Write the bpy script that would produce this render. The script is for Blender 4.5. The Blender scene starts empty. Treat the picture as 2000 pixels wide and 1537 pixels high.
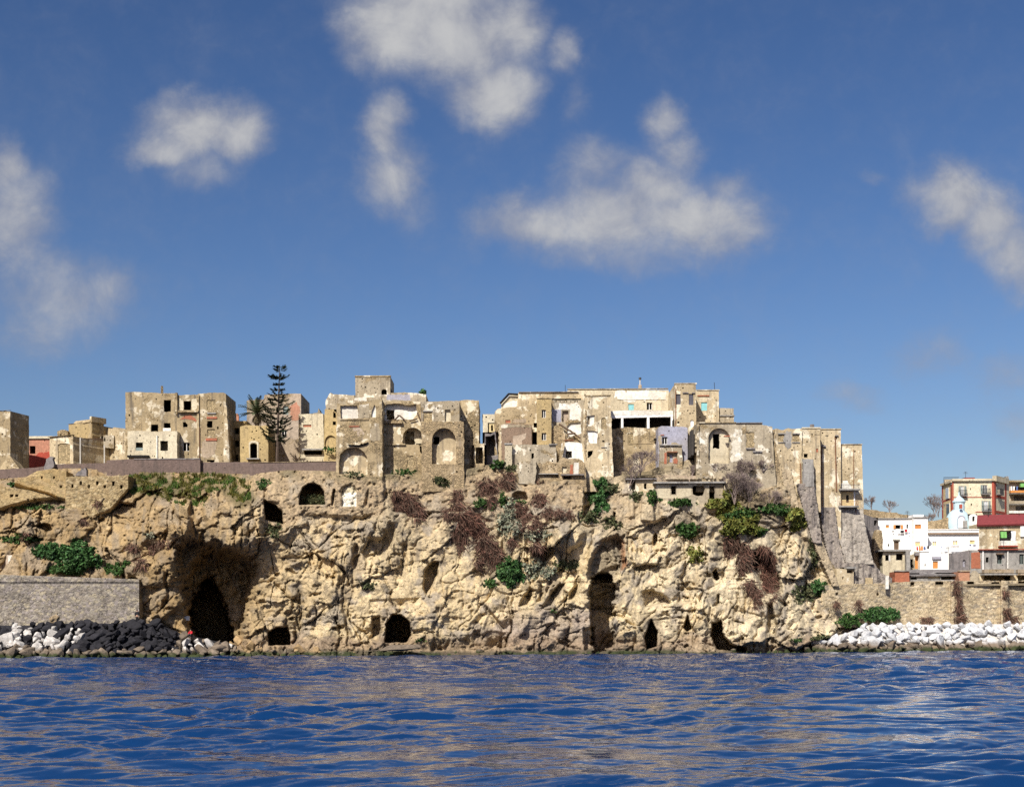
import bpy, bmesh, math, random
import numpy as np
from mathutils import Vector, Matrix
from mathutils.geometry import tessellate_polygon

# ------------------------------------------------------------------ camera, sky, sun, exposure
sc = bpy.context.scene
COL = sc.collection
D, HC, FPX, HOR, ROLL = 179.3, 3.2, 2600.0, 1231.6, 0.0055     # boat 179 m off the cliff, eye 3.2 m above the water
cam = bpy.data.cameras.new('camera'); camo = bpy.data.objects.new('camera', cam); COL.objects.link(camo)
cam.sensor_width = 36.0; cam.lens = FPX / 2000 * 36.0
cam.shift_y = (HOR - 768.5) / 2000.0
cam.clip_start = 0.5; cam.clip_end = 8000
camo.location = (0, -D, HC); camo.rotation_euler = (math.pi / 2, ROLL, 0)
sc.camera = camo

SUN_EL, SUN_AZ = math.radians(41), math.radians(24)            # sun behind the boat, to the west of it
sd = Vector((math.cos(SUN_EL) * math.sin(SUN_AZ), math.cos(SUN_EL) * math.cos(SUN_AZ), -math.sin(SUN_EL)))
sun = bpy.data.lights.new('sun', 'SUN'); sun.energy = 4.6; sun.angle = math.radians(0.5); sun.color = (1.0, 0.95, 0.86)
suno = bpy.data.objects.new('sun', sun); COL.objects.link(suno)
suno.rotation_euler = sd.to_track_quat('-Z', 'Y').to_euler(); suno.location = (-60, -160, 140)

world = bpy.data.worlds.new('World'); sc.world = world; world.use_nodes = True
wt = world.node_tree; wt.nodes.clear()


class NB:
    """tiny node builder"""
    def __init__(s, t): s.t = t; s.n = t.nodes; s.l = t.links
    def new(s, typ, **kw):
        n = s.n.new(typ)
        for k, v in kw.items(): setattr(n, k, v)
        return n
    def put(s, sock, v):
        if isinstance(v, bpy.types.NodeSocket): s.l.new(v, sock)
        elif v is not None:
            try: sock.default_value = v
            except Exception: sock.default_value = (*v, 1.0)
    def math(s, op, a, b=None, c=None, clamp=False):
        n = s.new('ShaderNodeMath', operation=op, use_clamp=clamp)
        s.put(n.inputs[0], a); s.put(n.inputs[1], b); s.put(n.inputs[2], c); return n.outputs[0]
    def vmath(s, op, a, b=None):
        n = s.new('ShaderNodeVectorMath', operation=op); s.put(n.inputs[0], a); s.put(n.inputs[1], b)
        return n.outputs[1] if op in ('LENGTH', 'DISTANCE', 'DOT_PRODUCT') else n.outputs[0]
    def noise(s, vec, scale, detail=5, rough=0.55, dist=0.0, out=0):
        n = s.new('ShaderNodeTexNoise'); s.put(n.inputs['Vector'], vec); n.inputs['Scale'].default_value = scale
        n.inputs['Detail'].default_value = detail; n.inputs['Roughness'].default_value = rough; n.inputs['Distortion'].default_value = dist
        return n.outputs[out]
    def voro(s, vec, scale, feature='F1', out='Distance', rnd=1.0):
        n = s.new('ShaderNodeTexVoronoi', feature=feature); s.put(n.inputs['Vector'], vec); n.inputs['Scale'].default_value = scale
        n.inputs['Randomness'].default_value = rnd; return n.outputs[out]
    def ramp(s, v, a, b, c=0.0, d=1.0, smooth=True):
        n = s.new('ShaderNodeMapRange', interpolation_type='SMOOTHSTEP' if smooth else 'LINEAR')
        s.put(n.inputs[0], v); n.inputs[1].default_value = a; n.inputs[2].default_value = b; n.inputs[3].default_value = c; n.inputs[4].default_value = d
        return n.outputs[0]
    def mix(s, f, a, b, mode='MIX'):
        n = s.new('ShaderNodeMix', data_type='RGBA', blend_type=mode)
        s.put(n.inputs[0], f); s.put(n.inputs[6], a if not isinstance(a, tuple) else (*a[:3], 1)); s.put(n.inputs[7], b if not isinstance(b, tuple) else (*b[:3], 1))
        return n.outputs[2]
    def mapping(s, vec, scale, loc=(0, 0, 0)):
        n = s.new('ShaderNodeMapping'); s.put(n.inputs[0], vec); n.inputs['Scale'].default_value = scale; n.inputs['Location'].default_value = loc
        return n.outputs[0]


w = NB(wt)
SKY_STRENGTH = 0.072
sky = w.new('ShaderNodeTexSky', sky_type='NISHITA', sun_disc=False)
sky.sun_elevation = SUN_EL; sky.sun_rotation = math.atan2(-sd.x, -sd.y); sky.air_density = 1.0; sky.dust_density = 1.3; sky.ozone_density = 2.5
hs = w.new('ShaderNodeHueSaturation'); hs.inputs['Saturation'].default_value = 1.15; hs.inputs['Value'].default_value = 0.86
w.l.new(sky.outputs[0], hs.inputs['Color'])
gm = w.new('ShaderNodeGamma'); gm.inputs[1].default_value = 1.3            # a winter sky: deep overhead, pale over the land
w.l.new(w.vmath('MULTIPLY', hs.outputs[0], (.12, .12, .12)), gm.inputs[0])
skyb = w.vmath('MULTIPLY', gm.outputs[0], (12.6, 10.9, 11.0))
tc = w.new('ShaderNodeTexCoord'); sp = w.new('ShaderNodeSeparateXYZ'); w.l.new(tc.outputs['Generated'], sp.inputs[0])
yy = w.math('MAXIMUM', sp.outputs[1], 0.03)
uv = w.new('ShaderNodeCombineXYZ')
w.l.new(w.math('DIVIDE', sp.outputs[0], yy), uv.inputs[0]); w.l.new(w.math('DIVIDE', sp.outputs[2], yy), uv.inputs[1])
# clouds of the open sky, by direction: tangent of azimuth and height, half-widths, strength
CL = [(-.081, .455, .052, .044, 1.1), (-.035, .445, .062, .042, 1.1), (-.012, .405, .042, .034, 1.0), (-.06, .48, .075, .04, 1.1), (.005, .45, .03, .035, .9),
      (.043, .431, .016, .022, .62), (.052, .395, .016, .03, .38),
      (-.235, .378, .048, .028, 1.0), (-.205, .374, .032, .028, .9), (-.262, .362, .036, .02, .8), (-.232, .345, .036, .026, .55),
      (-.092, .378, .024, .03, .85), (-.088, .344, .034, .034, .75), (-.078, .322, .03, .03, .4),
      (.115, .381, .022, .022, .75), (.128, .36, .026, .022, .65),
      (.02, .304, .062, .026, .85), (.078, .312, .075, .034, .95), (.136, .308, .07, .03, .95), (.07, .343, .046, .026, .62), (.108, .331, .046, .03, .85),
      (.172, .304, .036, .024, .8), (.166, .332, .022, .018, .6), (.08, .285, .12, .022, .55),
      (.336, .32, .036, .034, 1.0), (.362, .304, .036, .034, 1.0), (.38, .28, .028, .04, .9), (.31, .326, .026, .018, .6), (.273, .337, .014, .01, .35),
      (-.378, .346, .022, .03, .8), (-.372, .308, .042, .05, .75), (-.335, .258, .075, .04, .62), (-.3, .266, .032, .02, .6), (-.36, .23, .06, .03, .5),
      (.316, .203, .042, .024, .5), (.37, .187, .036, .022, .5), (.255, .174, .034, .016, .46), (.385, .16, .03, .02, .42),
      (-.43, .42, .05, .03, .8), (.47, .40, .06, .04, .8), (-.52, .30, .07, .035, .7), (.55, .27, .08, .03, .7), (.1, .60, .09, .05, .9), (-.3, .62, .08, .04, .8)]
acc = None
wv = w.vmath('ADD', uv.outputs[0], w.mapping(w.noise(uv.outputs[0], 15, 7, .62, out=1), (.046, .046, 0), (-.023, -.023, 0)))
for (cu, cv, ru, rv, st) in CL:
    v_ = w.mapping(wv, (1 / ru, 1 / rv, 0), (-cu / ru, -cv / rv, 0))
    e_ = w.math('MULTIPLY', w.ramp(w.vmath('LENGTH', v_), 1.55, 0.0), st)
    acc = e_ if acc is None else w.math('SMOOTH_MAX', acc, e_, .22)
nz = w.noise(uv.outputs[0], 19, 9, .62, .35)
nz2 = w.noise(uv.outputs[0], 9, 4, .5)
nz3 = w.noise(uv.outputs[0], 62, 6, .6, .6)
den = w.math('ADD', acc, w.math('ADD', w.math('MULTIPLY', w.math('SUBTRACT', nz, .5), .62), w.math('MULTIPLY', w.math('SUBTRACT', nz3, .5), .30)))
den = w.math('MULTIPLY', w.ramp(den, 0.05, 0.95), w.ramp(acc, 0.02, 0.30))
front = w.ramp(sp.outputs[1], .15, .4)
den = w.math('MULTIPLY', den, front)
# the rest of the dome: the same broken cloud, from noise
gn = w.noise(tc.outputs['Generated'], 3.2, 7, .55)
rest = w.math('MULTIPLY', w.ramp(gn, .56, .70), w.math('MULTIPLY', w.math('SUBTRACT', 1.0, front), w.ramp(sp.outputs[2], .05, .25)))
den = w.math('ADD', den, w.math('MULTIPLY', rest, .8), clamp=True)
ccol = w.mix(w.ramp(w.math('ADD', w.math('MULTIPLY', nz, .55), w.math('MULTIPLY', acc, .30)), .34, .70), (3.1, 3.25, 3.9), (6.2, 6.15, 6.0))
skyc = w.mix(w.math('MULTIPLY', den, .90), skyb, ccol)
bg = w.new('ShaderNodeBackground'); bg.inputs[1].default_value = SKY_STRENGTH; w.l.new(skyc, bg.inputs[0])
wo = w.new('ShaderNodeOutputWorld'); w.l.new(bg.outputs[0], wo.inputs[0])

sc.view_settings.view_transform = 'Standard'; sc.view_settings.look = 'None'
sc.view_settings.exposure = 0.45; sc.view_settings.gamma = 1.0; sc.view_settings.use_curve_mapping = False
sc.render.engine = 'CYCLES'
sc.cycles.max_bounces = 5; sc.cycles.diffuse_bounces = 3; sc.cycles.glossy_bounces = 3; sc.cycles.caustics_reflective = False
sc.cycles.use_denoising = False
sc.cycles.sample_clamp_indirect = 4

# ------------------------------------------------------------------ geometry helpers
RNG = np.random.default_rng(7)
random.seed(7)


def ray(px, py):
    dx = px - 1000.0; dy = py - HOR
    return (dx - dy * ROLL) / FPX, -(dy + dx * ROLL) / FPX       # tan of azimuth, tan of height


def P(px, py, y):
    """the point at depth y (metres behind the cliff foot) seen at photograph position px, py"""
    u, v = ray(px, py)
    return np.stack(np.broadcast_arrays(u * (y + D), y, HC + v * (y + D)), -1) if isinstance(px, np.ndarray) else Vector((u * (y + D), y, HC + v * (y + D)))


def mesh_np(name, V, F, mats, parent=None, col=None, smooth=False, attrs=None, fmat=None):
    me = bpy.data.meshes.new(name)
    V = np.asarray(V, np.float32); F = np.asarray(F, np.int32)
    k = F.shape[1]
    me.vertices.add(len(V)); me.vertices.foreach_set('co', V.ravel())
    me.loops.add(F.size); me.loops.foreach_set('vertex_index', F.ravel())
    me.polygons.add(len(F)); me.polygons.foreach_set('loop_start', np.arange(0, F.size, k, dtype=np.int32))
    me.polygons.foreach_set('use_smooth', np.full(len(F), smooth))
    if fmat is not None: me.polygons.foreach_set('material_index', np.asarray(fmat, np.int32))
    if col is not None:
        a = me.color_attributes.new('Col', 'FLOAT_COLOR', 'POINT')
        a.data.foreach_set('color', np.concatenate([col, np.ones((len(col), 1))], 1).astype(np.float32).ravel())
    for kx, vx in (attrs or {}).items():
        a = me.attributes.new(kx, 'FLOAT', 'POINT'); a.data.foreach_set('value', np.asarray(vx, np.float32))
    me.update(); me.validate()
    for m in (mats if isinstance(mats, (list, tuple)) else [mats]): me.materials.append(m)
    o = bpy.data.objects.new(name, me); COL.objects.link(o)
    if parent is not None: attach(o, parent)
    return o


def mesh_py(name, V, F, mats, parent=None, fmat=None, smooth=False):
    me = bpy.data.meshes.new(name)
    me.from_pydata([tuple(v) for v in V], [], F)
    for m in (mats if isinstance(mats, (list, tuple)) else [mats]): me.materials.append(m)
    if fmat: me.polygons.foreach_set('material_index', fmat)
    if smooth: me.polygons.foreach_set('use_smooth', [True] * len(me.polygons))
    me.update()
    o = bpy.data.objects.new(name, me); COL.objects.link(o)
    if parent is not None: child(o, parent)
    return o


def child(o, parent):
    """o's mesh is in world metres; things are Empties at their base, parts hang from them"""
    o.parent = parent
    t = Vector((0, 0, 0)); p = parent
    while p is not None: t += p.location; p = p.parent
    me = o.data
    if hasattr(me, 'vertices'): me.transform(Matrix.Translation(-t))


attach = child


def thing(name, label, cat, loc, group=None):
    o = bpy.data.objects.new(name, None); COL.objects.link(o); o.location = loc; o.empty_display_size = .3
    o['label'] = label; o['category'] = cat
    if group: o['group'] = group
    return o


def tag(o, label=None, cat=None, group=None, kind=None):
    if label: o['label'] = label
    if cat: o['category'] = cat
    if group: o['group'] = group
    if kind: o['kind'] = kind
    return o


def recentre(o, loc):
    """put a one-mesh thing's origin at its base"""
    o.data.transform(Matrix.Translation(-Vector(loc))); o.location = loc; return o


# ------------------------------------------------------------------ numpy noise
_perm = np.random.default_rng(3).permutation(4096)
_g = np.random.default_rng(5).uniform(0, 2 * np.pi, 4096); _gx, _gy = np.cos(_g), np.sin(_g)


def _h(i, j, s=0): return _perm[(_perm[(i + s * 131) & 4095] + j) & 4095]


def perlin(x, y, s=0):
    i = np.floor(x).astype(int); j = np.floor(y).astype(int); fx = x - i; fy = y - j
    u = fx * fx * fx * (fx * (fx * 6 - 15) + 10); v = fy * fy * fy * (fy * (fy * 6 - 15) + 10)
    def gd(a, b):
        h = _h(i + a, j + b, s); return _gx[h] * (fx - a) + _gy[h] * (fy - b)
    return ((gd(0, 0) * (1 - u) + gd(1, 0) * u) * (1 - v) + (gd(0, 1) * (1 - u) + gd(1, 1) * u) * v) * 1.5


def fbm(x, y, oct=5, s=0, gain=.5, ridged=False):
    r = 0; a = 1.0; tot = 0
    for k in range(oct):
        n = perlin(x * 2 ** k + 17.3 * k, y * 2 ** k - 9.1 * k, s + k)
        if ridged: n = 1 - 2 * np.abs(n)
        r = r + a * n; tot += a; a *= gain
    return r / tot


def facets(x, y, s=0, tilt=.5, off=.5, squash=1.0):
    """cracked-block relief: every cell gets its own offset and its own slope"""
    y = y * squash
    i = np.floor(x).astype(int); j = np.floor(y).astype(int)
    best = np.full(x.shape, 1e9); sec = np.full(x.shape, 1e9); val = np.zeros(x.shape); cid = np.zeros(x.shape, int)
    for a in (-1, 0, 1):
        for b in (-1, 0, 1):
            h = _h(i + a, j + b, s + 40)
            cx = i + a + (_gx[h] * .5 + .5); cy = j + b + (_gy[(h * 7 + 3) & 4095] * .5 + .5)
            dx = x - cx; dy = y - cy; d = dx * dx + dy * dy
            v = off * _gx[(h * 5 + 11) & 4095] + tilt * (_gx[(h * 3 + 1) & 4095] * dx + _gy[(h * 3 + 1) & 4095] * dy)
            m = d < best
            sec = np.where(m, best, np.minimum(sec, d)); val = np.where(m, v, val); cid = np.where(m, h, cid); best = np.where(m, d, best)
    return val, np.sqrt(sec) - np.sqrt(best), cid


def sdf(px, py, poly):
    """signed distance to a polygon, negative inside (same units as px, py)"""
    poly = np.asarray(poly, float); d = np.full(px.shape, 1e18); ins = np.zeros(px.shape, bool)
    n = len(poly)
    for k in range(n):
        ax, ay = poly[k]; bx, by = poly[(k + 1) % n]
        ex, ey = bx - ax, by - ay; wx, wy = px - ax, py - ay
        t = np.clip((wx * ex + wy * ey) / (ex * ex + ey * ey + 1e-9), 0, 1)
        d = np.minimum(d, (wx - ex * t) ** 2 + (wy - ey * t) ** 2)
        c = ((ay > py) != (by > py)) & (px < (bx - ax) * (py - ay) / (by - ay + 1e-12) + ax)
        ins ^= c
    return np.where(ins, -1, 1) * np.sqrt(d)


def sstep(x, a, b):
    t = np.clip((x - a) / (b - a), 0, 1); return t * t * (3 - 2 * t)


def lerp3(a, b, t): return a * (1 - t[..., None]) + np.asarray(b) * t[..., None]


# ------------------------------------------------------------------ materials
def new_mat(name):
    m = bpy.data.materials.new(name); m.use_nodes = True; t = m.node_tree; t.nodes.clear(); b = NB(t)
    p = b.new('ShaderNodeBsdfPrincipled'); o = b.new('ShaderNodeOutputMaterial'); b.l.new(p.outputs[0], o.inputs[0])
    p.inputs['Roughness'].default_value = .9; p.inputs['Specular IOR Level'].default_value = .25
    return m, b, p


def bump(b, p, h, strength=.6, dist=.1):
    n = b.new('ShaderNodeBump'); n.inputs['Strength'].default_value = strength; n.inputs['Distance'].default_value = dist
    b.put(n.inputs['Height'], h); b.l.new(n.outputs[0], p.inputs['Normal'])


def wall_mat(name, base, under=(.33, .25, .14), dark=(.13, .105, .08), cov=.5, streak=.5, seed=0, rubble=1.0, light=None, lcov=.62):
    """old render over tuff rubble: falling patches, streaks, pits"""
    m, b, p = new_mat(name)
    geo = b.new('ShaderNodeNewGeometry'); pos = b.vmath('ADD', geo.outputs['Position'], (seed * 13.7, seed * 7.1, seed * 3.3))
    n1 = b.noise(pos, .42, 7, .62, .3); n2 = b.noise(pos, 2.6, 4, .65); n3 = b.noise(b.mapping(pos, (1.0, 1.0, .09)), 1.7, 4, .6)
    n4 = b.noise(pos, .13, 3, .5)
    vo = b.voro(b.mapping(pos, (1, 1, 1.6)), 3.1, 'F1', 'Color'); vd = b.voro(b.mapping(pos, (1, 1, 1.6)), 3.1, 'DISTANCE_TO_EDGE')
    sep = b.new('ShaderNodeSeparateColor'); b.l.new(vo, sep.inputs[0])
    # rubble
    rub = b.mix(sep.outputs[0], tuple(c * .62 for c in under), tuple(min(1, c * 1.28) for c in under))
    rub = b.mix(b.math('MULTIPLY', b.ramp(vd, .07, .0), b.ramp(b.noise(pos, .7, 4), .4, .65, .25, .9)), rub, tuple(c * .5 for c in under))
    pl = b.mix(b.ramp(n2, .3, .7), tuple(c * .8 for c in base), tuple(min(.9, c * 1.1) for c in base))
    pl = b.mix(b.math('MULTIPLY', b.ramp(n4, .4, .65), .45 if cov >= .15 else .10), pl, tuple(c * .7 for c in under))
    if light: pl = b.mix(b.ramp(b.noise(b.vmath('ADD', pos, (31, 5, 9)), .55, 6, .6), lcov, lcov + .05), pl, light)
    n5 = b.noise(b.vmath('ADD', pos, (3, 17, 8)), .75, 8, .68, .6)
    pl = b.mix(b.math('MULTIPLY', b.ramp(n5, .52, .66), streak), pl, tuple(c * .55 + .1 * d for c, d in zip(base, dark)))
    mask = b.math('MULTIPLY', b.ramp(n1, 1 - cov - .03, 1 - cov + .05), rubble) if cov > 0 else 0.0
    c = b.mix(mask, pl, rub)
    c = b.mix(b.math('MULTIPLY', b.ramp(n3, .50, .70), streak), c, dark)
    pits = b.math('MULTIPLY', b.ramp(b.voro(pos, 1.35), .16, .07), b.ramp(b.noise(pos, .9, 2), .5, .6))
    c = b.mix(b.math('MULTIPLY', pits, .85), c, tuple(x * .35 for x in dark))
    c = b.mix(.5, c, b.mix(1.0, c, b.ramp(b.noise(pos, 7.5, 3, .7), .2, .8, .5, 1.5, False), 'MULTIPLY'))
    b.l.new(c, p.inputs['Base Color'])
    h = b.math('ADD', b.math('MULTIPLY', b.math('SUBTRACT', 1.0, mask), .35), b.math('MULTIPLY', n2, .5))
    h = b.math('ADD', h, b.math('MULTIPLY', b.math('MULTIPLY', b.ramp(vd, 0, .14), mask), .6))
    h = b.math('SUBTRACT', h, b.math('MULTIPLY', pits, .8))
    bump(b, p, h, .8, .14)
    return m


def plain_mat(name, c, rough=.75, var=.25, spec=.3, scale=3.0, metal=0.0):
    m, b, p = new_mat(name)
    geo = b.new('ShaderNodeNewGeometry')
    n = b.noise(geo.outputs['Position'], scale, 5, .65); n2 = b.noise(b.mapping(geo.outputs['Position'], (1, 1, .15)), scale * .8, 3)
    k = b.math('MULTIPLY', b.ramp(n, .2, .8, 1 - var, 1 + var, False), b.ramp(n2, .3, .75, 1.05, 1 - var * .7))
    b.l.new(b.mix(1.0, c, k, 'MULTIPLY'), p.inputs['Base Color'])
    p.inputs['Roughness'].default_value = rough; p.inputs['Specular IOR Level'].default_value = spec; p.inputs['Metallic'].default_value = metal
    bump(b, p, n, .3, .04)
    return m


def leaf_mat(name, c, rough=.6):
    m, b, p = new_mat(name)
    at = b.new('ShaderNodeAttribute', attribute_name='Col')
    b.l.new(b.mix(1.0, c, at.outputs['Color'], 'MULTIPLY'), p.inputs['Base Color'])
    p.inputs['Roughness'].default_value = rough; p.inputs['Specular IOR Level'].default_value = .2
    return m


M = {}
M['tan'] = wall_mat('tan_render', (.44, .345, .205), cov=.5, seed=1, light=(.66, .58, .43), lcov=.54)
M['tan2'] = wall_mat('sandy_render', (.53, .43, .275), cov=.36, seed=2, streak=.6, light=(.70, .63, .48), lcov=.53)
M['stained'] = wall_mat('stained_render', (.34, .265, .155), cov=.42, seed=19, streak=.75, dark=(.09, .078, .065), light=(.54, .47, .34), lcov=.55)
M['grey'] = wall_mat('grey_render', (.38, .325, .235), cov=.42, seed=3, streak=.6, light=(.66, .60, .48), lcov=.56)
M['rubble'] = wall_mat('tuff_rubble', (.40, .31, .19), under=(.36, .27, .155), cov=.58, seed=4, streak=.45, light=(.58, .49, .34), lcov=.58)
M['cream'] = wall_mat('cream_render', (.60, .53, .38), cov=.33, seed=5, under=(.44, .35, .22), streak=.35)
M['whitewash'] = wall_mat('whitewash', (.76, .74, .67), cov=.26, seed=6, under=(.52, .43, .30), streak=.32, dark=(.36, .31, .25))
M['white'] = plain_mat('white_paint', (.80, .785, .75), .7, .06)
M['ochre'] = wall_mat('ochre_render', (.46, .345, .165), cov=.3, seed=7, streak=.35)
M['brown'] = wall_mat('brown_render', (.235, .165, .115), cov=.12, seed=8, under=(.4, .3, .19), streak=.3, light=(.46, .36, .24), lcov=.72)
M['mauve'] = wall_mat('mauve_render', (.150, .108, .092), cov=.12, seed=9, under=(.22, .16, .11), streak=.45, dark=(.06, .05, .045))
M['lilac'] = wall_mat('lilac_render', (.335, .335, .40), cov=.25, seed=10, under=(.38, .31, .22), streak=.3)
M['pink'] = wall_mat('pink_render', (.52, .225, .15), cov=.2, seed=11, streak=.25)
M['red'] = wall_mat('red_render', (.42, .06, .04), cov=.08, seed=12, streak=.3, dark=(.2, .04, .03))
M['palepink'] = wall_mat('pale_pink_render', (.42, .335, .25), cov=.45, seed=13)
M['cement'] = wall_mat('grey_cement', (.30, .285, .26), cov=.10, seed=14, under=(.3, .25, .19), streak=.85, dark=(.13, .12, .115))
M['darkcement'] = wall_mat('dark_cement', (.20, .18, .175), cov=.12, seed=15, under=(.2, .16, .13), streak=.85, dark=(.08, .075, .075), light=(.33, .31, .29), lcov=.57)
M['pcream'] = wall_mat('pale_cream_render', (.70, .63, .45), cov=.05, seed=20, under=(.6, .5, .35), streak=.15, dark=(.4, .34, .25))
M['pale'] = wall_mat('pale_flaking_render', (.60, .55, .44), cov=.45, seed=21, under=(.44, .36, .25), streak=.3, light=(.72, .69, .6), lcov=.55)
M['yellow'] = wall_mat('yellow_render', (.66, .52, .27), cov=.08, seed=16, under=(.6, .5, .35), streak=.15, dark=(.4, .32, .2))
M['blockup'] = wall_mat('block_infill', (.42, .33, .19), cov=.9, seed=17, under=(.40, .31, .175), streak=.2)
M['interior'] = plain_mat('interior_shade', (.055, .048, .042), .95, .3)  # dark colour stands in for the shade inside rooms
M['nearblack'] = plain_mat('dark_interior', (.02, .018, .016), .95, .3)  # near-black; openings drawn with it have their shade in the colour
M['wood'] = plain_mat('weathered_wood', (.13, .085, .055), .8, .3)
M['orange'] = plain_mat('orange_wood', (.55, .23, .06), .6, .15)
M['redtrim'] = plain_mat('red_trim', (.36, .075, .045), .75, .15)
M['redroof'] = plain_mat('red_roof', (.21, .042, .042), .7, .2)
M['brick'] = wall_mat('red_brick', (.36, .125, .07), cov=.3, seed=18, under=(.40, .16, .09), streak=.2)
M['turq'] = plain_mat('turquoise_blind', (.22, .50, .52), .6, .15)
M['shutter'] = plain_mat('grey_green_shutter', (.20, .24, .22), .6, .2)
M['dshutter'] = plain_mat('slate_shutter', (.09, .085, .10), .6, .3)
M['frame'] = plain_mat('painted_frame', (.62, .60, .56), .6, .15)
M['iron'] = plain_mat('iron', (.035, .033, .033), .5, .3, .5)
M['rust'] = plain_mat('rusty_iron', (.22, .10, .05), .8, .4)
M['pipe'] = plain_mat('cement_pipe', (.55, .52, .46), .7, .15)
M['sky_dome'] = plain_mat('pale_blue_dome', (.46, .60, .64), .7, .10)
M['green'] = plain_mat('green_cloth', (.18, .42, .12), .8, .15)
M['bluecloth'] = plain_mat('blue_cloth', (.10, .16, .36), .85, .15)
M['redcloth'] = plain_mat('red_cloth', (.48, .02, .03), .85, .15)
M['blackcloth'] = plain_mat('black_cloth', (.015, .015, .018), .85, .2)
M['whitecloth'] = plain_mat('white_cloth', (.82, .82, .82), .85, .05)
M['skin'] = plain_mat('skin', (.42, .25, .17), .6, .08)
m_, b_, p_ = new_mat('window_glass'); p_.inputs['Base Color'].default_value = (.03, .04, .05, 1); p_.inputs['Roughness'].default_value = .08; p_.inputs['Specular IOR Level'].default_value = .6
M['glass'] = m_
m_, b_, p_ = new_mat('pale_glass'); p_.inputs['Base Color'].default_value = (.45, .48, .5, 1); p_.inputs['Roughness'].default_value = .2
M['paleglass'] = m_
M['leaf'] = leaf_mat('leaf_green', (.040, .085, .022))
M['ivy'] = leaf_mat('ivy_green', (.042, .098, .030))
M['olive'] = leaf_mat('olive_leaf', (.075, .085, .04))
M['yleaf'] = leaf_mat('yellow_green_leaf', (.14, .15, .035))
M['silver'] = leaf_mat('silver_leaf', (.22, .23, .17))
M['dry'] = leaf_mat('dry_brush', (.105, .064, .046), .9)
M['twig'] = leaf_mat('bare_twig', (.20, .155, .14), .9)
M['grass'] = leaf_mat('grass_green', (.060, .090, .022))
M['dgrass'] = leaf_mat('dry_grass', (.15, .115, .05))
M['needle'] = leaf_mat('pine_needle', (.028, .040, .020))
M['palm'] = leaf_mat('palm_leaf', (.07, .085, .045))
M['bark'] = plain_mat('bark', (.09, .065, .05), .95, .35)
# ------------------------------------------------------------------ sea
def build_sea():
    dist = [10.0]
    while dist[-1] < 230: dist.append(dist[-1] + max(.06, dist[-1] ** 2 / 8320 * .55))
    dist += [250, 300, 400, 600, 1000, 1800, 3500]
    dist = np.array(dist)
    us = np.concatenate([np.linspace(-1.6, -.47, 40)[:-1], np.linspace(-.47, .47, 760), np.linspace(.47, 1.6, 40)[1:]])
    U, R = np.meshgrid(us, dist)
    x = U * R; y = R.copy()
    rg = np.random.default_rng(11); z = np.zeros_like(x); dx = np.zeros_like(x); dy = np.zeros_like(x)
    rs = np.maximum(.06, R ** 2 / 8320 * .55); cs = R * (.94 / 760)
    wx = x + 1.3 * perlin(x * .12, y * .12, 2); wy = y + 1.6 * perlin(x * .1 + 7, y * .1, 3)
    env = .72 + .55 * perlin(x * .06, y * .045, 6)
    vis = np.zeros_like(x); tot = 0
    for k in range(70):
        L = 10 ** rg.uniform(math.log10(.4), math.log10(4.2)); th = rg.normal(0.15, .62); kk = 2 * np.pi / L
        kx, ky = kk * math.sin(th), -kk * math.cos(th); a = .0090 * L ** .95 * rg.uniform(.5, 1.25) * (1.0 if L > 1.3 else .62)
        f = np.clip((L / np.maximum(np.abs(math.cos(th)) * rs, np.abs(math.sin(th)) * cs + 1e-6) - 2.2) / 3, 0, 1)
        ph = kx * wx + ky * wy + rg.uniform(0, 6.28); A = a * f * env; vis += a / L * f; tot += a / L
        s_, c_ = np.sin(ph), np.cos(ph)
        z += A * s_; dx -= .8 * A * c_ * math.sin(th); dy += .8 * A * c_ * math.cos(th)
    far = 1 - vis / tot
    for k in range(26):      # the longer, steeper chop that still shows far out
        L = rg.uniform(2.6, 8.5); th = rg.normal(0.15, .5); kk = 2 * np.pi / L; A = .0115 * L * rg.uniform(.5, 1.2) * sstep(R, 45, 120) * np.clip((L / rs - 1.6) / 2, 0, 1) * (.6 + .8 * np.clip(perlin(x * .03 + k, y * .02, 12) + .5, 0, 1))
        ph = kk * math.sin(th) * wx - kk * math.cos(th) * wy + rg.uniform(0, 6.28); z += A * np.sin(ph); dy += .8 * A * np.cos(ph)
    shore = sstep(R, 176, 168); z *= .3 + .7 * shore
    V = np.stack([x + dx, y - D + dy, z], -1).reshape(-1, 3)
    n, m = R.shape; I = np.arange(n * m).reshape(n, m)
    F = np.stack([I[:-1, :-1], I[:-1, 1:], I[1:, 1:], I[1:, :-1]], -1).reshape(-1, 4)
    mt, b, p = new_mat('sea_water')
    geo = b.new('ShaderNodeNewGeometry'); pos = geo.outputs['Position']
    p.inputs['Base Color'].default_value = (.004, .030, .105, 1); p.inputs['Roughness'].default_value = .035
    p.inputs['IOR'].default_value = 1.333; p.inputs['Specular IOR Level'].default_value = .5
    h = b.math('ADD', b.noise(b.mapping(pos, (.75, 1.5, 1)), 1.6, 4, .55, .4), b.math('MULTIPLY', b.noise(b.mapping(pos, (.8, 1.3, 1)), .55, 3, .5), 1.4))
    at = b.new('ShaderNodeAttribute', attribute_name='far')
    bn = b.new('ShaderNodeBump'); bn.inputs['Distance'].default_value = .22; b.l.new(b.ramp(at.outputs['Fac'], .2, .95, .05, 1.0), bn.inputs['Strength']); b.l.new(h, bn.inputs['Height']); b.l.new(bn.outputs[0], p.inputs['Normal'])
    o = mesh_np('sea', V, F, mt, smooth=True, attrs={'far': far.ravel()}); tag(o, kind='structure')


build_sea()

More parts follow.
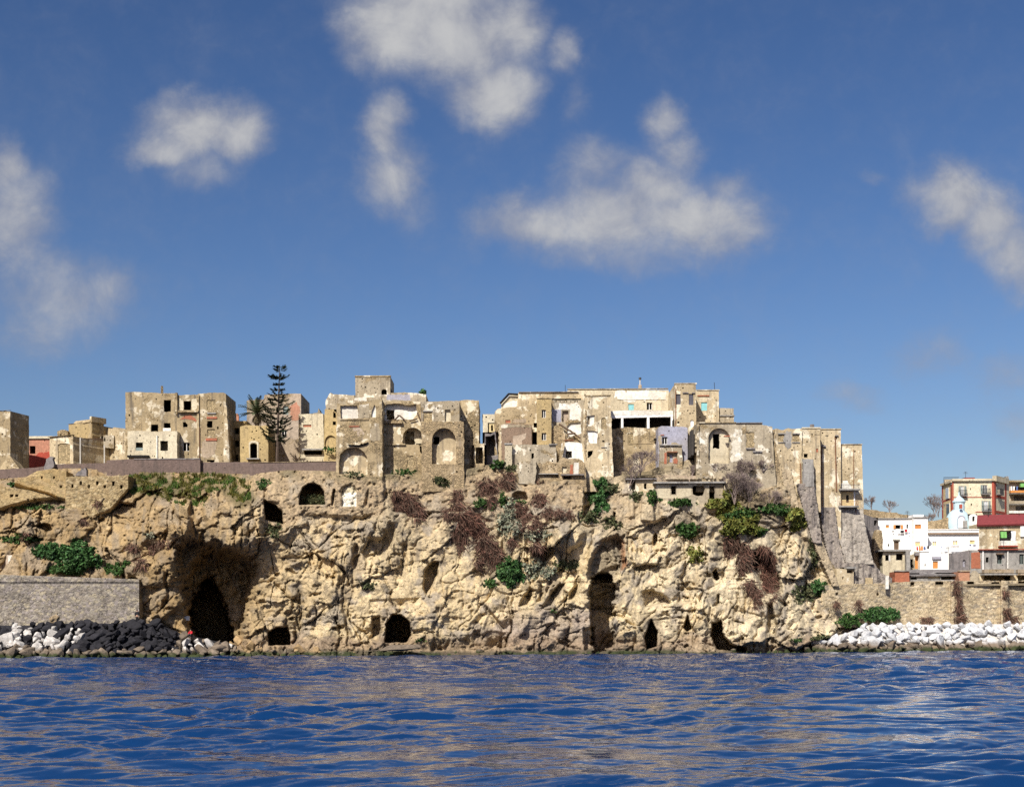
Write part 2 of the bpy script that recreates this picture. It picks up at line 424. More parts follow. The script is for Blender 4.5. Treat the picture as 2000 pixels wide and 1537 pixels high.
# ------------------------------------------------------------------ cliff
TOPX = [-200, 0, 70, 95, 200, 250, 390, 490, 560, 655, 662, 747, 753, 830, 905, 945, 985, 1010, 1050, 1140, 1165, 1192, 1262, 1285, 1340, 1440, 1500, 1545, 1572, 1600, 1640, 1720, 1760]
TOPY = [935, 935, 930, 914, 915, 921, 923, 926, 918, 920, 929, 931, 926, 926, 918, 909, 904, 924, 929, 925, 934, 921, 921, 912, 898, 900, 915, 945, 985, 1062, 1122, 1140, 1144]
BOT = 1294.0


def topy(px): return np.interp(px, TOPX, TOPY)


CP = [(-200, 1290, 0), (0, 1290, .5), (270, 1285, 1), (400, 1282, 1), (550, 1282, 0), (700, 1280, 0), (850, 1280, 0), (1000, 1280, .5), (1150, 1280, 1), (1300, 1278, 1.5), (1400, 1275, 2), (1500, 1275, 4), (1560, 1272, 5.5), (1620, 1270, 9), (1720, 1268, 15),
      (-200, 1120, 3.5), (0, 1120, 3.5), (130, 1120, 3.5), (270, 1130, 2.5), (320, 1090, 2.5), (430, 1060, 2.5), (520, 1120, 2.2), (620, 1140, 1.5), (700, 1120, 2.2), (850, 1130, 2.2), (1000, 1120, 3), (1150, 1150, 3), (1250, 1120, 4), (1400, 1120, 5), (1500, 1140, 6), (1570, 1140, 8.5), (1640, 1170, 12), (1720, 1160, 17),
      (0, 1030, 8), (-200, 1030, 8), (150, 1030, 7.5), (270, 1010, 6), (350, 1010, 3.5), (450, 990, 3.2), (560, 1010, 3.6), (650, 1010, 3.4), (720, 1000, 2.7), (800, 1010, 4), (950, 1030, 4.5), (1100, 1020, 5), (1220, 1030, 6), (1330, 1030, 6.5), (1450, 1040, 7.5), (1540, 1040, 9), (1600, 1090, 11), (1640, 1120, 12),
      (-200, 950, 12), (0, 950, 12), (100, 940, 12), (200, 940, 11.5), (300, 930, 12.2), (400, 930, 11.8), (470, 935, 8.8), (520, 935, 6.6), (600, 930, 6), (660, 935, 4.2), (720, 935, 4.0), (800, 935, 6), (900, 930, 6), (1000, 935, 7), (1100, 935, 8.6), (1200, 935, 10.5), (1240, 965, 8.5), (1350, 985, 7.2), (1350, 920, 10.5), (1450, 930, 10), (1450, 980, 8.3), (1540, 960, 9.6), (1580, 1000, 10.3)]
_c = np.array(CP, float); _S = 100.0


def _tps(r2): return .5 * r2 * np.log(r2 + 1e-6)


def _fit():
    n = len(_c); q = _c[:, :2] / _S
    K = _tps(((q[:, None] - q[None]) ** 2).sum(-1)) + .02 * np.eye(n); Q = np.concatenate([np.ones((n, 1)), q], 1)
    A = np.block([[K, Q], [Q.T, np.zeros((3, 3))]])
    return np.linalg.solve(A, np.concatenate([_c[:, 2], np.zeros(3)]))


_wt = _fit()


def base_depth(px, py):
    q = np.stack([px, py], -1) / _S; r = _wt[-3] + q @ _wt[-2:]
    for k in range(len(_c)):
        r = r + _wt[k] * _tps(((q - _c[k, :2] / _S) ** 2).sum(-1))
    return r


# hollows (+) and bosses (-): outline, depth in metres, softness in px, roughness of the rim
FEAT = [
    ([(346, 1070), (372, 1055), (425, 1066), (470, 1080), (500, 1088), (490, 1130), (480, 1180), (474, 1225), (456, 1262), (375, 1258), (368, 1200), (352, 1120)], 7, 9, 9),
    ([(362, 1150), (376, 1105), (412, 1076), (460, 1084), (502, 1104), (490, 1160), (480, 1215), (464, 1262), (372, 1262)], 6.5, 13, 9),
    ([(372, 968), (386, 975), (402, 1010), (408, 1050), (392, 1062), (378, 1050), (370, 1010)], 2.0, 5, 4),
    ([(474, 1195), (482, 1190), (484, 1240), (474, 1245)], -1.2, 3, 2),
    ([(372, 1196), (379, 1166), (392, 1146), (404, 1128), (413, 1130), (424, 1150), (437, 1176), (444, 1208), (454, 1250), (426, 1257), (391, 1250), (377, 1228)], 19, 6, 13),
    ([(400, 1010), (440, 985), (490, 985), (515, 1000), (512, 1050), (490, 1072), (440, 1068), (405, 1050)], -2.0, 10, 8),
    ([(318, 990), (345, 985), (372, 1010), (366, 1045), (330, 1050), (318, 1020)], -1.6, 6, 3),
    ([(275, 1100), (330, 1085), (345, 1130), (335, 1142), (275, 1148)], -1.5, 7, 5),
    ([(296, 1165), (318, 1150), (345, 1160), (350, 1185), (330, 1200), (316, 1215), (300, 1210)], -1.2, 6, 4),
    ([(524, 1235), (540, 1226), (560, 1225), (566, 1240), (566, 1258), (526, 1259)], 12, 2, 1.5),
    ([(516, 978), (537, 987), (550, 1000), (553, 1023), (537, 1019), (519, 1014)], 12, 2, 1.5),
    ([(516, 955), (522, 955), (520, 978), (545, 982), (552, 1000), (540, 990), (516, 985)], .8, 3, 1),
    ([(585, 985), (586, 966), (592, 952), (603, 945), (613, 944), (624, 949), (632, 960), (635, 985)], 7, 1.5, .6),
    ([(647, 985), (649, 965), (652, 955), (655, 956), (653, 975), (650, 988)], 1.6, 1.5, .6),
    ([(712, 985), (716, 962), (720, 955), (720, 975), (716, 990)], .9, 2, .8),
    ([(667, 989), (667, 956), (672, 949), (682, 946), (692, 949), (697, 956), (697.5, 989)], .75, 1.2, .2),
    ([(749, 905), (1140, 905), (1140, 930), (800, 1000), (752, 1000)], .8, 3, 2),
    ([(690, 1068), (697, 1062), (704, 1075), (700, 1098), (692, 1110), (688, 1095)], 1.8, 4, 2),
    ([(712, 1060), (722, 1051), (748, 1050), (762, 1022), (770, 1024), (766, 1060), (748, 1085), (715, 1093), (707, 1080)], 1.9, 5, 3),
    ([(715, 1022), (760, 1000), (775, 1018), (760, 1045), (735, 1056), (715, 1048)], -1.2, 6, 4),
    ([(780, 1085), (795, 1078), (790, 1130), (775, 1150), (772, 1120)], .9, 7, 3),
    ([(830, 1112), (845, 1097), (856, 1098), (855, 1120), (846, 1140), (833, 1160), (827, 1150)], 4, 3, 2),
    ([(755, 1219), (766, 1200), (782, 1201), (799, 1213), (803, 1241), (793, 1254), (752, 1253)], 16, 2, 2.5),
    ([(727, 1205), (741, 1203), (744, 1230), (740, 1252), (727, 1250)], 2.6, 3, 1.5),
    ([(722, 1172), (830, 1168), (832, 1182), (722, 1188)], .5, 3, 2),
    ([(1152, 1150), (1158, 1128), (1176, 1116), (1192, 1124), (1204, 1148), (1196, 1182), (1200, 1225), (1198, 1264), (1160, 1278), (1153, 1240), (1151, 1190)], 10, 2.5, 9),
    ([(1160, 1080), (1180, 1055), (1205, 1045), (1217, 1065), (1215, 1100), (1203, 1130), (1150, 1132), (1152, 1105)], 3.6, 6, 4),
    ([(1140, 1230), (1160, 1225), (1156, 1270), (1143, 1270)], 2.5, 4, 3),
    ([(1272, 1210), (1284, 1235), (1282, 1262), (1264, 1267), (1259, 1245)], 10, 2, 1.5),
    ([(1335, 1225), (1343, 1202), (1351, 1228), (1342, 1233)], 6, 2, 1),
    ([(1392, 1218), (1408, 1212), (1410, 1235), (1425, 1258), (1458, 1266), (1455, 1272), (1400, 1268), (1389, 1240)], 10, 2.5, 3),
    ([(1275, 1065), (1276, 1048), (1280, 1041), (1284, 1046), (1284, 1056), (1279, 1066)], 2.5, 1.5, .6),
    ([(1392, 1117), (1398, 1111), (1404, 1130), (1400, 1133), (1394, 1128)], 4, 1.5, .8),
    ([(1382, 1120), (1388, 1120), (1387, 1127), (1382, 1127)], 2, 1.5, .5),
    ([(1401, 1162), (1405, 1160), (1404, 1178), (1401, 1177)], 2, 1.5, .6),
    ([(1472, 1080), (1485, 1075), (1500, 1085), (1520, 1120), (1527, 1155), (1495, 1165), (1485, 1140), (1472, 1110)], 2.8, 6, 3),
    ([(1472, 1080), (1482, 1078), (1483, 1105), (1474, 1115), (1470, 1100)], 2.5, 2, 1.5),
    ([(1500, 1180), (1507, 1178), (1517, 1220), (1514, 1240), (1500, 1235)], 3.0, 3, 2),
    ([(1520, 1172), (1530, 1172), (1538, 1182), (1534, 1186)], 1.5, 2, 1),
    ([(1142, 925), (1150, 928), (1170, 958), (1150, 1000), (1138, 1012), (1141, 960)], 4.2, 2.5, 1.5),
    ([(1000, 976), (1001, 967), (1007, 961), (1016, 959), (1026, 963), (1031, 972), (1030, 977)], 2.0, 1.5, .5),
    ([(1014, 1184), (1022, 1165), (1036, 1148), (1044, 1152), (1036, 1170), (1030, 1181)], 2.4, 3, 2),
    ([(1048, 1175), (1056, 1158), (1062, 1158), (1058, 1175)], 1.4, 3, 2),
    ([(1058, 1188), (1072, 1165), (1090, 1143), (1102, 1140), (1092, 1160), (1076, 1182)], 2.4, 3, 2),
    ([(1100, 1175), (1118, 1150), (1130, 1126), (1134, 1140), (1122, 1165), (1108, 1178)], 2.0, 3, 2),
    ([(1085, 1045), (1105, 1030), (1130, 1025), (1142, 1042), (1130, 1062), (1108, 1078), (1085, 1068)], -2.4, 9, 3),
    ([(1254, 1155), (1275, 1152), (1300, 1165), (1309, 1180), (1285, 1178), (1262, 1184)], 2.2, 3, 3),
    ([(1236, 1109), (1258, 1102), (1284, 1104), (1276, 1110), (1245, 1114)], 1.6, 2, 1),
    ([(1215, 1085), (1240, 1080), (1290, 1100), (1240, 1104), (1222, 1100)], -1.0, 6, 3),
    ([(1198, 1015), (1202, 1015), (1202, 1001), (1198, 1000)], 1.5, 1, .3),
    ([(936, 1178), (945, 1178), (985, 1225), (982, 1232)], 1.2, 2, 1),
    ([(64, 1028), (86, 1022), (98, 1024), (102, 1034), (92, 1040), (80, 1032)], 2.5, 2, 1.5),
    ([(1228, 962), (1236, 958), (1240, 1008), (1230, 1010)], -.7, 2, 1),
    ([(1253, 965), (1276, 968), (1278, 1018), (1252, 1016)], -1.2, 2, 2),
    ([(1392, 1010), (1430, 1000), (1470, 1010), (1500, 1040), (1520, 1090), (1470, 1075), (1410, 1050)], -.9, 12, 4),
    ([(1430, 1230), (1470, 1215), (1500, 1245), (1540, 1262), (1440, 1262)], -1.3, 10, 5),
    ([(800, 1195), (900, 1180), (950, 1230), (900, 1262), (810, 1258)], -.8, 16, 5),
    ([(1222, 1140), (1250, 1150), (1262, 1210), (1240, 1240), (1210, 1230), (1208, 1160)], -1.0, 10, 4),
    ([(1455, 941), (1462, 927), (1475, 921), (1490, 926), (1497, 933), (1480, 936), (1468, 941)], 3.0, 1.5, .6),
]
UPPER_CLEFT = [(1160, 1080), (1180, 1055), (1205, 1045), (1217, 1065), (1215, 1100), (1203, 1130), (1150, 1132), (1152, 1105)]
CLEAR = [([(1282, 938), (1412, 938), (1414, 975), (1282, 972)], 11.8), ([(1228, 934), (1280, 934), (1280, 957), (1228, 957)], 12.5), ([(1048, 892), (1143, 890), (1143, 934), (1048, 934)], 12), 
         ([(1013, 890), (1046, 890), (1044, 931), (1013, 931)], 8.2), ([(988, 860), (1087, 860), (1087, 902), (988, 902)], 12.5), ([(1195, 900), (1275, 900), (1275, 928), (1195, 930)], 14), ([(1288, 890), (1334, 890), (1334, 908), (1288, 908)], 11.6),
         ([(1364, 890), (1505, 890), (1505, 912), (1364, 906)], 10.5), ([(1546, 890), (1592, 890), (1592, 946), (1546, 946)], 9.9), ([(1604, 985), (1688, 985), (1704, 1098), (1645, 1128)], 13.6), ([(824, 905), (905, 905), (905, 915), (824, 922)], 7.2), ([(749, 905), (824, 905), (824, 925), (749, 925)], 9)]
ZONES = {   # ruined masonry that grows out of the rock: outline, label
    'm1': ([(500, 900), (748, 900), (751, 1003), (700, 1012), (640, 1006), (600, 1004), (556, 1032), (515, 1030), (505, 975), (498, 940)], 'ruined rubble wall with dark arch and small white niche beneath the mauve parapet'),
    'm2': ([(749, 900), (1142, 900), (1142, 1000), (1100, 992), (1060, 980), (1000, 1010), (930, 985), (850, 1002), (760, 992)], 'long rubble retaining wall hung with brown brush under the middle ruins'),
    'm3': ([(1165, 958), (1292, 972), (1292, 1015), (1240, 1028), (1180, 1012)], 'pale broken rubble wall with two upright stumps below the flat-roofed hut'),
    'm4': ([(1412, 900), (1545, 920), (1572, 985), (1555, 1000), (1500, 985), (1420, 962)], 'rubble vault wall with dark arch behind the bare lilac-grey trees'),
    'm5': ([(1560, 1040), (1590, 1060), (1640, 1118), (1650, 1140), (1590, 1105), (1568, 1070)], 'narrow rubble footing wall at the foot of the tall stained buttresses'),
}
STEP = 1.7
GX = np.arange(-170, 1745, STEP); NR = 232


def cliff_grid():
    T = np.linspace(0, 1, NR)[:, None]; top = topy(GX)[None]
    PY = BOT + (top - BOT) * T; PX = np.broadcast_to(GX[None], PY.shape).copy()
    wx = PX + 5 * fbm(PX / 60, PY / 60, 3, 91); wy = PY + 5 * fbm(PX / 60 + 40, PY / 60, 3, 95)
    d = base_depth(PX, PY)
    mas = np.zeros_like(PX)
    for k, (poly, lab) in ZONES.items():
        mas = np.maximum(mas, sstep(sdf(wx, wy, poly), 5, -5))
    sm = np.clip(1.15 - np.maximum(0, 1 - np.hypot((PX - 830) / 200, (PY - 1130) / 120)) * .75 - np.maximum(0, 1 - np.hypot((PX - 1230) / 80, (PY - 1170) / 90)) * .5, .4, 1.15)
    rough = (1 - .86 * mas) * sm * np.where(PX < 660, 1.08, 1.0)
    X, Z = PX / 14.5, -PY / 14.5
    wX = X + 1.0 * fbm(X / 5, Z / 5, 3, 21); wZ = Z + 1.0 * fbm(X / 5 + 9, Z / 5, 3, 25)
    wX = wX + .38 * fbm(X / 1.7, Z / 1.7, 3, 23); wZ = wZ + .38 * fbm(X / 1.7 + 4, Z / 1.7, 3, 27)
    rX, rZ = wX * .82 + wZ * .57, -wX * .57 + wZ * .82               # joints dip to the east
    big, e1, c1 = facets(rX / 7.5, rZ / 4.6, 1, .95, .55)
    mid, e2, c2 = facets(rX / 2.9 + 3, rZ / 1.9, 2, .85, .5)
    sml, e3, c3 = facets(rX / 1.0, rZ / .75 + 5, 3, .8, .5)
    tny, e4, c4 = facets(rX / .42, rZ / .34 + 5, 9, .7, .5)
    blk = sstep(fbm(X / 7, Z / 7, 3, 60), -.25, .3)                     # where the rock is broken rather than weathered smooth
    n = 1.7 * fbm(X / 10, Z / 10, 4, 1) + 1.45 * big * (.35 + .8 * blk) + .60 * mid * (.10 + .95 * blk) + .34 * sml * (.35 + .75 * blk) + .10 * tny * (.5 + .5 * blk)
    n += -.40 * fbm(wX / 5, wZ / 3.4, 3, 31, ridged=True) + .11 * fbm(X / .9, Z / .9, 3, 51) + .55 * fbm(wX / 2.6, wZ / 13, 3, 33)
    crk = sstep(.075 - e1, 0, .05) * sstep(fbm(X / 5, Z / 5, 2, 73), -.25, .1) * .5 + sstep(.08 - e2, 0, .06) * sstep(fbm(X / 3, Z / 3, 2, 75), .0, .25) * .5
    n += .22 * sstep(fbm(X / 9, Z / .55 + .8 * fbm(X / 6, Z / 6, 2, 175), 3, 177), .12, .30) * sstep(fbm(X / 7, Z / 5, 2, 179), .0, .25)
    fis = np.abs(fbm(wX / 2.3 + 11, wZ / 15, 3, 181)); n += .75 * sstep(.10 - fis, 0, .09) * sstep(fbm(X / 6, Z / 9, 2, 185), -.05, .2)
    n += crk + .45 * sstep(fbm(X / .75, Z / .6, 3, 77), .30, .42) * sstep(fbm(X / 4 + 8, Z / 4, 3, 79), -.05, .2)
    n += .8 * sstep(fbm(wX / 2.6 + 30, wZ / 1.5, 3, 37), .36, .46)       # weathered hollows
    edge = sstep(topy(PX) + 22 - PY, 0, -14)
    d = d + n * rough * (.35 + .65 * edge)
    # masonry: courses of rubble
    rs, re, rc = facets(X / .42, Z / .30, 7, .12, .22)
    d += mas * (.22 * rs + .10 * sstep(.16 - re, 0, .16) + .5 * fbm(X / 2.2, Z / 2.2, 4, 81) + .4 * sstep(fbm(X / .8, Z / .8, 3, 84), .22, .4) + .3 * mid * sstep(fbm(X / 3, Z / 3, 2, 86), -.1, .2))
    for poly, val in CLEAR:
        wv_ = sstep(sdf(PX, PY, poly), 2, -2); d = d * (1 - wv_) + np.maximum(d, val) * wv_
    jx = PX + 4 * fbm(PX / 13, PY / 13, 4, 61); jy = PY + 4 * fbm(PX / 13 + 50, PY / 13, 4, 66)
    for poly, dep, soft, rim in FEAT:
        q = np.asarray(poly, float); m = soft + rim + 6
        b = (PX > q[:, 0].min() - m) & (PX < q[:, 0].max() + m) & (PY > q[:, 1].min() - m) & (PY < q[:, 1].max() + m)
        if not b.any(): continue
        k = rim / 4
        ax = PX[b] + (jx[b] - PX[b]) * k; ay = PY[b] + (jy[b] - PY[b]) * k
        d[b] += dep * sstep(sdf(ax, ay, poly), soft, -soft)
    foot = sstep(PY, 1268, 1282)
    d = d * (1 - foot) + (np.minimum(d, base_depth(PX, PY)) - 1.2 - .5 * big * rough) * foot
    # the rock's own colour, plus shade painted in at the west end and cleft
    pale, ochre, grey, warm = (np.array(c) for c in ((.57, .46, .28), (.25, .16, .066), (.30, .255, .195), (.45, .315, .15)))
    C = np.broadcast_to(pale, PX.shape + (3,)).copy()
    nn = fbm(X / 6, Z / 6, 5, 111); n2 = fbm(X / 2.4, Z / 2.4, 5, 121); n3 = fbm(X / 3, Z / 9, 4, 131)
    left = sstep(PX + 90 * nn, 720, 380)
    C = lerp3(C, ochre, .85 * left)  # western rock: its own ochre, darkened further for its dimmer light
    C = lerp3(C, (.66, .54, .34), .6 * sstep(np.hypot((PX - 840) / 190, (PY - 1140) / 120) + .5 * nn, 1.1, .5)); C = lerp3(C, (.62, .53, .37), .5 * sstep(PX + 80 * nn, 1180, 1330))
    C = lerp3(C, (.40, .29, .145), .35 * sstep(PX + 60 * nn, 1250, 900) * (1 - left))
    C = lerp3(C, warm, .5 * sstep(nn, .05, .4))
    C = lerp3(C, (.335, .275, .195), .6 * sstep(PY + 60 * nn, 1100, 985) * (1 - .85 * left))
    C = lerp3(C, grey, .9 * sstep(n2 + .6 * n3, .02, .34) * (1 - .5 * left))
    C = lerp3(C, (.23, .18, .125), .6 * sstep(fbm(X / 4.5 + 70, Z / 6, 5, 171), .12, .36))
    bed = fbm(X / 9, Z / .55 + .8 * fbm(X / 6, Z / 6, 2, 175), 3, 177); C = lerp3(C, (.30, .23, .14), .5 * sstep(bed, .18, .36) * sstep(fbm(X / 7, Z / 5, 2, 179), .0, .25))
    C = lerp3(C, (.15, .12, .085), .55 * sstep(fbm(X / 1.6 + 9, Z / 3.5, 4, 141), .22, .42))
    C = lerp3(C, (.36, .29, .23), .75 * sstep(PY + 30 * nn, 1160, 1215) * sstep(PX + 40 * n2, 930, 1020) * (1 - sstep(PX, 1150, 1200)))
    C = lerp3(C, (.36, .31, .24), .6 * sstep(n3 + .5 * nn, .1, .4) * sstep(PX, 1380, 1520))
    C = lerp3(C, (.60, .49, .31), .5 * sstep(-n2 + .4 * nn, .15, .5) * (1 - .7 * left))
    tone = (c2 % 97) / 97.0
    C = C * (.86 + .28 * tone)[..., None]
    C = lerp3(C, (.19, .15, .10), .6 * sstep(fbm(X / .8, Z / 1.1, 4, 151), .22, .4) * sstep(fbm(X / 4, Z / 4, 3, 155), -.2, .2))
    C = lerp3(C, (.20, .165, .12), .55 * sstep(fbm(X / .9, Z / 7, 4, 161), .18, .4) * sstep(PY, 1210, 1000))
    # masonry colours
    mc = np.where((rc % 3 == 0)[..., None], np.array((.40, .30, .18)), np.where((rc % 3 == 1)[..., None], np.array((.33, .25, .155)), np.array((.27, .20, .125))))
    mc = lerp3(mc, (.30, .255, .19), .7 * sstep(n2, .0, .4))
    mc = lerp3(mc, (.50, .42, .28), .8 * sstep(PX, 1100, 1300) * sstep(n3, -.3, .3))
    C = lerp3(C, mc, .85 * mas)
    # earth and dry grass on the ledges at the head of the slope
    gr = sstep(sdf(jx, jy, [(255, 905), (395, 905), (480, 925), (500, 975), (470, 995), (420, 950), (380, 965), (330, 975), (262, 965)]), 8, -8)
    C = lerp3(C, (.12, .10, .045), .9 * gr * sstep(nn, -.5, .1))
    led = sstep(PY, topy(PX) + 26, topy(PX) + 4) * sstep(PX, 480, 520) * sstep(n2, -.4, .2)
    C = lerp3(C, (.15, .12, .06), .7 * led)
    veg = sstep(sdf(jx, jy, [(1400, 985), (1470, 955), (1560, 985), (1575, 1030), (1500, 1010), (1440, 1030), (1400, 1015)]), 8, -8)
    C = lerp3(C, (.13, .10, .055), .75 * veg)
    # white plaster left in the small niche
    wn = sstep(sdf(PX, PY, [(668.5, 989), (668.5, 962), (696, 962), (696.5, 989)]), .8, -.8)
    C = lerp3(C, (.78, .74, .62), wn * .95)
    wn = sstep(sdf(PX, PY, [(668.5, 962), (669, 954), (682, 948), (695, 954), (696, 962)]), .8, -.8)
    C = lerp3(C, (.50, .44, .30), wn * .9)
    # rust streak beside the cleft
    rs_ = sstep(sdf(jx, jy, [(1208, 1050), (1218, 1060), (1226, 1105), (1214, 1115), (1212, 1085)]), 4, -4)
    C = lerp3(C, (.34, .15, .06), .75 * rs_)
    C = lerp3(C, (.20, .17, .12), .75 * sstep(sdf(jx, jy, UPPER_CLEFT), 4, -6) * sstep(nn, -.4, .1))  # shade of the overhung hollow painted into the rock colour
    # tide stain and weed
    C = lerp3(C, (.235, .165, .105), .72 * sstep(PY + 16 * nn + 6 * n2, 1232, 1256))
    C = lerp3(C, (.07, .06, .04), .8 * sstep(PY + 8 * n2, 1266, 1272))
    C = lerp3(C, (.030, .045, .014), .85 * sstep(PY + 5 * n2, 1270, 1274) * sstep(nn, -.3, .1))
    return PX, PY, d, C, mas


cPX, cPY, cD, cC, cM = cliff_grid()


def cdepth(px, py):
    px = np.asarray(px, float); py = np.asarray(py, float)
    i = np.clip(np.round((px - GX[0]) / STEP).astype(int), 0, len(GX) - 1)
    t = (BOT - py) / (BOT - topy(px)); j = np.clip(np.round(t * (NR - 1)).astype(int), 0, NR - 1)
    return cD[j, i]


def rock_mat(name):
    m, b, p = new_mat(name)
    geo = b.new('ShaderNodeNewGeometry'); pos = geo.outputs['Position']
    at = b.new('ShaderNodeAttribute', attribute_name='Col'); am = b.new('ShaderNodeAttribute', attribute_name='mas')
    n = b.noise(pos, 2.4, 7, .68, .4); n2 = b.noise(pos, 9, 3, .7); n3 = b.noise(b.mapping(pos, (1, 1, .35)), .9, 5, .6, .5)
    k = b.math('MULTIPLY', b.ramp(n, .25, .75, .52, 1.40, False), b.ramp(n2, .25, .75, .8, 1.18, False))
    c = b.mix(1.0, at.outputs['Color'], k, 'MULTIPLY')
    c = b.mix(b.math('MULTIPLY', b.ramp(n3, .56, .74), .5), c, (.19, .155, .115))
    pit = b.math('MULTIPLY', b.ramp(b.voro(b.vmath('ADD', pos, b.mapping(b.noise(pos, 2, 3, out=1), (.4, .4, .4))), 1.6), .20, .08), b.ramp(b.noise(pos, .6, 3), .48, .62))
    c = b.mix(b.math('MULTIPLY', pit, .7), c, (.05, .042, .03))
    b.l.new(c, p.inputs['Base Color'])
    ck = b.voro(b.vmath('ADD', pos, b.mapping(b.noise(pos, 1.3, 4, out=1), (.9, .9, .9))), .85, 'DISTANCE_TO_EDGE'); ckm = b.math('MULTIPLY', b.ramp(ck, .05, .0), b.ramp(b.noise(pos, .5, 3), .45, .6))
    h = b.math('ADD', b.math('MULTIPLY', n, 1.0), b.math('MULTIPLY', n2, .35)); h = b.math('SUBTRACT', h, b.math('ADD', b.math('MULTIPLY', pit, .8), ckm))
    bump(b, p, h, .7, .2)
    return m


M['rock'] = rock_mat('tuff_rock')


def build_cliff():
    V = P(cPX.ravel(), cPY.ravel(), cD.ravel()); n, m = cPX.shape
    # the ground behind the edge, at the height of the edge
    offs = [.25, .6, 1.2, 2.2, 4, 7, 12, 20, 34, 55]
    top = V.reshape(n, m, 3)[-1]; ext = []
    for k, o in enumerate(offs):
        q = top.copy(); s = (top[:, 1] + o + D) / (top[:, 1] + D); q[:, 0] *= s; q[:, 1] += o
        q[:, 2] = top[:, 2] - .25 + .25 * perlin(q[:, 0] / 2, q[:, 1] / 2, 7) - .02 * o
        ext.append(q)
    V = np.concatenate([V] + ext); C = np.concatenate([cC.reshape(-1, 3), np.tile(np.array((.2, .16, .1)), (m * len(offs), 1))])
    MA = np.concatenate([cM.ravel(), np.zeros(m * len(offs))])
    N = n + len(offs); I = np.arange(N * m).reshape(N, m)
    F = np.stack([I[:-1, :-1], I[:-1, 1:], I[1:, 1:], I[1:, :-1]], -1).reshape(-1, 4)
    fx = cPX[:-1, :-1].ravel(); fy = cPY[:-1, :-1].ravel(); zone = np.zeros(len(F), int)
    wx = fx + 4 * fbm(fx / 15, fy / 15, 3, 91); wy = fy + 4 * fbm(fx / 15, fy / 15, 3, 95)
    for q, (k, (poly, lab)) in enumerate(ZONES.items()):
        zone[:len(fx)][(sdf(wx, wy, poly) < 0) & (zone[:len(fx)] == 0)] = q + 1
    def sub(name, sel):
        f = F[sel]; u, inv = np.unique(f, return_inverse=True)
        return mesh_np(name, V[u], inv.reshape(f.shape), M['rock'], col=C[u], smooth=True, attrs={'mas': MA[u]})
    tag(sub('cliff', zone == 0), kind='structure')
    for q, (k, (poly, lab)) in enumerate(ZONES.items()):
        o = sub('rubble_wall', zone == q + 1)
        cx, cy = np.mean(np.asarray(poly), 0); cy = max(p[1] for p in poly)
        recentre(o, P(cx, cy, float(cdepth(cx, cy)))); tag(o, lab, 'ruined wall')


build_cliff()


# ------------------------------------------------------------------ rough stone walls as relief
def stone_wall(name, label, cat, xs, pytop, pybot, yfun, cell, cols, seed, amp=.10, holes=(), step=1.3, ragged=0, thick=1.2, band=None, squash=1.5, mat='rock', kind=None, grow=None, blend=False):
    gx = np.arange(xs[0], xs[1] + .01, step); nr = int((np.max(pybot(gx) - pytop(gx))) / step) + 2
    T = np.linspace(0, 1, nr)[:, None]
    top = pytop(gx) + ragged * fbm(gx / 9, gx * 0, 3, seed); bot = pybot(gx)
    PY = bot + (top - bot) * T; PX = np.broadcast_to(gx[None], PY.shape).copy()
    d = np.broadcast_to(yfun(gx)[None], PY.shape).copy(); X, Z = PX / 14.5, -PY / 14.5
    r, e, c = facets(X / cell, Z / cell, seed, .10, .30, squash); nn = fbm(X / 3, Z / 3, 4, seed + 3); n2 = fbm(X / .9, Z / .9, 3, seed + 5)
    d += amp * r + amp * .8 * sstep(.14 - e, 0, .14) + .18 * nn + .05 * n2
    if grow is not None: d += grow(PX, PY)
    if blend: d += 3.4 * sstep(PY + 4 * nn, bot - 17, bot + 1)
    C = np.array(cols)[c % len(cols)] * (1 + .35 * nn[..., None])
    C = lerp3(C, np.array(cols[0]) * .5, .6 * sstep(.08 - e, 0, .08))
    for (x0, y0, x1, y1, dep) in holes:
        d += dep * sstep(sdf(PX + .8 * n2, PY + .8 * n2, [(x0, y0), (x1, y0), (x1, y1), (x0, y1)]), .9, -.9)
    if band is not None:
        b0, b1, bd, bc = band; w = sstep(PY, b0 - .8, b0 + .8) * (1 - sstep(PY, b1 - .8, b1 + .8)); d += bd * w; C = lerp3(C, bc, .8 * w)
    V = P(PX.ravel(), PY.ravel(), d.ravel()); n, m = PX.shape
    back = V.reshape(n, m, 3)[-1].copy(); back[:, 1] += thick; b2 = back.copy(); b2[:, 2] -= 3
    V = np.concatenate([V, back, b2]); C = np.concatenate([C.reshape(-1, 3), np.tile(np.array(cols[0]), (2 * m, 1))])
    I = np.arange((n + 2) * m).reshape(n + 2, m); F = np.stack([I[:-1, :-1], I[:-1, 1:], I[1:, 1:], I[1:, :-1]], -1).reshape(-1, 4)
    # ends
    V0 = len(V); ends = []
    for col in (0, m - 1):
        a = V[I[:n, col]]; bk = a.copy(); bk[:, 1] += thick; base = V0 + sum(len(q) for q in ends); ends.append(bk)
        k = np.arange(n - 1); F = np.concatenate([F, np.stack([I[k, col], I[k + 1, col], base + k + 1, base + k], -1)])
    V = np.concatenate([V] + ends); C = np.concatenate([C, np.tile(np.array(cols[0]), (2 * n, 1))])
    o = mesh_np(name, V, F, M[mat], col=np.clip(C, .01, .9), smooth=True, attrs={'mas': np.ones(len(V))})
    cx = (xs[0] + xs[1]) / 2; recentre(o, P(cx, float(pybot(np.array([cx]))[0]), float(yfun(np.array([cx]))[0])))
    return tag(o, label, cat, kind=kind)


def L(*pts):
    a = [p[0] for p in pts]; c = [p[1] for p in pts]
    return lambda x: np.interp(x, a, c)


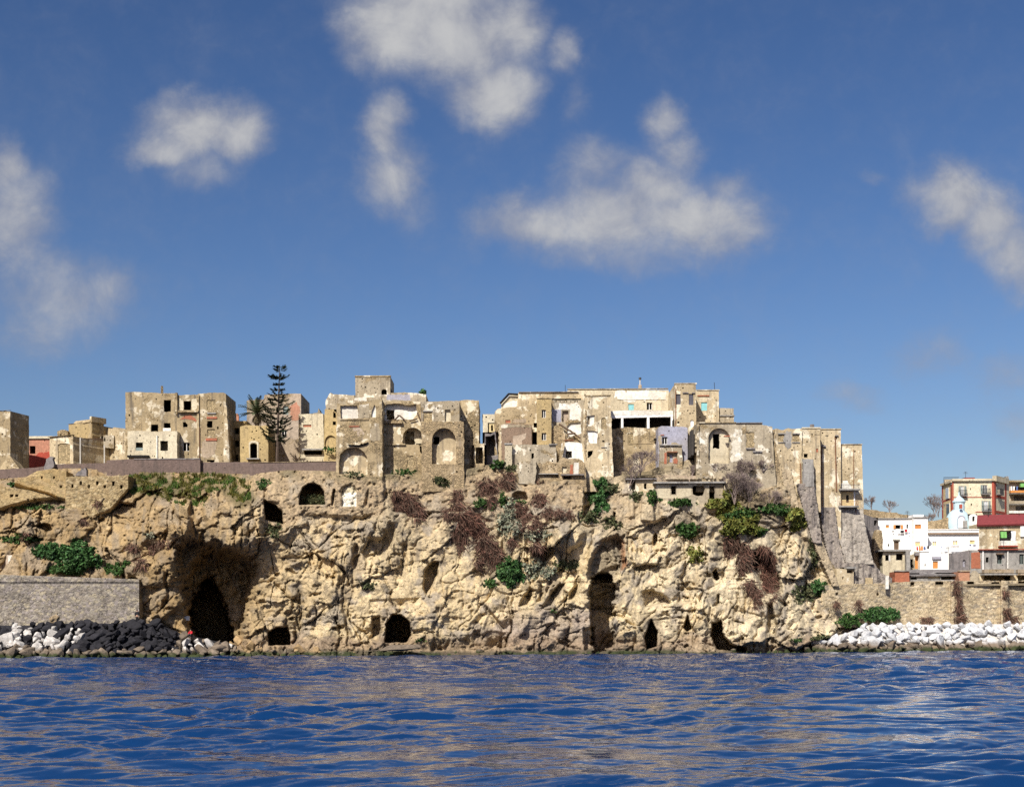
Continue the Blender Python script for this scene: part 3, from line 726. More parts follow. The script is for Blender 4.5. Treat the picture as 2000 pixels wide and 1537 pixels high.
stone_wall('sea_wall', 'long grey stone sea wall with shade-painted string course behind the black and white boulders', 'sea wall', (-190, 272),
           L((-190, 1118), (0, 1122), (272, 1131)), L((-190, 1240), (272, 1240)), L((-190, -.6), (272, -.2)), .42,
           [(.25, .215, .17), (.31, .275, .22), (.20, .175, .15), (.27, .235, .21), (.36, .31, .22), (.23, .20, .165)], 201, .07, band=(1137, 1141, .14, (.09, .08, .075)), thick=5)  # the string course's recess shadow is painted in as near-black
stone_wall('terrace_wall', 'sandy rubble wall pierced by rows of small square holes beside the green slope', 'retaining wall', (128, 251),
           L((128, 931), (251, 929)), L((128, 1012), (160, 1032), (215, 1010), (251, 968)), L((128, 8.2), (251, 8.0)), .40,
           [(.38, .29, .155), (.33, .245, .125), (.42, .33, .19), (.29, .21, .11)], 215, .09, ragged=1.5, thick=6, blend=True,
           holes=[(141, 947, 143, 952, 1.5), (157, 941, 159.5, 947, 1.5), (173, 948, 175, 953, 1.5), (189, 941, 191.5, 947, 1.5), (204, 948, 206.5, 953, 1.5), (220, 941, 223, 948, 1.5), (236, 948, 238.5, 954, 1.5)])
stone_wall('slope_wall', 'smooth ochre wall running up to the pierced rubble wall', 'retaining wall', (28, 130),
           L((28, 944), (72, 920), (104, 915), (130, 921)), L((28, 958), (75, 972), (130, 990)), L((28, 9.6), (130, 8.6)), .8,
           [(.40, .30, .145), (.42, .31, .16), (.38, .27, .125)], 221, .04, thick=3, blend=True, holes=[(81, 931, 83, 935, .8), (105, 931, 107, 935, .8), (118, 949, 121, 953, .8)])
stone_wall('slope_wall', 'long low ochre wall with sloping crest at the edge of the picture beneath the mauve road', 'retaining wall', (-190, 126),
           L((-190, 925), (0, 949), (60, 958), (126, 978)), L((-190, 1012), (0, 1006), (60, 992), (126, 984)), L((-190, 9.4), (126, 7.6)), .6,
           [(.37, .275, .14), (.40, .30, .16), (.34, .245, .12)], 227, .05, thick=4, blend=True, holes=[(21, 966, 26, 971, .9), (31, 966, 35, 970, .9), (54, 975, 57, 979, .7), (66, 973, 70, 978, .7)])
stone_wall('sea_wall', 'pale weathered masonry sea wall beneath the white town houses, dark square openings along its crest', 'sea wall', (1606, 2180),
           L((1606, 1143), (1640, 1141), (1720, 1139), (1785, 1135), (1900, 1134), (2180, 1133)), L((1606, 1225), (2180, 1225)), L((1606, 9.0), (1700, 11.8), (1780, 14.5), (2180, 22)), .55,
           [(.47, .38, .24), (.41, .33, .21), (.52, .43, .29), (.36, .28, .18), (.44, .35, .22), (.30, .25, .18)], 241, .11, ragged=1.5, thick=3, squash=2.3,
           holes=[(1633, 1158, 1636, 1162, 1), (1713, 1159, 1716, 1163, 1), (1779, 1138, 1785, 1145, 3), (1828, 1137, 1841, 1144, 3), (1890, 1137, 1901, 1145, 3), (1937, 1138, 1951, 1145, 3), (1990, 1136, 2006, 1143, 3), (2050, 1138, 2062, 1145, 3)],
           grow=lambda X, Y: -.9 * (sstep(np.abs(X - 1868), 13, 9) + sstep(np.abs(X - 1962), 9, 6)) - .012 * (Y - 1140))


# ground sheets behind the walls
def sheet(name, pts, mat, kind='structure', th=.3):
    V = [Vector(p) for p in pts]; n = len(V); W = V + [v - Vector((0, 0, th)) for v in V]
    F = [list(range(n))] + [[i, (i + 1) % n, n + (i + 1) % n, n + i] for i in range(n)]
    return tag(mesh_py(name, W, F, M[mat]), kind=kind)


M['earth'] = plain_mat('bare_earth', (.22, .175, .11), .95, .35)
zt = P(1800, 1139, 15).z
sheet('town_ground', [(44, 13, zt - .4), (120, 24, zt + .6), (160, 150, zt + 5), (48, 150, zt + 5), (46, 45, zt + .5)], 'earth')
zt = P(100, 1124, 1).z
sheet('terrace_ground', [(-90, .6, zt - .35), (P(268, 1131, .6).x, .6, zt - .55), (P(268, 1131, .6).x, 6, zt - .3), (-90, 7, zt)], 'earth')
# ------------------------------------------------------------------ building kit
class Panel:
    """a vertical wall plane between two points given by photograph column and depth"""
    def __init__(s, A, B):
        ua = ray(A[0], 1000)[0]; ub = ray(B[0], 1000)[0]
        s.a = Vector((ua * (A[1] + D), A[1], 0)); s.b = Vector((ub * (B[1] + D), B[1], 0))
        s.d = (s.b - s.a).normalized(); s.n = Vector((s.d.y, -s.d.x, 0))
        if s.n.y > 0: s.n = -s.n
    def sz(s, px, py):
        u, v = ray(px, py); c = Vector((0, -D, 0)); r = Vector((u, 1, 0))
        t = (s.a - c).dot(s.n) / r.dot(s.n); q = c + r * t
        return ((q - s.a).dot(s.d), HC + v * t)
    def w(s, sz, off=0.0):
        """(along, height) -> world point, off metres out of the wall"""
        q = s.a + s.d * sz[0] + s.n * off; return Vector((q.x, q.y, sz[1]))


def roughen(poly, step, amp, rg):
    out = []
    n = len(poly)
    for i in range(n):
        a, b = poly[i], poly[(i + 1) % n]; L_ = math.hypot(b[0] - a[0], b[1] - a[1]); k = max(1, int(L_ / step))
        for j in range(k):
            t = j / k; sx = sy = amp * (.35 if j == 0 else 1)
            if j and amp > .38 and rg.random() < .10: sx = sy = amp * 3.2
            out.append((a[0] + (b[0] - a[0]) * t + rg.uniform(-sx, sx), a[1] + (b[1] - a[1]) * t + rg.uniform(-sy, sy)))
    return out


def tess(loops):
    """triangles of an outline with holes; loops are lists of 2D points; returns flat points, faces"""
    pts = [p for l in loops for p in l]
    return pts, [list(t) for t in tessellate_polygon([[Vector((p[0], p[1], 0)) for p in l] for l in loops])]


def arch_poly(x0, y0, x1, y1, rise=None, n=9):
    """door or niche shape: y0 is the crown, y1 the foot"""
    r = (x1 - x0) / 2 if rise is None else rise; cx = (x0 + x1) / 2
    return [(x0, y1)] + [(cx - (x1 - x0) / 2 * math.cos(math.pi * k / n), y0 + r - r * math.sin(math.pi * k / n)) for k in range(n + 1)] + [(x1, y1)]


def rect(x0, y0, x1, y1): return [(x0, y1), (x0, y0), (x1, y0), (x1, y1)]


OPN = {'w': 'window', 'd': 'door', 'g': 'window', 'bw': 'blocked_window', 'bd': 'blocked_door', 'n': 'niche', 'o': 'opening', 's': 'window'}


def add_opening(parent, pn, off, op, rg, wallmat):
    kind = op['k']; poly = op['poly']; sz = [pn.sz(*q) for q in poly]; n = len(sz)
    dep = op.get('dep', {'w': .35, 'd': .35, 'g': .18, 'bw': .12, 'bd': .14, 'n': .8, 'o': .5, 's': .16}[kind])
    V, F, fm = [], [], []
    V += [pn.w(q, off) for q in sz] + [pn.w(q, off - dep) for q in sz]
    for i in range(n): F.append([i, (i + 1) % n, n + (i + 1) % n, n + i]); fm.append(0)
    mats = [M[op.get('reveal', wallmat)]]
    inner = op.get('inner', [])
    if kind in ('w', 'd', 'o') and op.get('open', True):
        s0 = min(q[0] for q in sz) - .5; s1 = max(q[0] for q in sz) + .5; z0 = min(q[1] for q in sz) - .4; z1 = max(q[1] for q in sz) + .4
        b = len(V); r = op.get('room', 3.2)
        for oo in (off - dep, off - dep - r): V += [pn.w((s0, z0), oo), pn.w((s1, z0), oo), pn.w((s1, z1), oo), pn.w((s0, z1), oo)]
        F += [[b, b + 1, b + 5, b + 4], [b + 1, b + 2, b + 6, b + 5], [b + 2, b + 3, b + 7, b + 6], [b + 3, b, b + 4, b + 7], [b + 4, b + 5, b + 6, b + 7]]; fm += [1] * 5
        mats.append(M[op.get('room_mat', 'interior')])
    else:
        holes = [[pn.sz(*q) for q in i_['poly']] for i_ in inner]
        pts, tr = tess([sz] + holes); b = len(V)
        V += [pn.w(q, off - dep) for q in pts]; F += [[b + i for i in t] for t in tr]; fm += [1] * len(tr)
        mats.append(M[op.get('mat', {'g': 'glass', 's': 'shutter'}.get(kind, 'blockup'))])
    o = mesh_py(op.get('name', OPN[kind]), V, F, mats, parent, fm)
    for i_ in inner: add_opening(o, pn, off - dep, i_, rg, op.get('mat', 'blockup'))
    # frame, leaves, sill
    x0 = min(q[0] for q in sz); x1 = max(q[0] for q in sz); z0 = min(q[1] for q in sz); z1 = max(q[1] for q in sz)
    if op.get('frame'):
        bars = [(x0, x0 + .09, z0, z1), (x1 - .09, x1, z0, z1), (x0 + .09, x1 - .09, z1 - .09, z1), (x0 + .09, x1 - .09, z0, z0 + .09), ((x0 + x1) / 2 - .05, (x0 + x1) / 2 + .05, z0 + .09, z1 - .09)]
        if op.get('transom'): bars.append((x0 + .09, (x0 + x1) / 2 - .05, z0 + (z1 - z0) * .62, z0 + (z1 - z0) * .62 + .06))
        boxes(op.get('frame_name', 'frame'), pn, [(a, b_, c, d_, off - dep + .02, off - dep + .10) for a, b_, c, d_ in bars], op['frame'], o)
    if op.get('leaf'):      # open shutters folded back on the wall, or hanging in the reveal
        lw = op.get('leafw', .38)
        for sx in op.get('sides', (0, 1)):
            a = (x0 - lw - .03, x0 - .03) if sx == 0 else (x1 + .03, x1 + lw + .03)
            if op.get('inside'): a = (x0 + .02, x0 + (x1 - x0) * lw) if sx == 0 else (x1 - (x1 - x0) * lw, x1 - .02)
            q0, q1 = (off + .02, off + .07) if not op.get('inside') else (off - dep + .12, off - dep + .16)
            boxes('shutter', pn, [(a[0], a[1], z0, z1, q0, q1)] + [(a[0] + .05, a[1] - .05, z0 + .1 + k * .22, z0 + .2 + k * .22, q1 + .003, q1 + .02) for k in range(max(1, int((z1 - z0 - .2) / .22)))], op['leaf'], o)
    if op.get('sill'): boxes('sill', pn, [(x0 - .12, x1 + .12, z0 - .12, z0 - .005, off - .05, off + .14)], op['sill'], o)
    if op.get('lintel'): boxes('lintel', pn, [(x0 - .18, x1 + .18, z1 + .04, z1 + .2, off - .05, off + .12)], op['lintel'], o)
    if op.get('balcony'):
        bw = op.get('bw', .35); dp = .75
        boxes('balcony_slab', pn, [(x0 - bw, x1 + bw, z0 - .16, z0 - .01, off - .03, off + dp)], op['balcony'], o)
        rl = [(x0 - bw + .02, x1 + bw - .02, z0 + .92, z0 + .98, off + dp - .08, off + dp - .02)]
        nb = max(4, int((x1 - x0 + 2 * bw) / .13))
        for k in range(nb + 1):
            q = x0 - bw + .03 + (x1 - x0 + 2 * bw - .06) * k / nb; rl.append((q - .018, q + .018, z0 - .01, z0 + .92, off + dp - .07, off + dp - .03))
        for q in (x0 - bw + .02, x1 + bw - .07): rl.append((q, q + .05, z0 + .92, z0 + .98, off + .01, off + dp - .081))
        boxes('railing', pn, rl, 'iron', o)
    return o


def boxes(name, pn, bs, mat, parent):
    V, F = [], []
    for (s0, s1, z0, z1, o0, o1) in bs:
        b = len(V)
        for oo in (o0, o1): V += [pn.w((s0, z0), oo), pn.w((s1, z0), oo), pn.w((s1, z1), oo), pn.w((s0, z1), oo)]
        F += [[b + i for i in f] for f in ([0, 1, 2, 3], [4, 5, 6, 7], [0, 1, 5, 4], [1, 2, 6, 5], [2, 3, 7, 6], [3, 0, 4, 7])]
    return mesh_py(name, V, F, M[mat], parent)


PITTED = {'tan', 'tan2', 'stained', 'grey', 'ochre', 'rubble', 'cream', 'brown'}


def inside(p, poly):
    c = False; n = len(poly)
    for i in range(n):
        a, b = poly[i], poly[(i + 1) % n]
        if (a[1] > p[1]) != (b[1] > p[1]) and p[0] < (b[0] - a[0]) * (p[1] - a[1]) / (b[1] - a[1]) + a[0]: c = not c
    return c


def wall(parent, A, B, outline, depth, mat, ops=(), rough=.35, seed=1, off=0.0, name='wall', hrough=None, backdir=None):
    rg = random.Random(seed * 77 + int(outline[0][0] * 3))
    pn = Panel(A, B); hr = rough if hrough is None else hrough
    full = []
    for op in ops:
        op = dict(op); op['poly'] = roughen(op['poly'], 4, op.get('rough', hr), rg)
        op['inner'] = [dict(i_, poly=roughen(i_['poly'], 4, i_.get('rough', hr), rg)) for i_ in op.get('inner', [])]
        full.append(op)
    out = [pn.sz(*q) for q in roughen(outline, 5, rough, rg)]
    holes = [[pn.sz(*q) for q in op['poly']] for op in full]
    pits = []
    if mat in PITTED and depth > .9:
        xs = [q[0] for q in outline]; ys = [q[1] for q in outline]; area = (max(xs) - min(xs)) * (min(930, max(ys)) - min(ys))
        bbs = [(min(q[0] for q in op['poly']) - 3, min(q[1] for q in op['poly']) - 3, max(q[0] for q in op['poly']) + 3, max(q[1] for q in op['poly']) + 3) for op in full]
        for k in range(int(min(60, area / 70))):
            x = rg.uniform(min(xs) + 3, max(xs) - 3); y = rg.uniform(min(ys) + 4, min(935, max(ys)) - 3); r = rg.choice((.5, .6, .7, .8, 1.0, 1.4, 1.9))
            if any(b_[0] - r < x < b_[2] + r and b_[1] - r < y < b_[3] + r for b_ in bbs) or not all(inside((x + a_, y + c_), outline) for a_ in (-3.2, 3.2) for c_ in (-3.2, 3.2)): continue
            pits.append([pn.sz(x + r * rg.uniform(.6, 1.2) * math.cos(a_), y + r * rg.uniform(.6, 1.2) * math.sin(a_)) for a_ in (.4, 1.5, 2.6, 3.6, 4.7, 5.8)]); bbs.append((x - r - 1, y - r - 1, x + r + 1, y + r + 1))
    pts, tr = tess([out] + holes + pits)
    V = [pn.w(q, off) for q in pts]; F = [t for t in tr]
    for q in pits:
        i0 = len(V); V += [pn.w(c_, off) for c_ in q] + [pn.w(c_, off - .6) for c_ in q]; m_ = len(q)
        F += [[i0 + i, i0 + (i + 1) % m_, i0 + m_ + (i + 1) % m_, i0 + m_ + i] for i in range(m_)] + [[i0 + m_ + i for i in range(m_)]]
    b = len(V); n = len(out); bd = -pn.n * depth if backdir is None else Vector(backdir)
    V += [pn.w(q, off) + bd for q in out]
    F += [[i, (i + 1) % n, b + (i + 1) % n, b + i] for i in range(n)] + [[b + i for i in range(n - 1, -1, -1)]]
    o = mesh_py(name, V, F, M[mat], parent)
    for op in full: add_opening(parent, pn, off, op, rg, mat)
    return pn


def slab(parent, pn, x0, y0, x1, y1, out=.25, inn=.05, mat='cement', name='ledge'):
    a = pn.sz(x0, y1); b = pn.sz(x1, y0)
    return boxes(name, pn, [(a[0], b[0], a[1], b[1], -inn, out)], mat, parent)


def patch(parent, pn, poly, mat='whitewash', off=.03, rough=.9, seed=1, name='plaster_patch'):
    rg = random.Random(seed + int(poly[0][0] * 7)); sz = [pn.sz(*q) for q in roughen(poly, 3, rough, rg)]; n = len(sz)
    pts, tr = tess([sz]); V = [pn.w(q, off) for q in pts] + [pn.w(q, -.02) for q in sz]
    F = [t for t in tr] + [[i, (i + 1) % n, n + (i + 1) % n, n + i] for i in range(n)]
    return mesh_py(name, V, F, M[mat], parent)


def tube(name, pts, r, mat, parent=None, sides=6):
    V, F = [], []
    pts = [Vector(p) for p in pts]; rr = r if isinstance(r, (list, tuple)) else [r] * len(pts)
    for i, p in enumerate(pts):
        t = (pts[min(i + 1, len(pts) - 1)] - pts[max(i - 1, 0)]).normalized(); u = t.cross(Vector((.3, 1, .2))).normalized(); v = t.cross(u)
        V += [p + (u * math.cos(6.2832 * k / sides) + v * math.sin(6.2832 * k / sides)) * rr[i] for k in range(sides)]
    for i in range(len(pts) - 1):
        for k in range(sides): F.append([i * sides + k, i * sides + (k + 1) % sides, (i + 1) * sides + (k + 1) % sides, (i + 1) * sides + k])
    F += [list(range(sides)), [len(V) - sides + k for k in range(sides)]]
    return mesh_py(name, V, F, M[mat], parent)


def pipe(parent, pn, x, y0, y1, mat='pipe', r=.07, name='drainpipe', x2=None):
    return tube(name, [pn.w(pn.sz(x, y0), .1), pn.w(pn.sz(x if x2 is None else x2, y1), .1)], r, mat, parent)


def prism(parent, name, pts, back, mat, rough=0, seed=1):
    """free polygon of (px, py, depth) corners, pushed back by a vector"""
    V = [P(*p) for p in pts]; n = len(V); V += [v + Vector(back) for v in V]
    F = [list(range(n)), [2 * n - 1 - i for i in range(n)]] + [[i, (i + 1) % n, n + (i + 1) % n, n + i] for i in range(n)]
    return mesh_py(name, V, F, M[mat], parent)


CEM = [(.35, .31, .26), (.25, .22, .185), (.42, .38, .32), (.17, .15, .13)]
DARKC = [(.275, .235, .20), (.18, .155, .14), (.36, .315, .26), (.11, .095, .085)]
TANC = [(.40, .32, .21), (.30, .235, .155), (.46, .38, .26), (.22, .17, .115)]


def relief(parent, name, pts, cols, seed=[300]):
    """a sloping rendered face with its own unevenness, cracks and run-off streaks"""
    seed[0] += 7; q = np.array([p[:2] for p in pts], float); dz = np.array([p[2] for p in pts])
    gx = np.arange(q[:, 0].min() - 2, q[:, 0].max() + 2.1, 1.2); gy = np.arange(q[:, 1].min() - 2, q[:, 1].max() + 2.1, 1.2); X, Y = np.meshgrid(gx, gy)
    co = np.linalg.lstsq(np.c_[np.ones(len(q)), q, (q[:, 1] - q[:, 1].mean()) ** 2 / 100], dz, rcond=None)[0]; d = co[0] + co[1] * X + co[2] * Y + co[3] * (Y - q[:, 1].mean()) ** 2 / 100
    x, z = X / 14.5, Y / 14.5; n1 = fbm(x / 2.2, z / 4, 5, seed[0]); n2 = fbm(x / .5, z / 4.5, 4, seed[0] + 2); n3 = fbm(x / .7, z / .7, 4, seed[0] + 4)
    d = d + .45 * n1 + .10 * n3 + .14 * sstep(n3, .3, .4)
    C = np.broadcast_to(np.array(cols[0]), X.shape + (3,)).copy(); C = lerp3(C, cols[2], .8 * sstep(n1 + .4 * n3, .05, .35)); C = lerp3(C, cols[1], .8 * sstep(n2, .0, .25)); C = lerp3(C, cols[3], .8 * sstep(n2 + .6 * n1, .25, .5)); C = lerp3(C, cols[3], .7 * sstep(n3, .32, .42))
    wxx = X + 1.6 * fbm(X / 9, Y / 9, 3, seed[0] + 6); wyy = Y + 1.6 * fbm(X / 9 + 7, Y / 9, 3, seed[0] + 8); m = sdf(wxx, wyy, q) < 0
    n_, m_ = X.shape; I = np.arange(n_ * m_).reshape(n_, m_); F = np.stack([I[:-1, :-1], I[:-1, 1:], I[1:, 1:], I[1:, :-1]], -1).reshape(-1, 4); keep = m[:-1, :-1].ravel() & m[1:, 1:].ravel() & m[:-1, 1:].ravel() & m[1:, :-1].ravel(); F = F[keep]
    u, inv = np.unique(F, return_inverse=True); F = inv.reshape(F.shape); V = P(X.ravel()[u], Y.ravel()[u], d.ravel()[u]); C = C.reshape(-1, 3)[u]
    E = np.concatenate([F[:, [a, (a + 1) % 4]] for a in range(4)]); key = np.sort(E, 1); _, first, cnt = np.unique(key, axis=0, return_index=True, return_counts=True); B_ = E[first[cnt == 1]]; bu, binv = np.unique(B_, return_inverse=True); binv = binv.reshape(B_.shape)
    Vb = V[bu] + np.array([0, 3.8, 0]); F = np.concatenate([F, np.stack([B_[:, 1], B_[:, 0], len(V) + binv[:, 0], len(V) + binv[:, 1]], -1)]); V = np.concatenate([V, Vb]); C = np.concatenate([C, C[bu]])
    return mesh_np(name, V, F, M['rock'], parent, col=np.clip(C, .02, .9), smooth=True, attrs={'mas': np.ones(len(V))})


def bld(name, label, cat, px, py, y, group=None): return thing(name, label, cat, P(px, py, y), group)


def W(x0, y0, x1, y1, k='w', **kw): return dict(kw, k=k, poly=rect(x0, y0, x1, y1))
def A_(x0, y0, x1, y1, k='n', rise=None, **kw): return dict(kw, k=k, poly=arch_poly(x0, y0, x1, y1, rise))
def PL(poly, k='o', **kw): return dict(kw, k=k, poly=poly)


# ------------------------------------------------------------------ the old town on the rock, from west to east
R = rect
t = bld('ruined_tower', 'grey corner tower with blocked door and sloping buttress behind the mauve road wall', 'tower', 0, 915, 16)
pn = wall(t, (-45, 17.4), (20, 16), R(-45, 803, 20, 925), 4.6, 'stained', [W(3, 846, 6, 849), W(9, 850, 11, 853)], .4, 1)
slab(t, pn, -46, 801, 21, 805, .15, .1, 'cement', 'cornice')
prism(t, 'buttress', [(-2, 918, 14.2), (17, 887, 15.9), (40, 918, 14.6)], (0, 2.5, 0), 'tan')
t = bld('red_house', 'salmon and red rendered house with one dark window beside the corner tower', 'house', 78, 913, 27)
pn = wall(t, (55, 27), (102, 27), R(55, 855, 102, 925), 6, 'pink', [W(58, 871, 69, 886)], .3, 2)
slab(t, pn, 55, 852, 103, 857, .25, .2, 'cream', 'cornice'); patch(t, pn, [(55, 925), (55, 888), (70, 890), (76, 884), (101, 882), (102, 925)], 'red', .04, .6)
t = bld('ruined_hall', 'low tan ruined hall with blocked arched door and pedimented upper block', 'ruin', 120, 907, 21)
pn = wall(t, (97, 22.5), (143, 20.4), R(97, 852, 143, 925), 13, 'tan2', [A_(113, 866, 137, 906, 'bd', 3)], .4, 3)
slab(t, pn, 95, 849, 144, 854, .3, .3, 'tan', 'cornice')
pn = wall(t, (134, 27), (180, 25), R(134, 828, 180, 860), 5, 'ochre', [], .4, 4, name='upper_wall'); slab(t, pn, 133, 824, 181, 828.5, .12, .1, 'tan', 'cornice')
pn = wall(t, (178, 24.9), (203, 27), [(178, 870), (178, 822), (182, 818), (203, 821), (203, 870)], 4, 'tan', [W(186, 832, 196, 856, 'bd')], .3, 5, name='pediment'); slab(t, pn, 177, 818, 205, 824, .3, .2, 'tan', 'cornice')
wall(t, (112, 26), (132, 26), [(112, 860), (112, 842), (120, 839), (132, 841), (132, 860)], 3, 'tan', [], .9, 6, name='broken_wall')
for x in (157, 204): tube('drainpipe', [P(x, 855 + (x - 157) * .3, 19.9), P(x, 908, 19.9)], .10, 'pipe', t)
pn = wall(t, (146, 21), (236, 30), R(146, 856, 236, 915), 1, 'brown', [], .5, 7, name='side_wall')  # flank coloured brown to carry its shade
t = bld('ruined_house', 'low broken house with stub of chimney between hall and tall four-storey ruin', 'ruin', 225, 897, 24)
wall(t, (202, 26), (222, 26), R(202, 850, 222, 875), 3, 'grey', [W(203, 856, 206, 862)], .5, 8, name='upper_wall')
wall(t, (208, 28), (250, 24), [(208, 920), (208, 846), (212, 836), (219, 838), (222, 834), (230, 836), (233, 843), (250, 846), (250, 920)], 5, 'tan2', [], .8, 9)

t = bld('ruined_block', 'tall tan four-storey ruin with dark square windows and chimney stub on its broken top', 'ruin', 345, 900, 17)
pn = wall(t, (245, 17), (441, 17), [(245, 925), (245, 766), (270, 765.5), (313, 768), (343, 768), (344, 772), (384, 771), (388, 769), (413, 767), (437, 767), (441, 769), (449, 925)], 7, 'stained',
          [W(320, 781, 334, 804), W(359, 783, 373, 803), W(295, 829, 309, 843), W(320, 826, 333, 842), PL([(357, 834), (357, 825), (362, 824), (367, 830), (366, 834)]),
           W(404, 781, 421, 801, 'bw'), W(405, 822, 415, 835), W(405, 838, 420, 852, 'bd'), W(357, 864, 370, 881, frame='frame'), W(404, 870, 416, 878, frame='frame'),
           W(251, 809, 254, 813), W(429, 790, 431, 794), W(424, 833, 427, 838), W(401, 848, 403, 851), W(404, 898, 419, 902)], .5, 10, hrough=.5)
tube('chimney', [P(316.5, 770, 18), P(316.5, 754, 18)], [.24, .19], 'tan', t, 4)
slab(t, pn, 318.5, 836, 334, 842, .06, .1, 'whitewash', 'broken_sill')
slab(t, pn, 405, 806, 422, 808.5, .2, .05, 'cement'); slab(t, pn, 404, 814, 424, 818, .12, .05, 'brick', 'lintel'); slab(t, pn, 402, 856, 424, 861, .12, .05, 'brick', 'lintel')
slab(t, pn, 349, 802, 388, 806, .5, .1, 'tan', 'broken_balcony')
patch(t, pn, [(351, 820), (360, 812), (372, 810), (384, 820), (383, 824), (374, 820), (362, 818)], 'brick', .03, .8)
patch(t, pn, [(392, 876), (396, 862), (420, 856), (424, 866), (420, 886), (405, 896), (394, 892)], 'palepink', .02, 1.0)
patch(t, pn, [(350, 778), (358, 779), (358, 806), (351, 800)], 'cream', .02, .8); patch(t, pn, [(374, 780), (384, 778), (386, 796), (376, 806), (374.5, 800)], 'cream', .02, .8)
slab(t, pn, 344, 768, 347.5, 810, .5, .1, 'tan', 'pilaster'); slab(t, pn, 386, 772, 389, 900, .25, .1, 'tan', 'pilaster'); pipe(t, pn, 390.5, 835, 897, 'rust', .05)
pn = wall(t, (249, 15.4), (346, 15.4), [(249, 925), (249, 842), (270, 841), (300, 843), (346, 842), (346, 925)], 2, 'cream', [W(265, 864, 279, 880), W(313, 861, 328, 880), W(316, 892, 319, 896)], .45, 11, name='lower_wing')
pipe(t, pn, 307, 851, 896, 'whitewash', .11); slab(t, pn, 251, 890, 292, 894, .7, .05, 'nearblack', 'canopy'); slab(t, pn, 265, 874, 279, 880, -.1, .3, 'shutter', 'shutter')
pn2 = wall(t, (436, 16.2), (449, 16.2), [(436, 925), (438, 792), (443, 796), (450, 925)], 1.2, 'tan2', [], .4, 12, name='buttress')

# parapets of the road
t = bld('parapet_wall', 'mauve rendered parapet running down from the corner tower past the red house', 'parapet', 40, 930, 13.2)
wall(t, (-180, 13.4), (100, 13.2), [(-180, 968), (-180, 900), (0, 917), (70, 913), (100, 909), (100, 940), (60, 944), (0, 955)], .6, 'mauve', [], .4, 13)
t = bld('parapet_wall', 'low mauve parapet under the drainpipes of the ruined hall', 'parapet', 150, 920, 13)
wall(t, (94, 13.0), (212, 13.0), [(94, 930), (94, 907), (212, 904), (212, 935)], .6, 'mauve', [], .4, 14)
t = bld('parapet_wall', 'long straight mauve parapet in front of the tall four-storey ruin', 'parapet', 300, 925, 12.8)
pn = wall(t, (208, 12.6), (391, 12.6), [(208, 945), (208, 899), (262, 896), (391, 897), (391, 945)], 1.9, 'mauve', [], .35, 15); slab(t, pn, 262, 895, 391, 897.5, .08, .5, 'darkcement', 'coping')
t = bld('parapet_wall', 'mauve parapet set back between the green slope and the arched house door', 'parapet', 445, 930, 13.4)
wall(t, (388, 13.4), (494, 12.2), [(388, 945), (388, 903), (494, 902), (494, 945)], .6, 'mauve', [], .35, 16)
t = bld('parapet_wall', 'mauve parapet above the dark rubble arch, ending at the big blocked arch', 'parapet', 575, 922, 8)
pn = wall(t, (488, 8.6), (661, 7.4), [(488, 945), (488, 903), (661, 900), (661, 945)], .5, 'mauve', [], .35, 17); slab(t, pn, 488, 901, 660, 903.4, .1, .5, 'tan', 'coping')
t = bld('gate_post', 'dark stub of masonry standing on the road wall beside the red house', 'post', 95, 915, 12.9)
wall(t, (86, 12.2), (105, 12.2), [(86, 918), (90, 897), (98, 892), (105, 892), (105, 912), (96, 918)], .8, 'darkcement', [], .8, 18)
t = bld('broken_pier', 'jagged dark pier on the crest of the pierced rubble wall', 'ruin', 160, 926, 8.5)
wall(t, (146, 8.6), (170, 8.6), [(146, 929), (152, 921), (157, 919), (159, 914), (162, 917), (166, 913), (169, 919), (169, 930)], .8, 'darkcement', [], .5, 19)

t = bld('shaded_house', 'shadowed ochre house with three small dark windows beside the tall ruin', 'house', 462, 900, 22)
wall(t, (444, 22), (482, 22), R(444, 822, 482, 925), 6, 'ochre', [W(457, 836, 467, 848), A_(457, 860, 467, 873, 'w', 3), W(455, 888, 465, 900)], .3, 20)
t = bld('ochre_house', 'plain ochre house with arched dark doorway and little balcony under the palm', 'house', 498, 902, 18)
pn = wall(t, (469, 18), (524, 18), [(469, 925), (469, 833), (480, 830), (510, 832), (524, 830), (524, 925)], 6, 'ochre', [A_(489, 866, 502, 895, 'd', 4), W(508, 876, 510, 879)], .3, 21)
patch(t, pn, [(487, 896), (486, 865), (490, 861), (500, 861), (505, 864), (505, 896), (502.5, 896), (502.5, 868), (499, 865), (492, 865), (488.7, 868), (488.7, 896)], 'cream', .08, .1, name='door_surround')
slab(t, pn, 483, 895.5, 508, 898, .7, .05, 'cement', 'balcony_slab')
t = bld('pink_house', 'flat-topped house with rosy stains and green shutter behind the araucaria', 'house', 545, 840, 34)
pn = wall(t, (482, 34), (588, 34), [(482, 900), (482, 782), (515, 780), (517, 771), (560, 769), (588, 769), (588, 900)], 9, 'palepink', [W(553, 793, 563, 810, 's'), W(550, 840, 560, 853, frame='frame'), W(569, 790, 577, 812, 'bw', mat='pink')], .35, 22)
patch(t, pn, [(565, 795), (580, 785), (586, 800), (584, 820), (570, 822)], 'pink', .02, 1.2)
wall(t, (604, 40), (630, 40), [(604, 830), (604, 808), (620, 806), (622, 797), (626, 806), (632, 809), (632, 830)], 3, 'grey', [], .4, 23, name='rear_wall')
t = bld('small_chimney', 'small pink chimney stub behind the palm', 'chimney', 462, 825, 30)
wall(t, (460, 30), (466, 30), [(460, 840), (460, 810), (463, 807), (466, 811), (466, 840)], .5, 'pink', [], .3, 24)
t = bld('garden_wall', 'shadowed pinkish garden wall behind the araucaria trunk', 'garden wall', 555, 900, 24)
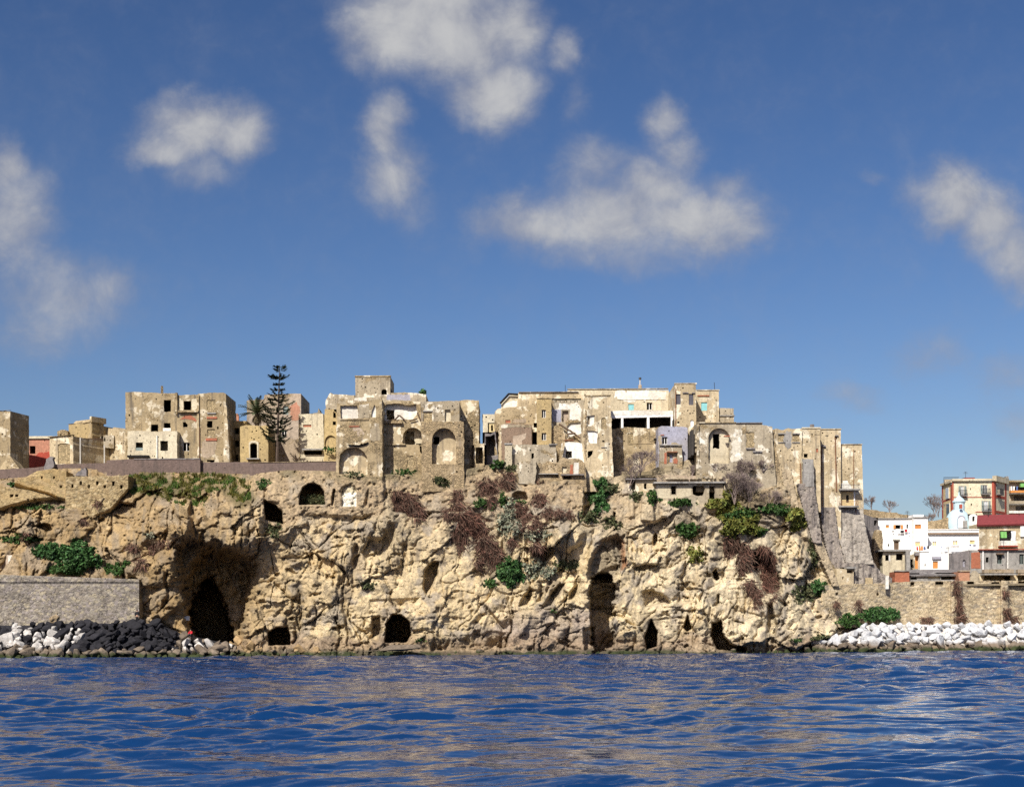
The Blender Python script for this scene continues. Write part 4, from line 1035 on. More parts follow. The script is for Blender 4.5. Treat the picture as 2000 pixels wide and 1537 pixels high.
wall(t, (520, 24), (586, 24), [(520, 925), (520, 862), (545, 858), (586, 857), (586, 925)], .6, 'palepink', [], .6, 25)
t = bld('cream_house', 'narrow cream house with overhanging balcony slab beside the garden', 'house', 610, 900, 20)
pn = wall(t, (583, 20), (634, 20), [(583, 925), (583, 809), (631, 808), (634, 925)], 7, 'cream', [W(592, 829, 608, 834, 'bw', mat='brick'), W(594, 880, 629, 888, 'o', room=1.5)], .35, 26, )  # dark slot cut beneath the slab, standing for its shade
slab(t, pn, 592, 877.5, 631, 880.5, .9, .05, 'cement', 'balcony_slab'); pipe(t, pn, 585, 812, 898, 'tan', .09)
t = bld('stepped_house', 'ochre house with half-hidden arch in the gap before the blocked-arch palazzo', 'house', 645, 885, 15.5)
pn = wall(t, (632, 15.5), (664, 15.5), [(632, 925), (634, 799), (652, 799), (653, 806), (664, 806), (664, 925)], 5, 'ochre', [A_(634.5, 850, 657, 882, 'n', 12, dep=.3, mat='ochre'), W(651, 804, 656, 816), W(650, 823, 656, 830)], .5, 27)
t = bld('grey_house', 'grey flat-roofed house behind the upper rooms with white walls', 'house', 665, 790, 17)
wall(t, (636, 18), (693, 17), [(636, 860), (636, 782), (643, 770), (646, 767), (650, 770), (692, 772), (692, 860)], 7, 'grey', [], .45, 28)

# palazzo with the blocked arch, and its roofless neighbours
t = bld('ruined_palazzo', 'ruined palazzo front with large blocked arch and bare white room open at the top', 'ruin', 705, 925, 5.3)
pn = wall(t, (656, 5.3), (748, 5.3), [(656, 960), (657, 840), (658, 788), (664, 789), (690, 790), (692, 787), (722, 783), (726, 781), (746, 780), (747.5, 930), (750, 960)], 9, 'tan',
          [A_(662, 873, 718, 926, 'n', None, dep=1.0, mat='tan2'), PL([(665, 818), (665, 792), (698, 792), (700, 817)], 'n', dep=.45, mat='whitewash', name='white_room_wall'),
           PL([(725, 815), (727, 800), (731, 790), (734, 800), (734, 815)], 'n', dep=.3, mat='whitewash', name='white_room_wall')], .7, 29, hrough=.8)
patch(t, pn, [(701, 818), (701, 792), (720, 788), (722, 816)], 'grey', .05, .9); patch(t, pn, [(722, 860), (724, 828), (740, 826), (744, 858), (730, 862)], 'grey', .03, 1.2)
patch(t, pn, [(672, 862), (676, 838), (700, 832), (712, 846), (704, 862)], 'palepink', .03, 1.4); slab(t, pn, 664, 818.5, 720, 820.5, .15, .1, 'tan', 'string_course')
prism(t, 'broken_cornice', [(679, 868, 5.0), (700, 869, 4.9), (712, 866, 4.9), (719, 863, 5.0), (716, 868, 5.1), (700, 872, 5.1), (681, 871, 5.1)], (0, .5, 0), 'nearblack')
slab(t, pn, 682, 832, 702, 834, .12, .05, 'brick', 'lintel')
t = bld('roof_tower', 'square blank tower room on the roofs with one small arched window', 'roof tower', 728, 782, 13)
pn = wall(t, (694, 13), (762.5, 13), R(694, 735, 762.5, 800), 6, 'grey', [A_(745, 760, 755.5, 771, 'w', 4)], .35, 30); slab(t, pn, 693, 733.5, 763.5, 736.5, .1, .3, 'tan', 'cornice')
t = bld('upper_house', 'pale upper storey with weedy parapet behind the white open room', 'house', 770, 785, 11)
pn = wall(t, (690, 11), (832, 11), [(690, 860), (690, 778), (745, 775), (763, 774), (764, 767), (790, 766), (815, 768), (832, 770), (832, 860)], 6, 'grey', [], .5, 31)
patch(t, pn, [(692, 783), (693, 777), (716, 776), (717, 783)], 'whitewash', .02, .7)
patch(t, pn, [(755, 781), (756, 771), (800, 770), (802, 782)], 'lilac', .015, .7)
t = bld('roofless_house', 'roofless house with white inner wall, dark doorway and fallen rafters above two arches', 'ruin', 787, 925, 8.2)
pn = wall(t, (745, 8.2), (826, 8.2), [(745, 960), (745, 788), (760, 783), (775, 785), (800, 783), (826, 785), (826, 960)], 3, 'tan',
          [PL([(747.5, 820), (747.5, 796), (756, 789), (775, 788), (800, 792), (813, 789), (815, 808), (806, 819)], 'n', dep=.8, mat='whitewash', name='white_room_wall', inner=[W(753.5, 799, 769.5, 818.5, 'd')]),
           A_(787, 835, 827.4 - 2, 868, 'n', 18, dep=1.4, mat='cream', inner=[PL([(790, 867), (789, 850), (793, 839), (808, 839), (808, 867)], 'd')]),
           W(795, 890, 808, 921, 'bd'), PL([(819, 871), (825, 871), (825, 888), (820, 882)], 'o')], .7, 32, hrough=.7)
patch(t, pn, [(766, 866), (768, 830), (782, 826), (784, 866)], 'tan2', .03, 1.0); slab(t, pn, 748, 867, 792, 869.5, .3, .05, 'tan', 'string_course')
for (x0, y0, x1, y1) in ((770, 821, 780, 811), (780, 811, 791, 821), (815, 806, 822, 823), (800, 822, 815, 818)):
    tube('fallen_rafter', [P(x0, y0, 7.9), P(x1, y1, 7.9)], .11, 'wood', t, 4)
slab(t, pn, 746, 823, 786, 828, .5, .1, 'rubble', 'broken_floor')
t = bld('ruined_house', 'ruined house with deep open arch and blocked doorway over a rough blocked vault', 'ruin', 865, 915, 6.2)
pn = wall(t, (824, 6.2), (906, 6.2), [(824, 960), (823, 826), (850, 823), (880, 827), (898, 822), (905, 824), (907, 960)], 9, 'rubble',
          [A_(843.5, 836, 890, 906, 'n', 23, dep=1.3, mat='tan2', inner=[W(846, 851, 857, 865)])], .8, 33, hrough=.8)
patch(t, pn, [(893, 905), (895, 880), (902, 870), (904, 905)], 'rubble', .1, 1)
pn = wall(t, (822, 7.0), (898, 7.0), [(822, 840), (822, 785), (845, 784), (870, 783), (897, 783), (897.5, 840)], 7, 'grey', [W(827, 804, 844, 829, 'bd'), W(869, 800, 880, 823, 'n', dep=.4, mat='cream')], .45, 34, name='upper_wall')
slab(t, pn, 826, 802, 845, 804, .1, .05, 'cement', 'lintel'); slab(t, pn, 822, 824, 900, 826.5, .25, .05, 'tan', 'string_course')
t = bld('side_house', 'dark-sided house standing behind the vaulted ruin at the alley', 'house', 918, 900, 11)
pn = wall(t, (896, 11), (936, 11), [(896, 960), (896, 783), (908, 781), (935, 782), (936, 960)], 8, 'tan', [], .4, 35)
t = bld('alley_wall', 'shadowed wall stub with dark doorway at the bottom of the alley', 'ruin', 930, 915, 10)
wall(t, (926, 9.5), (946, 9.5), [(926, 960), (926, 868), (946, 866), (946, 960)], 3, 'tan', [W(929, 868 + 6, 943, 905, 'd')], .5, 36)
t = bld('far_house', 'distant pale cream wall seen through the alley gap', 'house', 955, 850, 36)
wall(t, (943, 36), (968, 36), R(943, 809, 968, 900), 5, 'cream', [W(948, 813, 951, 816)], .3, 37); wall(t, (955, 33), (968, 33), R(955, 828, 968, 900), 2, 'yellow', [W(959, 830, 963, 842)], .3, 38, name='lower_wall')

# the middle group
t = bld('gabled_house', 'house with sloping dark eave and white gable wall at the edge of the alley', 'house', 1000, 800, 18)
pn = wall(t, (979, 18), (1060, 18), [(979, 860), (979, 788), (995, 772), (1022, 771), (1060, 773), (1060, 860)], 8, 'cream', [W(1018, 787, 1023, 790)], .3, 39)
tube('eave', [P(977, 788, 17.6), P(993.5, 769.5, 17.6), P(1012, 770.5, 17.6)], .16, 'nearblack', t, 4); patch(t, pn, [(983, 797), (984, 789), (1002, 782), (1010, 783), (1010, 797)], 'whitewash', .03, .5)
t = bld('terraced_house', 'broad tan house with thin dark cornice behind the little window tower', 'house', 1070, 790, 16.5)
pn = wall(t, (1012, 16.5), (1140, 16.5), [(1012, 860), (1012, 768), (1015, 766), (1100, 766.5), (1130, 767), (1140, 780), (1140, 860)], 8, 'tan2', [], .35, 40); slab(t, pn, 1013, 765, 1130, 767, .25, .3, 'darkcement', 'cornice')
t = bld('rubble_house', 'rubble-walled house with dark alley side above the brown rendered block', 'house', 1005, 890, 13)
pn = wall(t, (964, 13.2), (1050, 13), [(966, 960), (966, 806), (972, 798), (990, 796), (1030, 793), (1050, 790), (1050, 960)], 7, 'tan', [W(987, 820, 997, 826, 'bw', mat='brick'), PL([(1040, 868), (1040, 845), (1050, 842), (1050, 868)], 'o', room=2), W(1042, 826, 1049, 835)], .5, 41, hrough=.3)
patch(t, pn, [(999, 826), (1000, 819), (1027, 818), (1027, 826)], 'palepink', .03, .6)
t = bld('alley_house', 'narrow dark-fronted house at the foot of the alley', 'house', 958, 890, 12)
wall(t, (945, 12), (973, 11.5), [(945, 925), (947, 846), (958, 848), (967, 842), (973, 890), (973, 925)], 3, 'darkcement', [PL([(948, 889), (948, 852), (958, 852), (966, 848), (971, 889)], 'o', dep=.4, room=4)], .5, 42)
t = bld('brown_block', 'dark brown rendered block with pale pink patch and rounded corner beside the alley', 'house', 1008, 868, 10.9)
pn = wall(t, (978, 10.9), (1039, 10.9), [(976, 915), (978, 829), (990, 827), (1038, 829), (1039, 915)], 3, 'brown', [], .4, 43)
patch(t, pn, [(1001, 868), (1002, 852), (1012, 850), (1020, 848), (1028, 846), (1026, 856), (1020, 860), (1020, 868)], 'palepink', .03, .8); patch(t, pn, [(979, 836), (979, 829), (1037, 830), (1037, 835), (1010, 834)], 'grey', .03, .8)
patch(t, pn, [(973, 912), (974, 832), (979, 830), (980, 912)], 'tan2', .05, .5)
t = bld('window_tower', 'narrow yellow-tan tower with two framed windows one above the other', 'house', 1062, 865, 11.4)
pn = wall(t, (1049, 11.4), (1077, 11.4), [(1049, 930), (1049, 779), (1053, 777), (1074, 778), (1077, 781), (1077, 930)], 6, 'ochre', [W(1058, 800, 1066, 816, frame='frame'), W(1058, 845, 1067, 860, frame='frame')], .4, 44)
slab(t, pn, 1048, 777, 1078, 779, .1, .2, 'tan', 'cornice')
t = bld('open_room_house', 'collapsed house showing white inner rooms and slanting beams between tower and tall grey wall', 'ruin', 1107, 870, 13.2)
pn = wall(t, (1075, 13.2), (1140, 13.2), [(1075, 930), (1075, 781), (1090, 782), (1140, 781), (1140, 930)], 5, 'grey',
          [W(1098, 802, 1110, 824, 'n', dep=.5, mat='palepink'), PL([(1107, 855), (1108, 832), (1114, 826), (1134, 824), (1136, 846), (1128, 850)], 'n', dep=.3, mat='whitewash', name='white_room_wall')] +
          [W(1085 + k * 7 + (k % 3), 783, 1087 + k * 7 + (k % 3), 785.5, 'o', room=.6) for k in range(7)], .5, 45, hrough=.5)
patch(t, pn, [(1078, 824), (1078, 800), (1096, 800), (1096, 824)], 'lilac', .03, .6); patch(t, pn, [(1090, 800), (1092, 788), (1112, 790), (1128, 786), (1136, 800), (1134, 820), (1112, 820), (1112, 800)], 'whitewash', .02, 1.2)  # lilac patch paints in the blue-grey shadow on the white wall
pn = wall(t, (1074, 12.2), (1106, 12.2), [(1074, 930), (1076, 838), (1082, 832), (1092, 830), (1100, 836), (1104, 850), (1106, 880), (1106, 930)], 1.4, 'rubble', [], .8, 46, name='broken_wall')
for (x0, y0, x1, y1) in ((1092, 828, 1112, 841), (1112, 840, 1134, 856), (1108, 848, 1124, 846)): tube('fallen_beam', [P(x0, y0, 12.6), P(x1, y1, 12.4)], .13, 'wood', t, 4)
slab(t, pn, 1103, 860, 1120, 862, 1.0, .05, 'rust', 'lintel')
t = bld('tall_house', 'tall grey-tan house front with blocked arched window and torn white plaster along its edge', 'house', 1168, 925, 10.3)
pn = wall(t, (1137, 10.3), (1194, 10.3), [(1139, 960), (1141, 900), (1136, 860), (1139, 840), (1140, 800), (1143, 774), (1160, 772.5), (1192, 772.5), (1195, 850), (1197, 905), (1200, 960)], 7, 'tan2',
          [A_(1174, 815.5, 1184.5, 838, 'bw', 5), PL([(1147, 832), (1147, 812), (1162, 811), (1160, 826), (1155, 832)], 'n', dep=.3, mat='whitewash', name='white_room_wall', inner=[W(1147.6, 813, 1152, 829, 'bd', mat='palepink')]),
           PL([(1148, 862), (1147, 841), (1156, 841), (1168, 843), (1166, 866), (1156, 866)], 'n', dep=.25, mat='whitewash', name='white_room_wall'), W(1176, 860, 1181, 863.5), PL([(1147, 893), (1148, 881), (1158, 880), (1157, 887), (1150, 894)], 'o')], .6, 47, hrough=.6)
slab(t, pn, 1141, 771.5, 1193, 773.8, .12, .2, 'tan', 'cornice'); slab(t, pn, 1174, 873, 1185, 874.5, .12, .05, 'cement'); patch(t, pn, [(1142, 836), (1143, 800), (1146, 806), (1146, 840), (1144, 900), (1141, 880)], 'rubble', .12, 1.2)
t = bld('white_room', 'roofless room with dazzling white back wall and square black window', 'ruin', 1118, 896, 10.8)
pn = wall(t, (1095, 10.8), (1143, 10.8), [(1095, 935), (1097, 866), (1110, 863), (1128, 864), (1142, 868), (1143, 935)], 2, 'whitewash', [W(1105, 881, 1117, 893.5)], .6, 48)
wall(t, (1093, 9.4), (1104, 9.4), [(1093, 935), (1093, 880), (1098, 872), (1100, 862), (1103, 866), (1100, 884), (1096, 900), (1096, 935)], 1.2, 'tan', [], .6, 49, name='broken_wall')
t = bld('low_house', 'long low grey house with small dark slot window and square end pier', 'house', 1045, 896, 9.2)
pn = wall(t, (987, 9.2), (1088, 9.2), [(987, 935), (988, 869), (1030, 868), (1086, 869), (1088, 935)], 3, 'grey', [W(1038, 885, 1043, 896, 'd')], .5, 50)
slab(t, pn, 1072, 867, 1088, 869.3, .3, .1, 'cement', 'ledge')
pn = wall(t, (986, 8.3), (1000, 8.3), R(986, 868, 1000, 935), 1, 'cream', [], .3, 51, name='pier'); slab(t, pn, 985, 865.5, 1001, 868.5, .15, .15, 'cement', 'pier_cap')
t = bld('wall_fragment', 'smooth plastered block of fallen house on the brown brush edge', 'ruin', 1030, 930, 7.6)
wall(t, (1011, 7.6), (1047, 7.6), [(1012, 945), (1013, 903), (1022, 901), (1036, 900), (1043, 893), (1048, 900), (1046, 945)], 2, 'grey', [], 1.0, 52)
t = bld('wall_fragment', 'row of broken room stumps with white and brick-red plaster scraps at the cliff edge', 'ruin', 1100, 930, 8.8)
pn = wall(t, (1046, 8.8), (1144, 8.8), [(1046, 960), (1047, 912), (1054, 902), (1060, 908), (1070, 900), (1084, 905), (1092, 898), (1100, 893), (1110, 896), (1124, 895), (1136, 899), (1143, 906), (1146, 960)], 2.5, 'rubble', [W(1098, 911, 1107, 924, 'n', dep=.3, mat='cream'), W(1062, 927, 1090, 933, 'o'), W(1100, 930, 1116, 936, 'o')], .9, 53)
patch(t, pn, [(1120, 926), (1121, 904), (1131, 903), (1130, 926)], 'whitewash', .04, .6); patch(t, pn, [(1113, 926), (1114, 908), (1119, 907), (1119, 926)], 'brick', .04, .5)
slab(t, pn, 1096, 926.5, 1140, 929, .6, .1, 'darkcement', 'broken_floor'); slab(t, pn, 1052, 925, 1090, 927, .5, .1, 'cement', 'broken_floor')

# the white palazzo on the summit
t = bld('white_palazzo', 'long flaking whitewashed palazzo with loggia of white pillars on the summit', 'house', 1250, 835, 15)
pn = wall(t, (1107, 21), (1306, 21), [(1107, 850), (1107, 764), (1116, 760), (1200, 760.5), (1306, 762), (1306, 850)], 9, 'cream', [W(1227, 789, 1238, 801, 's', mat='turq', dep=.12), W(1263, 786, 1274, 800.5, frame='frame')], .35, 54)
slab(t, pn, 1108, 758.5, 1305, 761, .15, .3, 'grey', 'cornice'); patch(t, pn, [(1200, 778), (1202, 764), (1300, 764), (1302, 782), (1262, 780), (1230, 786)], 'whitewash', .02, 1.5); slab(t, pn, 1206, 780.5, 1300, 781.5, .06, .02, 'tan', 'string_course')
pn = wall(t, (1193, 15.2), (1317, 15.2), [(1193, 960), (1193, 803), (1230, 801), (1317, 802), (1317, 960)], 4.5, 'tan',
          [PL([(1194.5, 839), (1194.5, 817.5), (1213, 817), (1213, 835)], 'o', dep=.4, room=3.5, reveal='whitewash'), PL([(1217.5, 834), (1217.5, 817), (1263.5, 815.5), (1263.5, 836)], 'o', dep=.4, room=3.5, reveal='whitewash'), PL([(1268.5, 836), (1268.5, 815), (1310, 814.5), (1310, 832)], 'o', dep=.4, room=3.5, reveal='whitewash'),
           W(1226, 846, 1237, 869, 'bw')], .25, 55, name='loggia_wall')
patch(t, pn, [(1193.2, 811), (1193.2, 803), (1230, 801.5), (1316.5, 802.5), (1316.5, 810)], 'whitewash', .05, .3, name='parapet'); patch(t, pn, [(1193.2, 817), (1193.2, 811.8), (1316, 810.5), (1316, 814), (1265, 815)], 'white', .12, .15, name='lintel_beam')
for x0, x1, y1 in ((1213.2, 1217.3, 836), (1263.7, 1268.3, 837), (1310.2, 1315.5, 834)): slab(t, pn, x0, 814, x1, y1, .08, .02, 'white', 'pillar')
for y in (866, 884): slab(t, pn, 1228, y, 1275, y + 1.2, .06, .02, 'tan', 'string_course')
tube('mast', [P(1250, 761, 21.5), P(1250, 741, 21.5)], [.12, .08], 'pipe', t); slab(t, Panel((1245, 21.5), (1255, 21.5)), 1247, 752, 1253, 760.5, .2, .2, 'palepink', 'chimney'); tube('mast_head', [P(1250, 741.5, 21.5), P(1250, 737.5, 21.5)], .2, 'iron', t)
tube('antenna', [P(1104, 768, 20), P(1104, 752, 20)], .035, 'iron', t, 4)
t = bld('square_tower', 'square cream tower with two slate-shuttered windows and lit flank on the summit', 'tower', 1338, 835, 13)
pn = wall(t, (1317.5, 13), (1360.5, 13), [(1317.5, 880), (1318, 750), (1359, 749.5), (1360.5, 880)], 11, 'tan2', [W(1320.5, 770, 1329.5, 790, 's', mat='dshutter'), W(1345.5, 769, 1354.5, 791, 's', mat='dshutter'), W(1323, 823, 1327, 827), A_(1348, 820, 1355, 834, 's', 3, mat='white')], .3, 56)
slab(t, pn, 1333, 766.5, 1344, 768.5, .2, .05, 'darkcement', 'ledge'); slab(t, pn, 1351, 767, 1357, 768.5, .2, .05, 'darkcement', 'ledge'); slab(t, pn, 1317, 748, 1361, 750.5, .08, .3, 'grey', 'cornice'); pipe(t, pn, 1319.5, 760, 832, 'rust', .06)
t = bld('summit_house', 'cream house with turquoise blind beside the square tower, tall aerial on its roof', 'house', 1382, 825, 17.5)
pn = wall(t, (1355, 17.5), (1404, 17.5), [(1355, 860), (1355, 762), (1404, 763), (1404.5, 860)], 6, 'tan2', [W(1369.5, 786, 1381, 802, 's', mat='turq', dep=.12)], .3, 57)
slab(t, pn, 1362, 772, 1385, 774, .15, .03, 'brick', 'ledge'); slab(t, pn, 1360, 761, 1405, 763.3, .1, .2, 'grey', 'cornice'); patch(t, pn, [(1363, 786), (1364, 776), (1380, 776), (1382, 784)], 'cream', .02, .7)
tube('antenna', [P(1396, 763, 18), P(1395, 747, 18)], .04, 'iron', t, 4)
t = bld('roof_hut', 'small grey water-tank hut stepping down beside the turquoise-blind house', 'roof hut', 1418, 825, 18)
pn = wall(t, (1403, 18), (1434, 18), [(1403, 860), (1403, 797), (1433, 797.5), (1434, 860)], 4, 'grey', [], .4, 58); slab(t, pn, 1405, 811, 1435, 813, .2, .1, 'cement', 'ledge')

# the eastern houses
t = bld('lilac_house', 'lilac-grey rendered house with framed window over a broken room of red bricks', 'house', 1308, 905, 11.8)
pn = wall(t, (1285.5, 11.8), (1343, 11.8), [(1285.5, 940), (1285.5, 835), (1292, 832), (1340, 834), (1343, 836), (1343, 940)], 6, 'lilac', [W(1293, 853, 1303.5, 868, frame='frame')], .35, 59)
patch(t, pn, [(1286, 872), (1286, 852), (1292, 850), (1292, 870), (1310, 870), (1316, 864), (1330, 866), (1332, 874), (1300, 875)], 'grey', .03, 1.1); slab(t, pn, 1290, 849, 1297, 850.5, .12, .03, 'brick', 'lintel')
pn = wall(t, (1288, 10.8), (1334, 10.8), [(1287, 960), (1289, 871), (1320, 870), (1332, 871), (1334, 960)], 1, 'grey', [W(1303, 884, 1323, 905, 'n', dep=.4, mat='palepink', inner=[W(1308, 887, 1314, 902, 's', mat='lilac')])], .6, 60, name='lower_wall')
slab(t, pn, 1302, 881.5, 1323, 884, .2, .05, 'rust', 'lintel'); slab(t, pn, 1287, 868.5, 1333, 870.5, .3, .1, 'cement', 'ledge'); patch(t, pn, [(1315, 905), (1315, 897), (1320, 894), (1324, 899), (1323, 906)], 'brick', .06, .6); patch(t, pn, [(1297, 906), (1298, 884), (1302, 884), (1302, 906)], 'brick', .04, .5)
slab(t, Panel((1275, 16), (1286, 11.8)), 1277, 856, 1279.5, 861, .02, .3, 'nearblack', 'side_window')
t = bld('arched_house', 'pale flaking house with tall arched recess framing a black doorway', 'house', 1420, 900, 9.3)
pn = wall(t, (1361.5, 9.3), (1509, 9.3), [(1359, 960), (1361.5, 828), (1380, 825), (1437, 825), (1440, 826), (1488, 827), (1490, 830), (1508, 833), (1512, 900), (1518, 960)], 11, 'grey',
          [A_(1383.5, 836, 1425, 905, 'n', 20, dep=.75, mat='cream', inner=[W(1394, 846, 1407, 875, 'd')]), W(1457, 844, 1473, 874, 'bw'), W(1347.5 + 20, 868, 1369, 870, 'o', room=.5)], .55, 61, hrough=.6)
patch(t, pn, [(1427, 902), (1428, 870), (1436, 836), (1450, 842), (1446, 880), (1452, 900)], 'pale', .02, 1.6); patch(t, pn, [(1364, 880), (1365, 846), (1378, 842), (1380, 884)], 'pale', .02, 1.6)
slab(t, pn, 1457, 875, 1474, 877.5, .25, .03, 'darkcement'); slab(t, pn, 1470, 881, 1488, 883.5, .25, .03, 'darkcement'); slab(t, pn, 1413, 852, 1424, 854, .12, -.7, 'brick', 'broken_shelf')
slab(t, pn, 1360, 824.5, 1437, 826.5, .2, .2, 'tan', 'cornice'); slab(t, pn, 1437, 825.2, 1489, 827.2, .2, .2, 'darkcement', 'cornice')
pnl = wall(t, (1343, 20.2), (1361.2, 9.45), [(1343, 935), (1343, 838), (1361.2, 828), (1361.2, 935)], .3, 'grey', [W(1344.5, 868, 1354.5, 897, 'd', room=1.5), W(1359, 848, 1360.6, 884, 'o', room=.3), PL([(1355, 886), (1356, 880), (1358.5, 882), (1357, 889)], 'o', room=.4)], .3, 62, name='side_wall', backdir=(.3, 0, 0))
t = bld('broken_house', 'sandy house with two blocked windows and torn corner next to the arched house', 'ruin', 1535, 890, 10.2)
pn = wall(t, (1506, 10.2), (1566, 10.2), [(1504, 900), (1508, 840), (1515, 837), (1530, 840), (1540, 836), (1550, 838), (1566, 837), (1566, 985), (1524, 985), (1516, 940)], 6, 'tan2', [W(1520, 849, 1532, 863, 'bw'), W(1548, 847, 1561, 863, 'bw')], .7, 63, hrough=.3)
for x0, x1 in ((1519, 1533), (1547, 1562)): slab(t, pn, x0, 846, x1, 848, .15, .03, 'cement', 'lintel'); slab(t, pn, x0, 863.3, x1, 865, .15, .03, 'cement', 'sill')
patch(t, pn, [(1506, 940), (1506, 838), (1513, 838), (1514, 870), (1520, 900), (1524, 940)], 'rubble', .15, 1.3)
patch(t, pn, [(1530, 862), (1534, 842), (1546, 842), (1546, 872), (1538, 880)], 'cement', .02, 1.2)
t = bld('sandstone_house', 'plain sandy house front with one square black window above the ladder block', 'house', 1582, 900, 10.6)
pn = wall(t, (1561, 10.6), (1603, 10.6), [(1561, 1000), (1562, 838), (1570, 836), (1602, 836.5), (1603, 1000)], 6, 'tan2', [W(1570, 886, 1577.5, 893.5), W(1591, 849, 1601, 864, 'bw', dep=.05, mat='tan2'), W(1594, 876, 1598, 883, 'bw', mat='brick')], .3, 64)
slab(t, pn, 1566, 834.5, 1603, 837, .12, .2, 'cream', 'cornice'); tube('chimney', [P(1586, 838, 12), P(1586, 829, 12)], .3, 'darkcement', t, 4)
t = bld('ladder_block', 'blunt grey block with iron ladder hanging down its lit flank', 'outbuilding', 1570, 945, 9.2)
pn = wall(t, (1567, 9.2), (1590, 9.2), [(1567, 950), (1567, 896), (1589, 897), (1590, 950)], 4, 'cement', [], .5, 65)
pns = wall(t, (1546, 15.8), (1566.8, 9.25), [(1546, 952), (1546, 901), (1566.8, 895), (1566.8, 950)], .3, 'tan2', [], .3, 66, name='side_wall', backdir=(.4, .5, 0))
lad = []
for sx in (1561, 1565): a = pns.sz(sx, 905)[0]; lad.append((a - .05, a + .05, pns.sz(sx, 946)[1], pns.sz(sx, 905)[1], .06, .14))
for k in range(9): a, b = pns.sz(1561, 900)[0], pns.sz(1565, 900)[0]; z = pns.sz(1563, 907 + k * 4.6)[1]; lad.append((a + .05, b - .05, z - .035, z + .035, .08, .12))
boxes('ladder', pns, lad, 'rust', t)
t = bld('tall_tenement', 'tall plain sandy tenement with rusty drainpipes dropping towards the buttresses', 'house', 1622, 1000, 13)
pn = wall(t, (1602, 13), (1643, 13), [(1602, 1110), (1602.5, 838), (1642, 838.5), (1643, 1110)], 6, 'tan2', [W(1630, 852, 1635, 858), W(1612, 850, 1618, 852, 'bw', mat='cement')], .3, 67)
slab(t, pn, 1603, 837, 1643, 839.5, .1, .2, 'tan', 'cornice'); pipe(t, pn, 1604.5, 870, 1000, 'rust', .07, x2=1606); pipe(t, pn, 1631, 855, 960, 'rust', .08, x2=1633.5); slab(t, pn, 1603, 870, 1612, 873, .3, .03, 'darkcement', 'ledge')
slab(t, pn, 1631, 850, 1637, 852, .25, .03, 'darkcement', 'hood')
t = bld('end_tenement', 'last tenement at the cliff corner with two stacked balconies and yellow wall between', 'house', 1660, 990, 13.9)
pn = wall(t, (1631, 13.9), (1684, 13.9), [(1631, 1090), (1632, 868.5), (1683, 868), (1686, 960), (1690, 1090)], 6, 'tan2', [W(1646, 938, 1656, 955, 's', mat='white', dep=.06)], .3, 68)
slab(t, pn, 1631, 867, 1684, 869, .1, .2, 'tan', 'cornice'); pipe(t, pn, 1667, 878, 955, 'rust', .05); pipe(t, pn, 1671, 992, 1090, 'rust', .05, x2=1678)
patch(t, pn, [(1638, 956), (1640, 948), (1648, 940), (1655, 940), (1662, 950), (1664, 956)], 'whitewash', .02, .8)
patch(t, pn, [(1636, 989), (1636, 960), (1668, 960), (1668, 989)], 'yellow', .04, .2, name='yellow_wall')
slab(t, pn, 1635, 956, 1676, 959, 1.4, .03, 'cement', 'balcony_slab'); slab(t, pn, 1634, 989, 1673, 992, 1.3, .03, 'cement', 'balcony_slab')
slab(t, pn, 1652.5, 967, 1657.5, 981, .06, .02, 'nearblack', 'door'); slab(t, pn, 1637, 966, 1641, 988, .07, .02, 'white', 'shutter'); slab(t, pn, 1667, 958, 1669, 989, .2, .02, 'white', 'post')
for (ya, yb, xa, xb, dp, mt) in ((980, 989, 1635, 1672, 1.25, 'rust'), (948, 956, 1636, 1675, 1.35, 'iron')):
    a, b = pn.sz(xa, ya)[0], pn.sz(xb, ya)[0]; z1, z0 = pn.sz(xa, ya)[1], pn.sz(xa, yb)[1]
    rl = [(a, b, z1 - .05, z1, dp - .05, dp)] + [(a + (b - a) * k / 18 - .018, a + (b - a) * k / 18 + .018, z0, z1 - .05, dp - .045, dp - .005) for k in range(19)] + [(q, q + .04, z1 - .05, z1, .05, dp - .051) for q in (a, b - .04)]
    boxes('railing', pn, rl, mt, t)

t = bld('buttress', 'great sloping grey cement buttress below the ladder block', 'buttress', 1585, 1060, 10)
relief(t, 'face', [(1557, 944, 9.1), (1590, 944, 9.1), (1597, 985, 9.3), (1604, 1040, 9.5), (1606, 1062, 9.5), (1588, 1060, 9.3), (1572, 1010, 9.3)], DARKC)
relief(t, 'footing', [(1588, 1058, 9.7), (1608, 1058, 9.8), (1634, 1128, 9.6), (1640, 1145, 9.5), (1626, 1145, 9.2), (1606, 1100, 9.4)], TANC)
t = bld('buttress', 'ochre rubble buttress strip leaning beside the torn corner of the sandy house', 'buttress', 1545, 990, 9.4)
relief(t, 'face', [(1526, 915, 10.0), (1545, 915, 9.9), (1560, 985, 9.5), (1562, 1004, 9.3), (1540, 1000, 9.3), (1530, 950, 9.7)], TANC)
t = bld('buttress', 'smooth grey flared foot of the last tenement under its balconies', 'buttress', 1665, 1080, 12.5)
relief(t, 'face', [(1632, 991, 13.7), (1686.5, 991, 13.7), (1692, 1030, 13.3), (1700, 1070, 13.0), (1708, 1102, 12.7), (1652, 1102, 12.3), (1640, 1060, 12.8)], CEM)
t = bld('buttress', 'tapering grey foot wall under the tenement with rusty drainpipes', 'buttress', 1620, 1090, 12)
relief(t, 'face', [(1602, 990, 12.8), (1631.7, 990, 12.9), (1640, 1060, 12.5), (1652, 1102, 12.1), (1660, 1130, 11.8), (1632, 1130, 11.2), (1616, 1080, 11.8), (1606, 1035, 12.4)], DARKC)
t = bld('apron_wall', 'spreading grey cement apron sloping down to the pale sea wall', 'retaining wall', 1690, 1140, 12)
